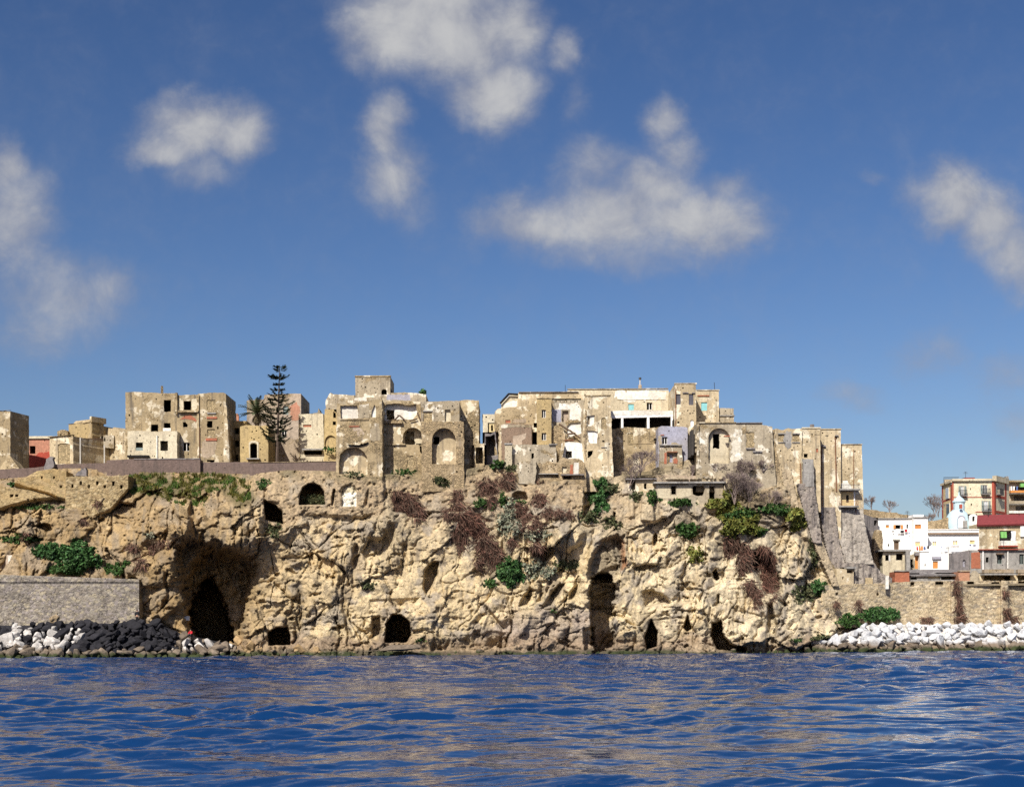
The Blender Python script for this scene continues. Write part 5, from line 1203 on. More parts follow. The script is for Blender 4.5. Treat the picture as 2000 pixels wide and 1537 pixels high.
relief(t, 'face', [(1634, 1098, 12.0), (1708, 1098, 12.6), (1722, 1118, 13.0), (1742, 1128, 13.6), (1745, 1150, 13.5), (1640, 1150, 10.6)], DARKC)
prism(t, 'streak', [(1690, 1128, 12.35), (1705, 1128, 12.6), (1704, 1147, 12.25), (1690, 1147, 11.9)], (0, .3, 0), 'tan')
t = bld('small_shed', 'small tan shed with flat slab roof under the tenement buttress', 'shed', 1650, 1145, 10.3)
pn = wall(t, (1634, 10.2), (1668, 10.8), [(1634, 1152), (1634, 1110), (1667, 1112), (1668, 1152)], 2, 'tan2', [W(1645, 1126, 1648, 1131), W(1654, 1106 + 7, 1666, 1119, 'o', room=1)], .4, 69); slab(t, pn, 1652, 1107, 1670, 1110.5, .4, .5, 'cement', 'roof')

t = bld('flat_roof_hut', 'low whitewashed hut with flat slab roof and three dark openings on the overgrown ledge', 'hut', 1345, 975, 8)
pn = wall(t, (1281, 8), (1416, 8), [(1278, 1000), (1281, 945), (1412, 944), (1418, 1000)], 4, 'grey', [W(1311, 949, 1320.5, 965.5), PL([(1353, 965), (1352, 952), (1357, 948), (1374, 948), (1377, 954), (1375, 963), (1372, 968), (1360, 968)], 'o'), W(1385, 949, 1396, 974, 'd')], .5, 70, hrough=.6)
patch(t, pn, [(1283, 972), (1284, 947), (1309, 947), (1309, 968), (1322, 968), (1322, 948), (1350, 947), (1350, 968), (1320, 974)], 'cream', .02, .8)
slab(t, pn, 1276, 941, 1416, 945, .7, 3, 'cement', 'roof'); slab(t, pn, 1310, 946.5, 1322, 949, .15, .02, 'cement', 'lintel')
pn = wall(t, (1282, 9.6), (1405, 9.6), [(1282, 942), (1283, 928), (1340, 928), (1345, 932), (1352, 929), (1405, 931), (1405, 942)], .5, 'palepink', [W(1293, 933, 1303, 936, 'o', room=.4), W(1314, 934, 1331, 936.5, 'o', room=.4)], .5, 71, name='roof_parapet')
t = bld('lean_to', 'dark-roofed lean-to with tiny black openings left of the flat-roofed hut'.replace('left of', 'beside'), 'shed', 1250, 955, 9)
pn = wall(t, (1226, 9), (1281, 9), [(1226, 985), (1226, 937), (1281, 936), (1281, 985)], 2, 'tan2', [W(1233, 940, 1241, 956, 'o'), W(1258, 944, 1263, 955)], .6, 72); slab(t, pn, 1222, 934.5, 1282, 937.5, .5, 1, 'darkcement', 'roof')
# ------------------------------------------------------------------ the inhabited town to the east
def cloth(parent, name, pn, x0, y0, x1, y1, mat, off=.35):
    a = pn.sz(x0, y1); b = pn.sz(x1, y0); V, F = [], []
    for i in range(7):
        for j in range(3):
            V.append(pn.w((a[0] + (b[0] - a[0]) * i / 6, b[1] + (a[1] - b[1]) * j / 2), off + .06 * math.sin(i * 2.1 + x0) * j))
    for i in range(6):
        for j in range(2): F.append([i * 3 + j, i * 3 + j + 1, i * 3 + j + 4, i * 3 + j + 3])
    o = mesh_py(name, V, F, M[mat], parent)
    return o


def laundry(label, pn, items, group='washing on the lines', off=.45):
    """a line of washing: the line and its clothes"""
    x0 = min(i[0] for i in items) - 2; x1 = max(i[2] for i in items) + 2; y = min(i[1] for i in items)
    t = thing('washing_line', label, 'washing', pn.w(pn.sz((x0 + x1) / 2, y), off), group)
    tube('line', [pn.w(pn.sz(x0, y), off), pn.w(pn.sz(x1, y), off)], .015, 'iron', t, 4)
    for (a, b, c, d, m) in items: cloth(t, 'garment', pn, a, b, c, d, m, off)


t = bld('stone_terrace', 'weathered tan terrace wall with overgrown top behind the white house', 'terrace wall', 1745, 1012, 38)
pn = wall(t, (1690, 36), (1790, 40), [(1690, 1050), (1690, 994), (1707, 996), (1745, 1001), (1786, 1008), (1790, 1050)], 5, 'rubble', [], .8, 81)
pn = wall(t, (1690, 30), (1716, 31), [(1690, 1110), (1690, 1005), (1712, 1012), (1716, 1040), (1712, 1110)], 4, 'darkcement', [PL([(1707, 1026), (1707, 1016), (1714, 1015), (1714, 1026)], 'o', room=1)], .6, 82, name='shaded_wall')
t = bld('stone_pier', 'rough stone pier against the end of the white house', 'pier', 1718, 1070, 30)
wall(t, (1706, 29), (1726, 29), [(1706, 1110), (1708, 1050), (1714, 1034), (1722, 1036), (1724, 1060), (1726, 1110)], 2, 'rubble', [], .8, 83)
t = bld('white_house', 'bright white house with orange-shuttered windows and washing under them', 'house', 1750, 1085, 33)
pn = wall(t, (1715, 33), (1784, 33), R(1715, 1013, 1784, 1115), 8, 'white', [W(1730, 1025, 1736.5, 1031, 's', mat='orange'), W(1749, 1025, 1759, 1032.5), W(1770.5, 1024, 1774, 1032), W(1746, 1056, 1755.5, 1073, 's', mat='wood', name='door'), W(1734, 1062, 1737, 1067)], .12, 84, hrough=.1)
slab(t, pn, 1745, 1025, 1748.8, 1032.5, .08, .02, 'orange', 'shutter'); slab(t, pn, 1759.2, 1025, 1763.5, 1032.5, .08, .02, 'orange', 'shutter'); slab(t, pn, 1714, 1011.3, 1785, 1013.3, .25, .2, 'cement', 'roof_edge'); slab(t, pn, 1744, 1053, 1757, 1055, .3, .02, 'cement', 'hood')
pn2 = wall(t, (1784.5, 32), (1812, 32), R(1784.5, 1011, 1812, 1115), 8, 'white', [W(1787, 1024, 1799, 1032.5, 's', mat='orange', frame='orange'), W(1787.5, 1058, 1797, 1066, 's', mat='yellow')], .12, 85, name='side_wing', hrough=.1)
slab(t, pn2, 1784, 1009.5, 1812.5, 1011.5, .2, .2, 'cement', 'roof_edge'); slab(t, pn2, 1785, 1004.5, 1805, 1009.3, -.3, 3, 'white', 'roof_parapet')
slab(t, pn2, 1785, 1070, 1812, 1078, .9, .02, 'white', 'balcony')
laundry('dark and red washing strung under the orange shutters of the white house', pn, [(1741, 1037, 1744, 1039, 'blackcloth'), (1752, 1037, 1757, 1040, 'whitecloth'), (1757.5, 1036, 1764, 1041, 'blackcloth'), (1765.5, 1034, 1770.5, 1039, 'redcloth'), (1772, 1041, 1776, 1043, 'bluecloth')])
laundry('row of orange, white and blue washing on the white balcony', pn2, [(1786, 1068, 1789, 1075, 'redcloth'), (1791, 1067, 1794, 1076, 'orange'), (1795, 1067, 1799, 1075, 'orange'), (1800, 1068, 1804, 1074, 'bluecloth'), (1807, 1067, 1811, 1072, 'blackcloth')], off=1.0)
t = bld('white_terrace_house', 'long low white house with brown roof cornice in front of the pale blue dome', 'house', 1860, 1080, 36)
pn = wall(t, (1811, 36), (1912, 36), R(1811, 1035, 1912, 1115), 7, 'white', [W(1821, 1057, 1829.5, 1066, 's', mat='yellow', frame='frame'), W(1861.5, 1056, 1865, 1064, 's', mat='yellow'), W(1866, 1056, 1870, 1064, 's', mat='yellow'), W(1894, 1055, 1904, 1062, 's', mat='yellow')], .1, 86, hrough=.1)
slab(t, pn, 1812, 1040, 1910, 1044, .35, .02, 'brown', 'cornice'); slab(t, pn, 1811, 1033, 1912, 1035.2, .15, .2, 'white', 'roof_edge')
pn2 = wall(t, (1812, 33.5), (1838, 33.5), R(1812, 1066, 1838, 1115), 2, 'white', [], .1, 87, name='balcony_front')
laundry('pale washing along the roof edge of the long low white house', pn, [(1830, 1068, 1836, 1070.5, 'bluecloth'), (1840, 1067, 1846, 1073, 'whitecloth'), (1853, 1067, 1870, 1069, 'lilac'), (1890, 1064, 1893, 1067, 'bluecloth'), (1897, 1064, 1902, 1068, 'lilac')], off=.9)

# church
t = bld('church_dome', 'small pale blue church dome with arched niche and little lantern turret', 'church', 1872, 1034, 46)
c = P(1871, 1034, 46); k = (46 + D) / FPX; rx = 24.5 * k
prof = [(1.0, -4), (1.0, 4), (.985, 12), (.93, 20), (.83, 27), (.66, 33), (.46, 37), (.44, 38)]
V, F = [], []
for (r, h) in prof: V += [Vector((c.x + rx * r * math.cos(a * math.pi / 12), c.y + rx * r * math.sin(a * math.pi / 12), c.z + h * k)) for a in range(24)]
for i in range(len(prof) - 1):
    for a in range(24): F.append([i * 24 + a, i * 24 + (a + 1) % 24, (i + 1) * 24 + (a + 1) % 24, (i + 1) * 24 + a])
mesh_py('dome', V, F, M['sky_dome'], t, smooth=True)
V, F = [], []
prof = [(.44, 35), (.44, 52), (.52, 53), (.52, 55), (.42, 57), (.30, 61), (.13, 64), (.05, 67), (.05, 73), (.0, 73.5)]
for (r, h) in prof: V += [Vector((c.x + .2 + rx * r * math.cos(a * math.pi / 6), c.y + rx * r * math.sin(a * math.pi / 6), c.z + h * k)) for a in range(12)]
for i in range(len(prof) - 1):
    for a in range(12): F.append([i * 12 + a, i * 12 + (a + 1) % 12, (i + 1) * 12 + (a + 1) % 12, (i + 1) * 12 + a])
mesh_py('lantern', V, F, M['sky_dome'], t)
pn = Panel((1860, 45 - .45 * rx), (1885, 45 - .45 * rx)); slab(t, pn, 1874.5, 985, 1879, 993, .12, .3, 'redtrim', 'cross_window')
pn = Panel((1860, 45.2 - rx), (1890, 45.2 - rx))
patch(t, pn, arch_poly(1871, 1007, 1884, 1031), 'white', .05, .05, name='niche_panel')
patch(t, pn, [(1870, 1032)] + arch_poly(1870, 1006, 1885, 1032)[1:-1] + [(1885, 1032), (1883.5, 1032)] + arch_poly(1871.5, 1009, 1883.5, 1032)[::-1][1:-1] + [(1871.5, 1032)], 'lilac', .09, .02, name='niche_arch')
slab(t, pn, 1880, 1017, 1888, 1031, .3, .02, 'cement', 'bell_frame')
wall(t, (1894, 44), (1909, 44), [(1894, 1045), (1894, 1008), (1898, 1004), (1905, 1004), (1909, 1008), (1909, 1045)], 3, 'white', [A_(1899, 1008, 1904, 1018, 'w', 2)], .1, 88, name='bell_gable')
t = bld('garden_wall', 'overgrown stone garden wall behind the long low white house', 'garden wall', 1828, 1034, 43)
wall(t, (1811, 43), (1852, 43), [(1811, 1060), (1811, 1018), (1830, 1016), (1852, 1010), (1852, 1060)], 1, 'rubble', [], .8, 89)

t = bld('cream_palazzo', 'three-sided cream palazzo with brick-red corner strips and iron balconies', 'apartment house', 1900, 1010, 62)
bal = dict(frame='frame', leaf='shutter', balcony='darkcement')
pl = wall(t, (1840, 68), (1860, 62), R(1840, 945, 1860, 1030), .5, 'yellow', [W(1848.5, 953.5, 1854.5, 973, 'g', mat='paleglass', **dict(bal, leaf=None)), W(1850, 984, 1856, 1004, 'g', mat='glass', **dict(bal, sides=(0,)))], .08, 90, hrough=.05, name='west_wall', backdir=(2, 1, 0))
pf = wall(t, (1860, 62), (1941, 62), R(1860, 940, 1941, 1030), 6, 'pcream', [W(1876.5, 949, 1883, 968, 'g', mat='paleglass', **bal), W(1919.5, 947, 1928.5, 965, 'g', mat='glass', **dict(bal, sides=(0,))), W(1894.5, 953, 1896.5, 957), W(1896, 983, 1898.5, 988), W(1921.5, 978, 1930, 998, 'g', mat='paleglass', **bal)], .08, 91, hrough=.05, name='south_wall', backdir=(5, 6, 0))
pr = wall(t, (1941, 62), (1965, 67), R(1941, 940, 1965, 1030), .5, 'pcream', [W(1947, 947, 1951.5, 965, 'g', mat='paleglass', **dict(bal, sides=(0,))), W(1947, 976, 1953, 992, 's', mat='shutter')], .08, 92, hrough=.05, name='east_wall')
slab(t, pf, 1858.5, 935, 1942, 939.8, .45, .3, 'cream', 'cornice'); slab(t, pr, 1941.5, 935, 1966, 939.8, .45, .3, 'cream', 'cornice'); slab(t, pl, 1839, 942, 1860, 945.2, .4, .3, 'cream', 'cornice')
for p_, x0, x1, y0 in ((pl, 1839.8, 1842, 945.5), (pl, 1857.2, 1859.6, 945.5), (pf, 1860.2, 1862, 940), (pf, 1937.5, 1940.7, 940), (pr, 1941.4, 1944, 940), (pr, 1962, 1964.8, 940)): slab(t, p_, x0, y0, x1, 1012, .1, .02, 'redtrim', 'corner_strip')
slab(t, pf, 1862.3, 970, 1937.3, 971.6, .09, .02, 'redtrim', 'string_course'); slab(t, pl, 1842.3, 976, 1857, 977.2, .09, .02, 'redtrim', 'string_course'); slab(t, pr, 1944.3, 970, 1961.8, 971.6, .09, .02, 'redtrim', 'string_course'); slab(t, pf, 1905, 999, 1937, 1000.5, .09, .02, 'redtrim', 'string_course'); slab(t, pr, 1944.3, 1000, 1961.8, 1001.5, .09, .02, 'redtrim', 'string_course')
pt = Panel((1843, 65), (1872, 65)); rl = []
for a in np.arange(1843, 1873, 2.0): q = pt.sz(a, 936)[0]; rl.append((q - .02, q + .02, pt.sz(a, 942)[1], pt.sz(a, 932)[1], -.02, .02))
rl.append((pt.sz(1843, 932)[0], pt.sz(1873, 932)[0], pt.sz(1843, 932.6)[1], pt.sz(1843, 931.8)[1], -.03, .03)); boxes('roof_railing', pt, rl, 'iron', t)
slab(t, pt, 1845, 936, 1862, 944, .05, .4, 'grey', 'roof_parapet'); slab(t, Panel((1890, 66), (1905, 66)), 1884, 932.5, 1904, 935.5, 0, 2, 'redroof', 'roof_ridge')
t = bld('balcony_block', 'apartment block with orange and grey balcony fronts, green awning under its roof', 'apartment house', 1990, 1005, 75)
pn = wall(t, (1964, 75), (2060, 75), R(1964, 942, 2060, 1040), 10, 'palepink', [W(1974, 950, 2050, 958, 'o', room=1.5, room_mat='cement'), W(1980, 968, 2050, 978, 'o', room=1.5, room_mat='cement'), W(1984, 988, 2050, 997, 'o', room=1.5, room_mat='cement')], .15, 93)
slab(t, pn, 1970, 958.5, 2060, 963.5, 1.2, .02, 'orange', 'balcony_front'); slab(t, pn, 1970, 964, 2060, 965.5, 1.3, .02, 'cement', 'balcony_slab'); slab(t, pn, 1966, 979, 2060, 985, 1.2, .02, 'grey', 'balcony_front'); slab(t, pn, 1966, 985.2, 2060, 986.5, 1.3, .02, 'cement', 'balcony_slab'); slab(t, pn, 1966, 998, 2060, 1003, 1.2, .02, 'whitewash', 'balcony_front')
slab(t, pn, 1966, 938, 2060, 942, .8, 1, 'grey', 'roof'); slab(t, pn, 1990, 945, 2010, 952, 1.0, -.4, 'green', 'awning'); slab(t, pn, 1965, 930, 1970, 938, 0, 1, 'cement', 'chimney')
for x, m_ in ((1973, 'whitecloth'), (1978, 'whitecloth'), (1984, 'bluecloth'), (1992, 'blackcloth')): cloth(t, 'hanging_cloth', pn, x, 950, x + 3, 958, m_, .3)
t = bld('red_roof_house', 'tan house under a long dull red roof, balcony with green and white cloths', 'house', 1955, 1075, 40)
pn = wall(t, (1910, 40), (2120, 40), R(1910, 1023, 2120, 1110), 8, 'tan2', [W(1952, 1036, 1979, 1056, 'o', room=1.5, room_mat='cement')], .2, 94)
prism(t, 'roof', [(1908, 1025, 39.4), (1909, 1006, 44), (2125, 1000, 44), (2125, 1020, 39.4)], (0, .15, -.25), 'redroof')
slab(t, pn, 1950, 1056.5, 1982, 1066, 1.2, .02, 'whitewash', 'balcony_front'); slab(t, pn, 1949, 1066.5, 1983, 1068.5, 1.3, .02, 'redtrim', 'balcony_slab')
cloth(t, 'green_cloth', pn, 1950, 1039, 1962, 1051, 'green', .9); cloth(t, 'white_cloth', pn, 1971, 1038, 1980, 1056, 'whitecloth', .9); cloth(t, 'black_cloth', pn, 1967, 1041, 1971, 1051, 'blackcloth', 1.0)
slab(t, pn, 1992, 1024, 2010, 1048, .3, -.05, 'white', 'white_bay')

# lower row above the sea wall
t = bld('weathered_house', 'weathered grey house with flat roof and two shadowed windows below the white house', 'house', 1752, 1115, 27)
pn = wall(t, (1724, 27), (1774, 27), R(1724, 1077, 1774, 1130), 5, 'cream', [W(1729, 1084, 1738, 1095), W(1750, 1081, 1763, 1094, room=1.4)], .4, 95, hrough=.3)
slab(t, pn, 1716, 1073.5, 1778, 1077, .6, 2, 'cement', 'roof'); slab(t, pn, 1736, 1084, 1738.5, 1096, .05, .2, 'frame', 'shutter')
wall(t, (1770, 26), (1778, 26), R(1770, 1076, 1778, 1128), .8, 'cement', [], .3, 96, name='pier')
t = bld('shed_row', 'grey sheds with orange plank door between weathered house and bright white yard wall', 'shed', 1788, 1115, 29)
pn = wall(t, (1774, 29), (1802, 29), [(1774, 1135), (1774, 1086), (1785, 1082), (1802, 1081), (1802, 1135)], 3, 'grey', [W(1787, 1086, 1797, 1110, 's', mat='orange', name='door', rough=.1), W(1776, 1092, 1783, 1108, 'o', room=1.5)], .3, 97); slab(t, pn, 1785, 1080, 1799, 1085, .7, .02, 'darkcement', 'canopy')
t = bld('yard_wall', 'bright white yard wall with small orange door', 'yard wall', 1835, 1112, 28)
pn = wall(t, (1797, 28), (1856, 28), [(1797, 1125), (1797, 1079), (1814, 1079), (1816, 1088), (1820, 1080), (1856, 1080), (1856, 1125)], 3, 'white', [W(1822, 1096, 1832, 1110, 's', mat='orange', name='door', rough=.1), W(1806, 1101, 1808, 1106)], .15, 98)
slab(t, pn, 1820, 1087, 1837, 1092, .3, .02, 'lilac', 'awning')
t = bld('grey_house', 'streaked dark grey wall with tiny pale shrine niche', 'house', 1876, 1112, 27.5)
pn = wall(t, (1855, 27.5), (1896, 27.5), [(1855, 1128), (1855, 1080), (1870, 1079), (1896, 1075), (1896, 1128)], 5, 'darkcement', [A_(1880, 1093, 1886, 1107, 'n', 3, dep=.25, mat='lilac')], .3, 99)
t = bld('brick_house', 'narrow house front walled up with a panel of red brick', 'house', 1906, 1112, 27)
pn = wall(t, (1895, 27), (1919, 27), R(1895, 1074, 1919, 1130), 5, 'cement', [], .3, 100); patch(t, pn, [(1897, 1110), (1897, 1079), (1914, 1078), (1915, 1110)], 'brick', .05, .4, name='brick_panel')
pipe(t, pn, 1919.5, 1074, 1131, 'white', .11)
t = bld('long_grey_house', 'long mauve-grey house with green-shuttered windows and pale drainpipes above the sea wall', 'house', 1970, 1118, 27)
pn = wall(t, (1918, 27), (2110, 27), R(1918, 1074, 2110, 1130), 6, 'cement', [W(1925.5, 1088, 1931, 1098), W(1947.5, 1083, 1957, 1101, frame='shutter'), W(1991, 1082, 2000, 1102, frame='shutter'), W(2030, 1082, 2040, 1102, frame='shutter')], .25, 101, hrough=.15)
slab(t, pn, 1910, 1071.5, 2112, 1074, .5, .2, 'redtrim', 'roof_edge'); slab(t, pn, 1945, 1080.5, 1959, 1083, .6, .02, 'wood', 'hood'); pipe(t, pn, 1968, 1075, 1110, 'whitewash', .09)
slab(t, pn, 1918, 1112, 1976, 1121, .9, .02, 'palepink', 'terrace_front'); slab(t, pn, 1984, 1112, 2040, 1121, .9, .02, 'palepink', 'terrace_front')
t = bld('long_shed', 'long low sooty shed roof running behind the sea wall crest', 'shed', 1835, 1130, 21)
pn = wall(t, (1774, 21), (1896, 21), [(1774, 1142), (1774, 1123), (1896, 1121), (1896, 1142)], 3, 'cement', [W(1779, 1124, 1791, 1132, 'o'), W(1838, 1123.5, 1872, 1132, 'o'), W(1812, 1125, 1836, 1131, 's', mat='cream')], .3, 102)
prism(t, 'roof', [(1772, 1124, 20.6), (1776, 1112, 25.5), (1893, 1112, 25.5), (1898, 1122, 20.6)], (0, .1, -.2), 'darkcement')
t = bld('brick_shed', 'red-brown brick shed at the near end of the long sooty roof', 'shed', 1763, 1133, 20)
pn = wall(t, (1748, 20), (1776, 20), R(1748, 1116, 1776, 1142), 3, 'brick', [], .4, 103); slab(t, pn, 1747, 1113.5, 1777, 1116, .2, .3, 'cement', 'roof')
t = bld('brick_shed', 'salmon brick shed between the sooty roof and the awning terrace', 'shed', 1882, 1130, 19.6)
pn = wall(t, (1872, 19.6), (1894, 19.6), R(1872, 1116, 1894, 1142), 3, 'pink', [], .4, 104); slab(t, pn, 1871, 1113.5, 1895, 1116, .2, .3, 'palepink', 'roof')
t = bld('awning_terrace', 'dark shaded terrace under a pale flat awning on the sea wall', 'terrace', 1947, 1133, 20)
pn = wall(t, (1908, 20.5), (2080, 22), R(1908, 1120, 2080, 1145), 3, 'tan2', [W(1922, 1124, 1974, 1134, 'o', dep=.3, room_mat='nearblack'), W(1988, 1124, 2070, 1134, 'o', dep=.3, room_mat='nearblack')], .3, 105)
slab(t, pn, 1914, 1120.5, 1978, 1123.5, 1.5, .3, 'cement', 'awning'); slab(t, pn, 1984, 1120.5, 2078, 1123.5, 1.5, .3, 'palepink', 'awning')
wall(t, (1894, 19.8), (1912, 19.8), [(1894, 1142), (1894, 1128), (1906, 1114), (1912, 1120), (1912, 1142)], 1.5, 'grey', [], .5, 106, name='stair_wall')
t = bld('white_post', 'white rendered post standing on the sea wall beside the grey apron', 'post', 1734, 1148, 12)
wall(t, (1730, 11.5), (1736, 11.5), R(1730, 1124, 1736, 1150), .5, 'whitewash', [], .25, 107)
t = bld('roofless_hut', 'roofless white-walled hut on the terrace above the grey stone sea wall', 'ruin', 45, 1120, 5)
pn = wall(t, (-40, 5.2), (58, 5.0), [(-40, 1128), (-40, 1082), (20, 1083), (56, 1084), (58, 1128)], .5, 'palepink', [PL([(2, 1118), (2, 1084.5), (10, 1084.5), (13, 1118)], 'n', dep=.2, mat='brown')], .7, 108)
patch(t, pn, [(16, 1116), (16, 1085), (54, 1085), (56, 1110), (40, 1117)], 'whitewash', .03, .9)
wall(t, (56, 4.2), (82, 4.2), [(56, 1128), (57, 1090), (62, 1088), (64, 1084), (80, 1084), (82, 1096), (84, 1128)], .5, 'tan', [W(70, 1103, 76, 1110, 's', mat='whitewash')], .8, 109, name='broken_wall')
patch(t, Panel((56, 4.2), (82, 4.2)), [(66, 1093), (66, 1086), (78, 1086), (78, 1093)], 'whitewash', .03, .6)

# aerials on the roofs of the town
for (x, y, h, dep, lab) in ((1772, 1012, 14, 36, 'thin television aerial on the flat roof of the bright white house'), (1886, 932, 11, 66, 'television aerial on the roof of the cream palazzo'), (1930, 1008, 15, 43, 'television aerial standing over the western end of the red roof'), (1960, 1072, 16, 29, 'tall pale aerial pole before the tan house with the red roof'), (1852, 1079, 11, 29, 'small aerial at the edge of the white yard wall'), (1990, 1003, 16, 43, 'television aerial standing over the eastern end of the red roof')):
    b = P(x, y + 2, dep); t = thing('aerial', lab, 'aerial', b, 'roof aerials of the town'); top = P(x, y - h, dep)
    tube('mast', [b, top], .035, 'iron', t, 4)
    for k in range(4): q = b.lerp(top, .72 + .09 * k); tube('rod', [q - Vector((.45 - .06 * k, 0, 0)), q + Vector((.45 - .06 * k, 0, 0))], .015, 'iron', t, 4)
# ------------------------------------------------------------------ boulders
def boulder_mesh(k, mat, squash=.75):
    rg = np.random.default_rng(500 + k); bm = bmesh.new()
    for i in range(17):
        v = rg.normal(size=3); v /= np.linalg.norm(v); r = rg.uniform(.82, 1.05)
        bm.verts.new((v[0] * r * rg.uniform(.95, 1.1), v[1] * r * .95, v[2] * r * squash))
    bmesh.ops.convex_hull(bm, input=bm.verts)
    for v in [v for v in bm.verts if not v.link_faces]: bm.verts.remove(v)
    bmesh.ops.bevel(bm, geom=bm.edges[:], offset=.045, segments=1, affect='EDGES', profile=.6)
    me = bpy.data.meshes.new('boulder'); bm.to_mesh(me); bm.free(); me.materials.append(M[mat]); return me


def stone_mat(name, c, dark=.5, wet=None):
    m, b, p = new_mat(name); geo = b.new('ShaderNodeNewGeometry'); oi = b.new('ShaderNodeObjectInfo'); pos = geo.outputs['Position']
    n = b.noise(pos, 2.2, 6, .65, .3)
    k = b.math('MULTIPLY', b.ramp(n, .3, .7, dark, 1.15, False), b.ramp(oi.outputs['Random'], 0, 1, .72, 1.12, False))
    col = b.mix(1.0, c, k, 'MULTIPLY')
    if wet:
        sp = b.new('ShaderNodeSeparateXYZ'); b.l.new(pos, sp.inputs[0])
        z = b.math('ADD', sp.outputs[2], b.math('MULTIPLY', b.math('SUBTRACT', b.noise(pos, .9, 4), .5), 1.3))
        col = b.mix(b.ramp(z, wet[0], wet[1], 1, 0), col, wet[2]); col = b.mix(b.ramp(z, .25, .6, .85, 0), col, (.035, .048, .014))
    b.l.new(col, p.inputs['Base Color']); p.inputs['Roughness'].default_value = .85
    bump(b, p, b.math('ADD', n, b.math('MULTIPLY', b.noise(pos, 8, 3), .3)), .7, .12)
    return m


M['wboulder'] = stone_mat('white_limestone', (.67, .675, .68), .6, (.7, 1.7, (.23, .175, .125)))
M['dwboulder'] = stone_mat('pale_limestone', (.60, .565, .52), .55, (.6, 1.5, (.20, .15, .10)))
M['bboulder'] = stone_mat('black_lava', (.026, .025, .030), .5, (.2, .6, (.03, .03, .02)))
M['gboulder'] = stone_mat('brown_shore_rock', (.21, .165, .12), .5, (.3, .8, (.06, .055, .03)))
M['oboulder'] = stone_mat('ochre_fallen_rock', (.38, .26, .13), .6, (.3, .8, (.10, .085, .05)))
BM = {m: [boulder_mesh(k + 20 * q, m) for k in range(7)] for q, m in enumerate(('wboulder', 'dwboulder', 'bboulder', 'gboulder', 'oboulder'))}
BL = {'wb': ('boulder', 'white limestone boulder heaped in the breakwater before the pale sea wall', 'boulder', 'white boulders of the eastern breakwater', 'wboulder'),
      'wl': ('boulder', 'chalky white boulder among the black ones under the grey stone sea wall', 'boulder', 'white boulders of the western breakwater', 'dwboulder'),
      'bl': ('boulder', 'black lava boulder in the dark heap under the grey stone sea wall', 'boulder', 'black boulders of the western breakwater', 'bboulder'),
      'gw': ('shore_rock', 'brown weedy rock at the waterline below the black and white boulders', 'rock', 'weedy waterline rocks of the western breakwater', 'gboulder'),
      'ge': ('shore_rock', 'grey-brown weedy rock at the waterline below the white boulders', 'rock', 'weedy waterline rocks of the eastern breakwater', 'gboulder'),
      'oc': ('fallen_rock', 'fallen ochre rock lying along the cliff foot between cave and water', 'rock', 'fallen rocks along the cliff foot', 'oboulder')}
CNT = {}


def boulder(kind, loc, r, rg):
    nm, lab, cat, grp, mt = BL[kind]
    o = bpy.data.objects.new(nm, BM[mt][int(rg.integers(7))]); COL.objects.link(o)
    o.location = loc; o.rotation_euler = (rg.uniform(-1, 1), rg.uniform(-1, 1), rg.uniform(0, 6.28)); o.scale = (r * rg.uniform(.85, 1.45), r * rg.uniform(.8, 1.15), r * rg.uniform(.72, 1.1))
    tag(o, lab, cat, grp); CNT[kind] = CNT.get(kind, 0) + 1


def heap(xs, top, bot, ytop, ybot, rad, kindf, seed, spacing=.78):
    """pack boulders on a sloping bank: columns and rows in photograph units, then jittered"""
    rg = np.random.default_rng(seed); x = xs[0]; pts = []
    row = 0; y = bot(xs[0])
    rpx = rad * 14.0
    t0 = 0
    for k in range(40):
        t = k * rpx * spacing * .95
        done = True
        x = xs[0] + (k % 2) * rpx * spacing
        while x < xs[1]:
            py = bot(x) - t + rg.uniform(-.3, .3) * rpx
            if py > top(x) + rpx * .25:
                done = False
                px = x + rg.uniform(-.35, .35) * rpx
                f = np.clip((py - top(x)) / max(1, bot(x) - top(x)), 0, 1)
                r = rad * rg.choice([.5, .7, .9, 1.15, 1.5], p=[.2, .27, .28, .17, .08])
                yy_ = ytop(x) + (ybot(x) - ytop(x)) * f
                boulder(kindf(px, py, rg), P(float(px), float(py), float(yy_)), r, rg)
            x += rpx * 2 * spacing * rg.uniform(.85, 1.15)
        if done: break


# core of the breakwaters under the boulders
def bank(name, xs, top, bot, ytop, ybot, mat, label, seed):
    gx = np.arange(xs[0], xs[1] + 1, 6.0); V = []; nr = 8
    for k in range(nr):
        f = k / (nr - 1); py = bot(gx) + 6 + (top(gx) + 5 - bot(gx) - 6) * f; y = ybot(gx) + .4 + (ytop(gx) + .5 - ybot(gx) - .4) * f
        V.append(P(gx, py, y + .3 * perlin(gx / 11, gx * 0 + k * 1.7, seed)))
    back = V[-1].copy(); back[:, 1] += 6; V.append(back); n, m = len(V), len(gx)
    I = np.arange(n * m).reshape(n, m); F = np.stack([I[:-1, :-1], I[:-1, 1:], I[1:, 1:], I[1:, :-1]], -1).reshape(-1, 4)
    tag(mesh_np(name, np.concatenate(V), F, M[mat], smooth=False), kind='structure')


wt_top = L((-190, 1212), (0, 1216), (70, 1216), (95, 1212), (300, 1212), (345, 1232), (385, 1244), (450, 1256)); wt_bot = L((-190, 1288), (0, 1287), (450, 1282))
wt_yt = L((-190, -1.6), (300, -1.3), (380, -.8), (450, -.6)); wt_yb = L((-190, -6.5), (300, -6), (450, -3))
bank('shore_bank', (-190, 455), wt_top, wt_bot, wt_yt, wt_yb, 'bboulder', '', 1)


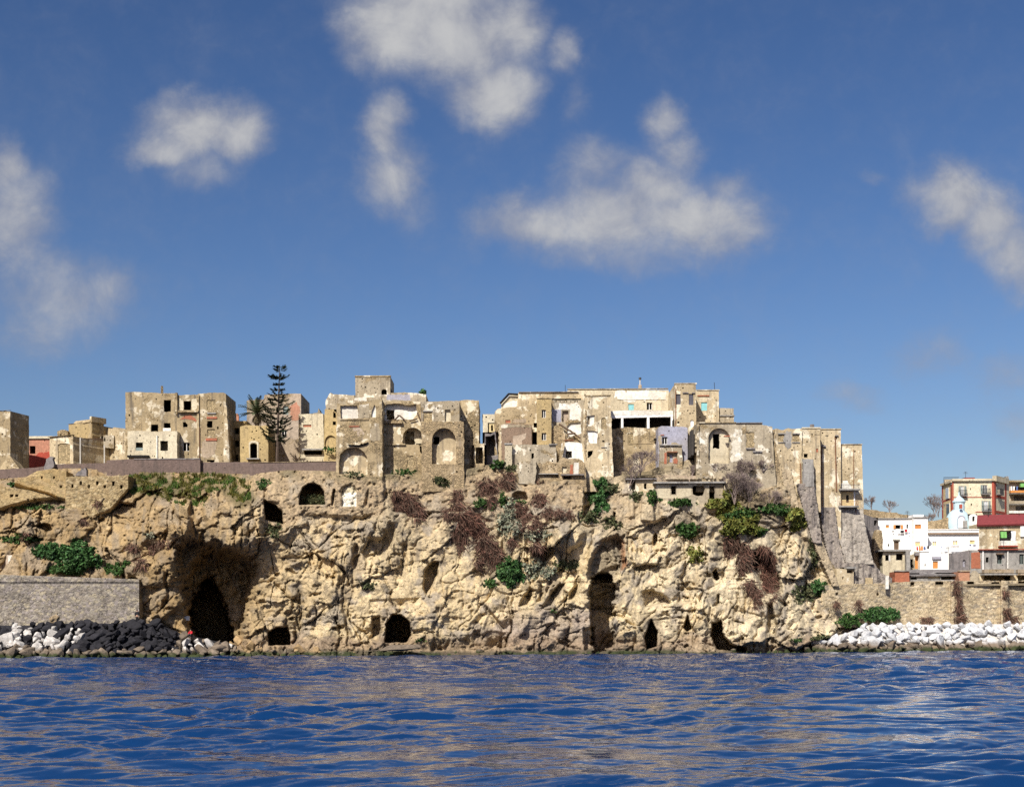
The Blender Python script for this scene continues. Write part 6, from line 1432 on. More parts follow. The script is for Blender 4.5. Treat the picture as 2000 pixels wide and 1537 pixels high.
def west(px, py, rg):
    if py > 1271 + 3 * math.sin(px * .2): return 'gw'
    blk = (sdf(np.array([px]), np.array([py]), [(152, 1208), (340, 1208), (345, 1240), (330, 1275), (160, 1290), (140, 1262), (170, 1240)])[0] < 0) or (px < 28 and py < 1245) or (40 < px < 100 and py < 1226) or (90 < px < 160 and py < 1226)
    if blk: return 'bl'
    if px > 345: return 'gw' if rg.random() < .7 else 'wl'
    if py > 1263: return 'gw' if rg.random() < .5 else 'wl'
    return 'wl' if rg.random() < .88 else 'bl'


heap((-70, 452), wt_top, wt_bot, wt_yt, wt_yb, .78, west, 61, .74)
et_top = L((1545, 1268), (1600, 1252), (1640, 1236), (1680, 1222), (1700, 1215), (2180, 1212)); et_bot = L((1545, 1275), (1700, 1271), (2180, 1268))
et_yt = L((1545, 6.5), (1606, 6.5), (1700, 8.5), (1780, 11.5), (2180, 19)); et_yb = L((1545, 4), (1606, 3), (1700, 4), (1780, 7), (2180, 14))
bank('shore_bank', (1570, 2180), et_top, et_bot, et_yt, et_yb, 'dwboulder', '', 2)
heap((1548, 2070), et_top, et_bot, et_yt, et_yb, .84, lambda px, py, rg: 'ge' if py > 1257 + 4 * rg.random() - (px > 1600) * 0 else 'wb', 62, .74)
heap((450, 1548), L((450, 1262), (560, 1268), (730, 1270), (1150, 1272), (1548, 1268)), L((450, 1284), (1548, 1273)), L((450, -1.2), (1548, 3)), L((450, -2.2), (1548, 2)), .42, lambda px, py, rg: 'oc' if (rg.random() < .45 and px < 700) else 'gw', 63, 1.15)
rg0 = np.random.default_rng(9)
for px, py, r in ((470, 1252, 1.2), (455, 1262, .8), (490, 1262, .9), (585, 1268, .8), (478, 1266, .6)): boulder('oc', P(px, py, float(cdepth(px, py)) - .6), r, rg0)
o = bpy.data.objects.new('rock_slab', boulder_mesh(77, 'gboulder', .35)); COL.objects.link(o); o.location = P(780, 1266, -2.4); o.scale = (3.7, 1.4, 1.9); o.rotation_euler = (.1, -.05, .05)
tag(o, 'long flat brown rock slab lying in front of the square sea cave', 'rock')

# ------------------------------------------------------------------ plants
def leaf_quads(pts, nrm, size, rg, aspect=1.6, bend=0):
    n = len(pts)
    a = rg.normal(size=(n, 3)); a /= np.linalg.norm(a, axis=1)[:, None]
    b = np.cross(a, rg.normal(size=(n, 3))); b /= np.linalg.norm(b, axis=1)[:, None] + 1e-9
    s = size * rg.uniform(.6, 1.3, (n, 1)); u = a * s * aspect * .5; v = b * s * .5
    V = np.stack([pts - u, pts + v * .9, pts + u, pts - v * .9], 1).reshape(-1, 3)
    return V, np.arange(4 * n).reshape(n, 4)


def drape(px, py, rx, ry, n, thick, rg, noise=.45, seed=0):
    """points scattered in a ragged blob over the rock face"""
    a = rg.uniform(0, 2 * np.pi, n * 2); r = 1.12 * rg.uniform(0, 1, n * 2) ** .62
    lim = 1.02 + noise * perlin(np.cos(a) * 1.3 + seed * 3.1, np.sin(a) * 1.3 + seed, 5) * 2.0 + .3 * perlin(np.cos(a) * 4 + seed, np.sin(a) * 4, 6)
    k = r < lim; a, r = a[k][:n], r[k][:n]
    x = px + rx * r * np.cos(a); y = py + ry * r * np.sin(a)
    hole = perlin(x / 7.0 + seed, y / 7.0, 8); k = hole + .25 * rg.normal(size=len(r)) > -.30 + .55 * (r - .55); x, y, r = x[k], y[k], r[k]
    d = cdepth(x, y) - thick * np.clip(1.1 - r * r, .1, 1) * rg.uniform(.15, 1, len(x))
    return P(x, y, d), x, y


def bush(name, label, cat, px, py, rx, ry, mat, n=None, thick=.6, size=.32, seed=0, group=None, noise=.45):
    rg = np.random.default_rng(900 + seed); n = n or int(rx * ry * 3.2)
    p, x, y = drape(px, py, rx, ry, n, thick, rg, noise, seed)
    V, F = leaf_quads(p, None, size, rg); cl = .85 + .7 * perlin(x / 5.0, y / 5.0, 9) + rg.uniform(-.3, .6, len(p)); c = np.repeat(np.stack([cl * rg.uniform(.85, 1.2, len(p)), cl, cl * .95], -1), 4, 0)
    o = mesh_np(name, V, F, M[mat], col=np.clip(c, .2, 2)); recentre(o, P(px, py, float(cdepth(px, py)))); return tag(o, label, cat, group)


def brush(label, px, py, rx, ry, seed, n=None, mat='dry', length=1.1, group='dry brown brush hanging on the cliff', name='dry_bush', lean=(.1, -.9)):
    """hanging dead stems: thin tapering blades"""
    rg = np.random.default_rng(1300 + seed); n = n or int(rx * ry * 2.3)
    p, x, y = drape(px, py, rx, ry, n, .55, rg, .5, seed); n = len(p)
    d = np.stack([rg.normal(lean[0], .5, n), rg.normal(-.45, .35, n), rg.normal(lean[1], .55, n)], -1); d /= np.linalg.norm(d, axis=1)[:, None]
    s = np.cross(d, rg.normal(size=(n, 3))); s /= np.linalg.norm(s, axis=1)[:, None]; l = length * rg.uniform(.5, 1.2, (n, 1)); w = .038
    V = np.stack([p - s * w, p + s * w, p + d * l * .6 + s * w * .8, p + d * l + np.array([0, 0, -.15])], 1).reshape(-1, 3)
    cl = rg.uniform(.55, 1.7, n); red = rg.uniform(.85, 1.25, n) * (1.1 if seed in (6, 28, 29) else 1)
    o = mesh_np(name, V, np.arange(4 * n).reshape(n, 4), M[mat], col=np.repeat(np.stack([cl * red, cl, cl], -1), 4, 0)); recentre(o, P(px, py, float(cdepth(px, py)))); return tag(o, label, 'bush', group)


DRY = [(800, 980, 24, 26), (815, 1000, 18, 20), (775, 965, 16, 14), (782, 988, 14, 16), (893, 985, 16, 34), (872, 1000, 14, 14), (925, 1020, 32, 34), (945, 1055, 26, 34), (900, 1050, 20, 26), (965, 1085, 22, 30), (935, 1095, 14, 16), (955, 950, 28, 22), (990, 940, 18, 18), (1052, 975, 18, 20), (1070, 1000, 14, 16), (1022, 1010, 18, 26), (1048, 1020, 15, 20), (1015, 990, 14, 16), (1048, 1070, 16, 22), (1000, 1060, 13, 14), (1092, 998, 12, 8), (1112, 1002, 9, 10), (958, 975, 12, 26), (1050, 933, 12, 8), (995, 925, 14, 8),
       (1428, 1065, 20, 22), (1455, 1085, 16, 30), (1446, 1108, 10, 14), (1492, 1095, 22, 34), (1500, 1130, 20, 34), (1465, 1145, 15, 18), (1478, 1165, 12, 22), (1512, 1155, 12, 20),
       (260, 1068, 15, 9), (300, 1070, 14, 14), (275, 1095, 18, 13), (318, 1058, 13, 8), (185, 980, 16, 7), (225, 975, 11, 5), (163, 1018, 13, 8), (50, 1045, 10, 9),
       (1868, 1150, 9, 24), (1872, 1185, 10, 26), (1962, 1156, 8, 12), (1966, 1195, 10, 16), (1875, 1207, 20, 6), (1975, 1207, 24, 5), (1678, 1178, 9, 10), (1632, 1180, 8, 9), (1810, 1207, 18, 4)]
DRYL = ['large brown brush hanging under the rubble wall of the roofless house', 'brown brush trailing below the large clump under the roofless house', 'brown brush on the rubble wall nearest the white niche', 'small brown brush tuft above the two clumps under the roofless house',
        'tall brown brush streak below the blocked vault', 'small brown brush at the foot of the tall streak under the vault', 'widest dark brown brush mass in the middle of the cliff', 'brown brush sliding down from the widest brush mass', 'brown brush on the western flank of the widest brush mass', 'lowest brown brush tail above the round dark green shrub', 'small brown brush below the western flank of the brush mass',
        'bushy brown brush at the cliff edge under the alley', 'brown brush at the cliff edge under the plastered wall block', 'rounded brown brush just east of the small dark vault', 'brown brush beneath the rounded one east of the vault', 'upright brown brush under the small dark vault', 'brown brush among silver plants below the small vault', 'small brown brush between the small vault and the silver plants', 'brown brush standing above the silvery spreading plant', 'brown brush amid the silver leaves above the round green shrub', 'thin brown tuft on bare rubble below the broken rooms', 'faint brown tuft near the shadowed wall end', 'dark brown brush strip under the dark green tuft at the brushy wall corner', 'dry brown tuft under the brick-red plaster scraps', 'dry brown tuft under the square end pier',
        'brown brush directly under the hanging prickly pears', 'long brown brush in the upper part of the eastern cleft', 'small brown brush halfway down the eastern cleft', 'big rust-brown brush filling the shaded eastern cleft', 'rust-brown brush tail at the bottom of the shaded eastern cleft', 'round brown brush on the pale rock west of the cleft', 'lower brown brush on the pale rock west of the cleft', 'brown brush at the east edge of the shaded cleft',
        'brown brush on the ochre slope above the grey wall end', 'round brown brush on the ochre rock near the cave', 'low brown brush on the block above the grey sea wall end', 'brown brush under the jutting masonry block above the cave', 'flat brown brush at the foot of the pierced rubble wall', 'tiny brown brush beneath the east end of the pierced wall', 'brown tuft on the ochre face under the pierced wall', 'brown tuft by the lower path on the ochre slope',
        'dark brush on the upper western wall rib of the pale sea wall', 'dark brush down the lower western wall rib of the pale sea wall', 'dark brush near the top of the eastern rib of the pale sea wall', 'dark brush at the foot of the eastern rib of the pale sea wall', 'low dry brush behind the boulders under the western wall rib', 'low dry brush behind the boulders under the eastern wall rib', 'brown tuft on the sea wall above the green nettles', 'brown tuft at the cliff end of the pale sea wall', 'low dry brush between the nettles and the western wall rib']
for k, (x, y, rx, ry) in enumerate(DRY):
    sv = cdepth
    if x > 1560:        # on the sea wall: hang it on the wall's face
        yv = float(np.interp(x, [1606, 1700, 1780, 2180], [9.0, 11.8, 14.5, 22])) - .9 - .012 * (y - 1140)
        cdepth = lambda a, b, yv=yv: np.full(np.shape(a), yv)
    brush(DRYL[k], x, y, rx * .86, ry * .88, k, group='dead brush on the sea wall' if x > 1560 else 'dead brush on the cliff', length=.9 if rx < 12 else 1.0 if rx < 16 else 1.25)
    cdepth = sv

GREEN = [('dense round dark green shrub clinging to the middle of the cliff', 'shrub', 998, 1116, 27, 29, 'ivy', 1.1, .34, .18), ('small pale green tuft just below the round dark green shrub', 'shrub', 957, 1140, 13, 9, 'leaf', .5, .3, .4),
         ('silvery spreading plant beside the round dark green shrub', 'shrub', 1050, 1112, 34, 22, 'silver', .45, .34, .6), ('dark-green and silver plant trailing on the ledge below the boulder-like bulge', 'shrub', 1105, 1104, 24, 14, 'olive', .4, .3, .6),
         ('silver-leaved plant between the brown brush high on the cliff', 'shrub', 995, 1015, 24, 40, 'silver', .35, .28, .75), ('silvery clump on the slope east of the small vault', 'shrub', 1048, 1045, 30, 12, 'silver', .35, .28, .75),
         ('green clump left of the small dark vault'.replace('left of', 'beside'), 'shrub', 942, 982, 15, 12, 'leaf', .5, .32, .5), ('green clump on the brushy wall just under the alley', 'shrub', 982, 975, 11, 14, 'leaf', .5, .3, .5), ('little green tuft growing below the small dark vault', 'shrub', 1016, 980, 12, 6, 'leaf', .4, .26, .5), ('dark green tuft below the brushy wall corner', 'shrub', 962, 988, 9, 10, 'ivy', .5, .28, .5),
         ('grey-green agave clump on the wall head under the blocked vault', 'agave', 858, 936, 24, 15, 'olive', .7, .42, .45), ('thin green weeds at the foot of the big blocked arch', 'weeds', 695, 926, 24, 6, 'olive', .4, .26, .6), ('green weeds under the blocked door of the roofless house', 'weeds', 790, 923, 26, 6, 'leaf', .5, .26, .6),
         ('green bush at the cliff edge before the low grey house', 'shrub', 972, 908, 15, 10, 'leaf', .7, .32, .5), ('grey-green bush leaning by the square end pier', 'shrub', 998, 915, 12, 9, 'olive', .6, .3, .5),
         ('ivy mass filling the dark corner beside the rubble wall end', 'ivy', 1172, 968, 22, 34, 'ivy', .7, .34, .4), ('brown-green creeper above the ivy corner', 'ivy', 1190, 955, 22, 12, 'olive', .6, .3, .5), ('green creeper spilling down the broken rubble wall', 'ivy', 1152, 1010, 22, 16, 'olive', .35, .28, .6), ('trailing green plant on the shaded slope under the ivy corner', 'ivy', 1196, 1022, 18, 14, 'olive', .35, .28, .65),
         ('green creeper hanging at the corner of the flat-roofed hut', 'ivy', 1280, 968, 16, 18, 'leaf', .6, .32, .4), ('dark shrub on the roof line beside the lean-to', 'shrub', 1245, 968, 14, 12, 'olive', .5, .3, .5), ('green hedge-like growth in front of the flat-roofed hut', 'shrub', 1335, 980, 26, 11, 'leaf', .8, .34, .4),
         ('bright green bush halfway down below the flat-roofed hut', 'shrub', 1342, 1036, 22, 16, 'leaf', .7, .34, .45), ('yellow-green bush on the pale rock under the hut', 'shrub', 1358, 1084, 16, 18, 'yleaf', .6, .34, .5),
         ('big prickly-pear thicket with yellow-green pads beside the hut', 'prickly pear', 1415, 985, 34, 26, 'yleaf', 1.2, .44, .4), ('prickly-pear thicket hanging down over the eastern cleft', 'prickly pear', 1448, 1025, 42, 26, 'yleaf', 1.3, .44, .45), ('darker green shrub between the two prickly-pear thickets', 'shrub', 1440, 1005, 34, 14, 'leaf', 1.0, .38, .45), ('prickly-pear clump at the foot of the ochre buttress', 'prickly pear', 1556, 1012, 20, 24, 'yleaf', 1.0, .42, .45), ('green turf and weeds under the vault by the bare trees', 'weeds', 1515, 995, 34, 11, 'leaf', .6, .3, .45), ('dark green shrub below the prickly pears on the white rocks', 'shrub', 1486, 1038, 16, 10, 'leaf', .6, .32, .5),
         ('dark creeper stain down the rocks beside the rubble footing', 'ivy', 1590, 1080, 12, 34, 'olive', .35, .26, .7), ('dark green mat at the foot of the rubble footing wall', 'shrub', 1600, 1148, 16, 16, 'ivy', .8, .34, .35), ('grey-green trailing mat on the toe of the cliff', 'shrub', 1572, 1160, 24, 20, 'olive', .5, .32, .5), ('tall green nettles behind the first white boulders', 'weeds', 1660, 1212, 26, 13, 'leaf', .8, .34, .35), ('dense green nettles along the sea wall foot', 'weeds', 1715, 1200, 40, 14, 'ivy', .8, .34, .3), ('sparse weeds at the end of the white boulders', 'weeds', 1600, 1245, 22, 7, 'olive', .5, .3, .5), ('low weeds by the waterline under the last cliff rocks', 'weeds', 1555, 1250, 14, 5, 'leaf', .4, .26, .5),
         ('big dark green ivy mound on the slope behind the grey sea wall', 'ivy', 150, 1088, 46, 32, 'ivy', 1.6, .36, .25), ('green arm of ivy leading up to the big ivy mound', 'ivy', 92, 1075, 28, 16, 'ivy', 1.0, .34, .3), ('bright green shrub at the foot of the rock beside the grey sea wall', 'shrub', 225, 1110, 20, 13, 'leaf', .9, .32, .3), ('small green bush above the grey sea wall end', 'shrub', 248, 1100, 9, 5, 'leaf', .5, .28, .4), ('low green tufts before the roofless white hut', 'weeds', 118, 1112, 26, 9, 'leaf', .7, .3, .4),
         ('strip of green weeds along the lower path on the ochre slope', 'weeds', 38, 1052, 42, 9, 'leaf', .6, .3, .5), ('thin green strip along the upper path under the pierced wall', 'weeds', 75, 990, 50, 5, 'leaf', .5, .26, .5), ('dark weeds at the mouth of the mauve road', 'weeds', 22, 946, 9, 4, 'ivy', .5, .28, .4),
         ('grey-green plant on the pale rock above the square sea cave', 'shrub', 717, 1142, 17, 11, 'olive', .5, .28, .6), ('green plant under the slanting dark hole', 'shrub', 535, 1035, 15, 14, 'olive', .5, .28, .55), ('green tuft on the rubble wall left of the arch'.replace('left of', 'west of'), 'weeds', 515, 945, 14, 12, 'leaf', .5, .28, .5), ('brown-green bush filling the bottom of the dark arch', 'shrub', 610, 978, 25, 12, 'olive', .5, .3, .35),
         ('silver-green tuft on the rock left of the cave mouth'.replace('left of', 'above'), 'shrub', 292, 1045, 13, 7, 'silver', .4, .26, .6), ('weeds on the broken ledge below the stepped house', 'weeds', 645, 878, 14, 6, 'leaf', .5, .26, .5), ('lone bush on the weedy roof parapet of the upper storey', 'shrub', 826, 767, 6, 9, 'ivy', .5, .3, .3),
         ('little tuft on the lower pale cliff face', 'weeds', 1082, 1194, 8, 4, 'leaf', .3, .24, .5), ('weeds along the waterline rocks in front of the square sea cave', 'weeds', 820, 1250, 13, 4, 'leaf', .4, .24, .5)]
for k, (lab, cat, x, y, rx, ry, mt, th, sz, nz_) in enumerate(GREEN):
    nm = {'shrub': 'shrub', 'ivy': 'ivy', 'weeds': 'weeds', 'agave': 'agave', 'prickly pear': 'prickly_pear'}[cat]
    sv = cdepth
    if 'roof parapet' in lab: cdepth = lambda a, b: np.full(np.shape(a), 11.5)
    elif 'stepped house' in lab: cdepth = lambda a, b: np.full(np.shape(a), 14.8)
    elif 'ivy mound' in lab or 'arm of ivy' in lab: pass
    elif 'bottom of the dark arch' in lab: cdepth = lambda a, b: np.full(np.shape(a), 7.0)
    elif 'nettles' in lab: cdepth = lambda a, b: np.interp(a, [1606, 1700, 1780], [8.2, 10.8, 13.5]) - (np.asarray(b) - 1190) * .05
    bush(nm, lab, cat, x, y, rx, ry, mt, thick=th, size=sz, seed=k, noise=min(.6, nz_ + .1), n=int(rx * ry * (2.9 if nz_ < .5 else 1.7)))
    cdepth = sv

# grass of the slope under the parapets: nobody could count the blades
def grass(name, label, poly, n, seed, mats=('grass', 'dgrass'), h=.38):
    rg = np.random.default_rng(seed); q = np.asarray(poly, float)
    x = rg.uniform(q[:, 0].min(), q[:, 0].max(), n * 3); y = rg.uniform(q[:, 1].min(), q[:, 1].max(), n * 3)
    k = sdf(x + 5 * perlin(x / 9, y / 9, 2), y + 4 * perlin(x / 9 + 5, y / 9, 3), poly) < 0; k &= perlin(x / 14, y / 9, 4) + .12 * rg.normal(size=len(x)) > -.05; x, y = x[k][:n], y[k][:n]; n = len(x)
    p = P(x, y, cdepth(x, y)); d = np.stack([rg.normal(0, .3, n), rg.normal(-.15, .3, n), np.ones(n)], -1); s = rg.normal(size=(n, 3)) * .06; l = h * rg.uniform(.5, 1.3, (n, 1))
    V = np.stack([p - s, p + s, p + d * l], 1).reshape(-1, 3); g = sstep(perlin(x / 22, y / 14, 7) + .1 * rg.normal(size=n), -.12, .2)
    c = lerp3(np.tile(np.array((1.7, 1.05, .9)), (n, 1)), (1, 1.15, .8), g) * rg.uniform(.6, 1.3, (n, 1))
    tag(mesh_np(name, V, np.arange(3 * n).reshape(n, 3), M[mats[0]], col=np.repeat(c, 3, 0)), label, 'grass', kind='stuff')


grass('grass', 'green and straw grass on the slope under the mauve parapets', [(252, 928), (392, 924), (440, 928), (490, 940), (490, 985), (470, 985), (440, 958), (410, 965), (395, 990), (345, 985), (300, 965), (255, 968)], 6000, 31)


def strands(name, segs, mat, parent=None, col=None):
    """tapering three-sided twigs from (p, q, r0, r1) tuples"""
    V, F, C = [], [], []
    for (p, q, r0, r1, c) in segs:
        t = (q - p).normalized(); u = t.cross(Vector((.31, .9, .2))).normalized(); v = t.cross(u); b = len(V)
        for (o, r) in ((p, r0), (q, r1)):
            for k in range(3): V.append(o + (u * math.cos(2.094 * k) + v * math.sin(2.094 * k)) * r); C.append((c, c, c))
        F += [[b + k, b + (k + 1) % 3, b + 3 + (k + 1) % 3, b + 3 + k] for k in range(3)]
    o = mesh_np(name, V, F, M[mat], parent, col=np.array(C)) if segs else None
    return o


def bare_tree(label, px, py, y, h, spread, seed, levels=5, group=None, mat='twig', trunk=.09):
    rg = random.Random(seed); base = P(px, py, y); t = thing('bare_tree', label, 'tree', base, group); tr, cr = [], []
    def grow(p, d, l, r, lv):
        q = p + d * l; c = rg.uniform(.7, 1.25)
        (tr if lv >= levels - 1 else cr).append((p, q, r, r * .7, c))
        if lv == 0: return
        for k in range(3 if lv > 2 else 3):
            nd = (d + Vector((rg.gauss(0, spread), rg.gauss(0, spread), rg.gauss(.12, spread * .5)))).normalized(); grow(p + d * l * rg.uniform(.6, 1), nd, l * rg.uniform(.6, .85), max(.012, r * .6), lv - 1)
    for k in range(3): grow(base, Vector((rg.gauss(0, spread * .7), rg.gauss(0, .2), 1)).normalized(), h * .3, trunk, levels)
    strands('trunk', tr, mat, t); strands('crown', cr, mat, t)


for k, (lab, x, y, yy_, h, sp_, n_) in enumerate([
        ('tall bare lilac-grey tree in front of the dark vault', 1470, 1000, 7.6, 6.6, .46, 6), ('wide bare tree beside the prickly-pear thicket', 1435, 985, 7.4, 6.0, .55, 6), ('bare tree whose twigs hide the arched house foot', 1450, 940, 8.8, 3.8, .7, 6), ('dark upright bare shrub against the ochre buttress', 1508, 1000, 8.2, 3.8, .4, 5),
        ('bare twiggy tree below the loggia wall', 1250, 930, 9.6, 4.6, .55, 6), ('bare pale tree beside the big shadowed wall', 1228, 955, 8.6, 5.2, .45, 5), ('small bare tree on the ledge above the hut roof', 1352, 930, 9.8, 2.2, .4, 4), ('spreading bare brush under the arched house', 1400, 925, 9.4, 2.2, .8, 5), ('bare bush spreading under the two ledges', 1490, 922, 9.2, 2.4, .8, 5)]):
    bare_tree(lab, x, y, yy_, h, sp_, 50 + k, n_)
for k, (lab, x, y, yy_, h) in enumerate([('rusty bare tree rising beside the last tenement', 1703, 1000, 42, 3.2), ('thin bare saplings on the terrace wall above the white house', 1738, 1002, 42, 2.6), ('bare dark tree between white house and cream palazzo', 1826, 1010, 50, 5.0), ('bare reddish bush behind the white parapet', 1818, 1030, 44, 3.0), ('bare tree behind the corner of the cream palazzo', 1833, 1010, 56, 3.6)]):
    bare_tree(lab, x, y, yy_, h, .4, 80 + k, 5, trunk=.07)


# the araucaria: straight mast with separate whorls of level boughs
def araucaria():
    y = 17.0; base = P(541, 905, y); top = P(546, 716, y); k = (y + D) / FPX; rg = random.Random(4)
    t = thing('norfolk_pine', 'tall dark araucaria with tiered level boughs between palm and cream house', 'tree', base)
    tube('trunk', [base, base.lerp(top, .5), top], [.24, .17, .05], 'bark', t)
    tiers = [(718, 13, 3), (724, 17, 4), (735, 21, 5), (741, 19, 4), (752, 13, 3), (762, 17, 3), (770, 24, 4), (779, 26, 4), (787, 30, 4), (797, 31, 4), (807, 31, 4), (815, 33, 5), (824, 36, 6), (833, 35, 6), (842, 36, 5), (851, 30, 5), (861, 26, 5)]
    for (py, half, droop) in tiers:
        py += rg.uniform(-2.5, 2.5); f = (905 - py) / (905 - 716); c = base.lerp(top, f); V, F, C = [], [], []; n = rg.choice((5, 6, 7))
        a0 = rg.uniform(0, 6.28)
        for b in range(n):
            a = a0 + 6.2832 * b / n + rg.uniform(-.3, .3); ln = half * k * rg.uniform(.55, 1.08); d = Vector((math.cos(a), math.sin(a), 0)); m = max(9, int(ln * 8.5)); lift = rg.uniform(-.02, .16); sag = rg.uniform(.05, .2)
            spine = lambda u: c + d * ln * u + Vector((0, 0, ln * (lift * u - sag * math.sin(u * 3.1) + .12 * u ** 3)))
            for i in range(m):
                f_ = .22 + .78 * (i + .5) / m; p = spine(f_); den_ = 1 if f_ < .45 else 2
                for s in (-1, 1):
                    for q in range(den_):
                        sd_ = (d.cross(Vector((0, 0, 1))) * s * rg.uniform(.1, 1) + d * rg.uniform(.1, .8) + Vector((0, 0, rg.uniform(-.3, .55)))).normalized(); L_ = rg.uniform(.22, .5); w_ = Vector((0, 0, 1)).cross(sd_).normalized() * .07 + Vector((0, 0, .05))
                        bb = len(V); V += [p - w_, p + w_, p + sd_ * L_]; F.append([bb, bb + 1, bb + 2]); cc = rg.uniform(.6, 1.4); C += [(cc, cc, cc)] * 3
            for i in range(5): bb = len(V); V += [spine(i / 5) - Vector((0, 0, .045)), spine(i / 5) + Vector((0, 0, .045)), spine((i + 1) / 5)]; F.append([bb, bb + 1, bb + 2]); C += [(.9, .7, .6)] * 3
        mesh_np('bough_whorl', V, F, M['needle'], t, col=np.array(C))


araucaria()


def palm():
    y = 21.5; base = P(502, 905, y); head = P(502, 808, y); rg = random.Random(8)
    t = thing('palm', 'date palm with arching grey-green fronds over the ochre house', 'palm', base)
    tube('trunk', [base, head], [.38, .34], 'bark', t, 8)
    for i in range(46):
        dead = i >= 34; a = i * 2.399 + rg.uniform(-.2, .2); el = rg.uniform(-.05, 1.3) if not dead else rg.uniform(-1.2, -.3); ln = (3.1 if not dead else 1.7) * rg.uniform(.85, 1.15)
        d = Vector((math.cos(a) * math.cos(el), math.sin(a) * math.cos(el), math.sin(el))); V, F, C = [], [], []; p = head.copy(); n = 12
        for k in range(n):
            q = p + d * ln / n; d = (d + Vector((0, 0, -.075 if not dead else -.12))).normalized(); s = d.cross(Vector((0, 0, 1))); s = s.normalized() if s.length > .01 else Vector((1, 0, 0))
            for sg in (-1, 1):
                L_ = .48 * math.sin(math.pi * (.12 + .85 * k / n)) ** .7; tip = p + s * sg * L_ + d * L_ * .55 + Vector((0, 0, -.10)); b = len(V); V += [p, q, tip]; F.append([b, b + 1, b + 2]); cc = rg.uniform(.75, 1.25); C += [(cc * (1 if not dead else 1.5), cc * (1 if not dead else .95), cc * .9)] * 3
            b = len(V); V += [p + Vector((0, 0, .03)), p - Vector((0, 0, .03)), q]; F.append([b, b + 1, b + 2]); C += [(1.1, 1, .8)] * 3
            p = q
        mesh_np('frond' if not dead else 'dead_frond', V, F, M['palm'], t, col=np.array(C))


palm()


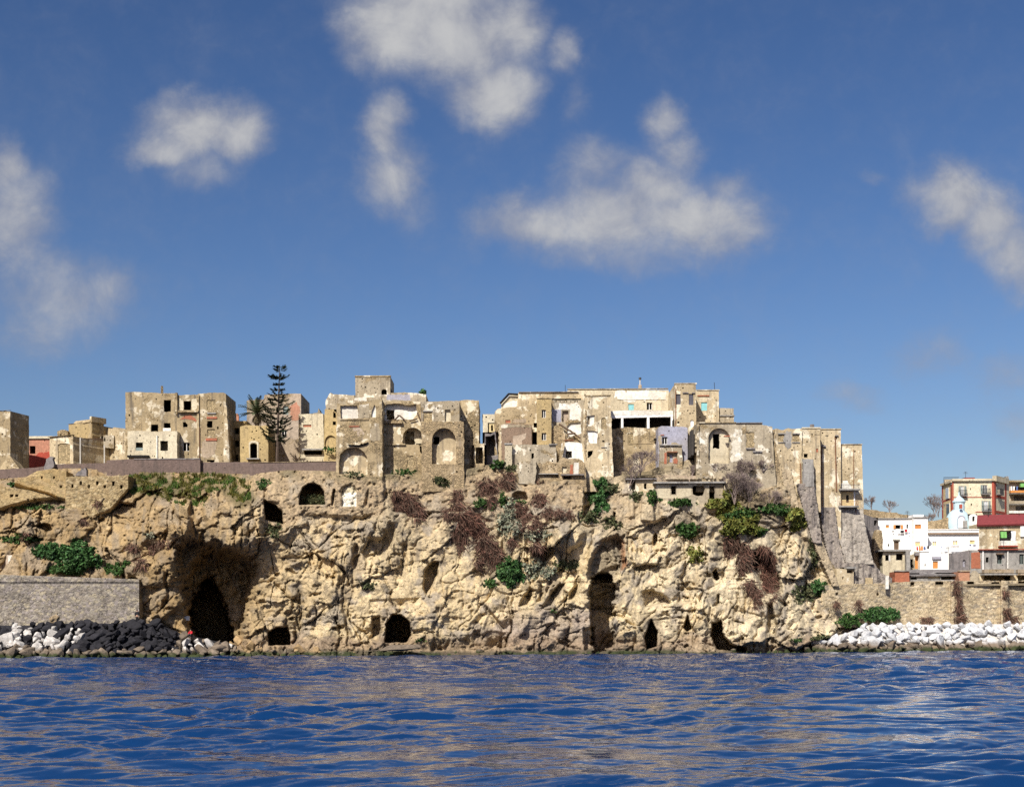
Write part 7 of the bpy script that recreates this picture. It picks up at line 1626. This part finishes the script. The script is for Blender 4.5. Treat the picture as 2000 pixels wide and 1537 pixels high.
# ------------------------------------------------------------------ the two people, the white board
def person(label, feet, h, pose, shirt, trousers, yaw=0):
    t = thing('person', label, 'person', feet)
    s = h / 1.75
    if pose == 'stand':
        J = {'pel': (0, 0, .95), 'chest': (0, .01, 1.25), 'neck': (0, .01, 1.46), 'head': (0, -.02, 1.56), 'crown': (0, -.01, 1.72), 'lk': (.10, -.03, .50), 'la': (.11, .02, .08), 'lt': (.12, -.15, .04), 'rk': (-.10, -.06, .50), 'ra': (-.13, -.02, .08), 'rt': (-.14, -.19, .04), 'ls': (.18, .01, 1.40), 'le': (.24, .03, 1.12), 'lh': (.24, -.10, .88), 'lf': (.23, -.15, .80), 'rs': (-.18, .01, 1.40), 're': (-.25, .02, 1.12), 'rh': (-.22, -.12, .90), 'rf': (-.20, -.17, .82)}
    else:
        J = {'pel': (0, 0, .42), 'chest': (0, -.06, .72), 'neck': (0, -.09, .94), 'head': (0, -.13, 1.04), 'crown': (0, -.12, 1.20), 'lk': (.15, -.42, .52), 'la': (.13, -.36, .08), 'lt': (.14, -.53, .04), 'rk': (-.15, -.42, .50), 'ra': (-.14, -.36, .08), 'rt': (-.15, -.53, .04), 'ls': (.18, -.08, .88), 'le': (.24, -.22, .66), 'lh': (.12, -.44, .58), 'lf': (.08, -.50, .56), 'rs': (-.18, -.08, .88), 're': (-.24, -.22, .66), 'rh': (-.12, -.44, .58), 'rf': (-.08, -.50, .56)}
    E = [('pel', 'chest'), ('chest', 'neck'), ('neck', 'head'), ('head', 'crown'), ('pel', 'lk'), ('lk', 'la'), ('la', 'lt'), ('pel', 'rk'), ('rk', 'ra'), ('ra', 'rt'), ('chest', 'ls'), ('ls', 'le'), ('le', 'lh'), ('lh', 'lf'), ('chest', 'rs'), ('rs', 're'), ('re', 'rh'), ('rh', 'rf')]
    R_ = {'pel': .15, 'chest': .16, 'neck': .06, 'head': .095, 'crown': .085, 'lk': .075, 'la': .05, 'lt': .045, 'rk': .075, 'ra': .05, 'rt': .045, 'ls': .075, 'le': .05, 'lh': .04, 'lf': .035, 'rs': .075, 're': .05, 'rh': .04, 'rf': .035}
    def skin(name, keys, mat, grow=0.0):
        idx = {k: i for i, k in enumerate(keys)}; me = bpy.data.meshes.new(name); me.from_pydata([tuple(s * c for c in J[k]) for k in keys], [(idx[a], idx[b]) for a, b in E if a in idx and b in idx], []); me.materials.append(M[mat])
        o = bpy.data.objects.new(name, me); COL.objects.link(o); o.parent = t; m = o.modifiers.new('Skin', 'SKIN')
        for k, v in zip(keys, me.skin_vertices[0].data): v.radius = (s * (R_[k] + grow),) * 2; v.use_root = k == keys[0]
        sub = o.modifiers.new('Sub', 'SUBSURF'); sub.levels = 2; sub.render_levels = 2; return o
    skin('body', ['pel'] + [k for k in J if k != 'pel'], 'skin')
    skin('jacket', ['chest', 'pel', 'neck', 'ls', 'le', 'lh', 'rs', 're', 'rh'], shirt, .042)
    skin('trousers', ['pel', 'lk', 'la', 'rk', 'ra'], trousers, .04)
    hd = Vector(J['crown']) * s
    bm = bmesh.new(); bmesh.ops.create_icosphere(bm, subdivisions=2, radius=.115 * s, matrix=Matrix.Translation(hd + Vector((0, .02, -.02)))); me = bpy.data.meshes.new('hair'); bm.to_mesh(me); bm.free(); me.materials.append(M['blackcloth']); o = bpy.data.objects.new('hair', me); COL.objects.link(o); o.parent = t
    t.rotation_euler.z = yaw


person('standing person in dark clothes at the end of the grey stone sea wall', P(268, 1216, -1.9), 1.75, 'stand', 'blackcloth', 'blackcloth', .3)
person('seated person in bright red jacket on the rocks beside the cave mouth', P(373, 1246, -2.2), 1.7, 'sit', 'redcloth', 'blackcloth', -.2)
pn = Panel((360, .2), (372, .2)); t = thing('notice_board', 'small square white board on a post beside the cave mouth', 'sign', P(365, 1212, float(cdepth(365, 1207)) - 1.9))
yb_ = float(cdepth(365, 1207)) - 1.9; pn = Panel((355, yb_), (375, yb_)); slab(t, pn, 360.5, 1203, 369.5, 1211.5, .1, .3, 'white', 'board'); tube('post', [pn.w(pn.sz(365, 1211), -.05), pn.w(pn.sz(365, 1232), -.05)], .05, 'wood', t)
print('boulders', CNT, 'tris', sum(len(o.data.polygons) for o in sc.objects if o.type == 'MESH'))
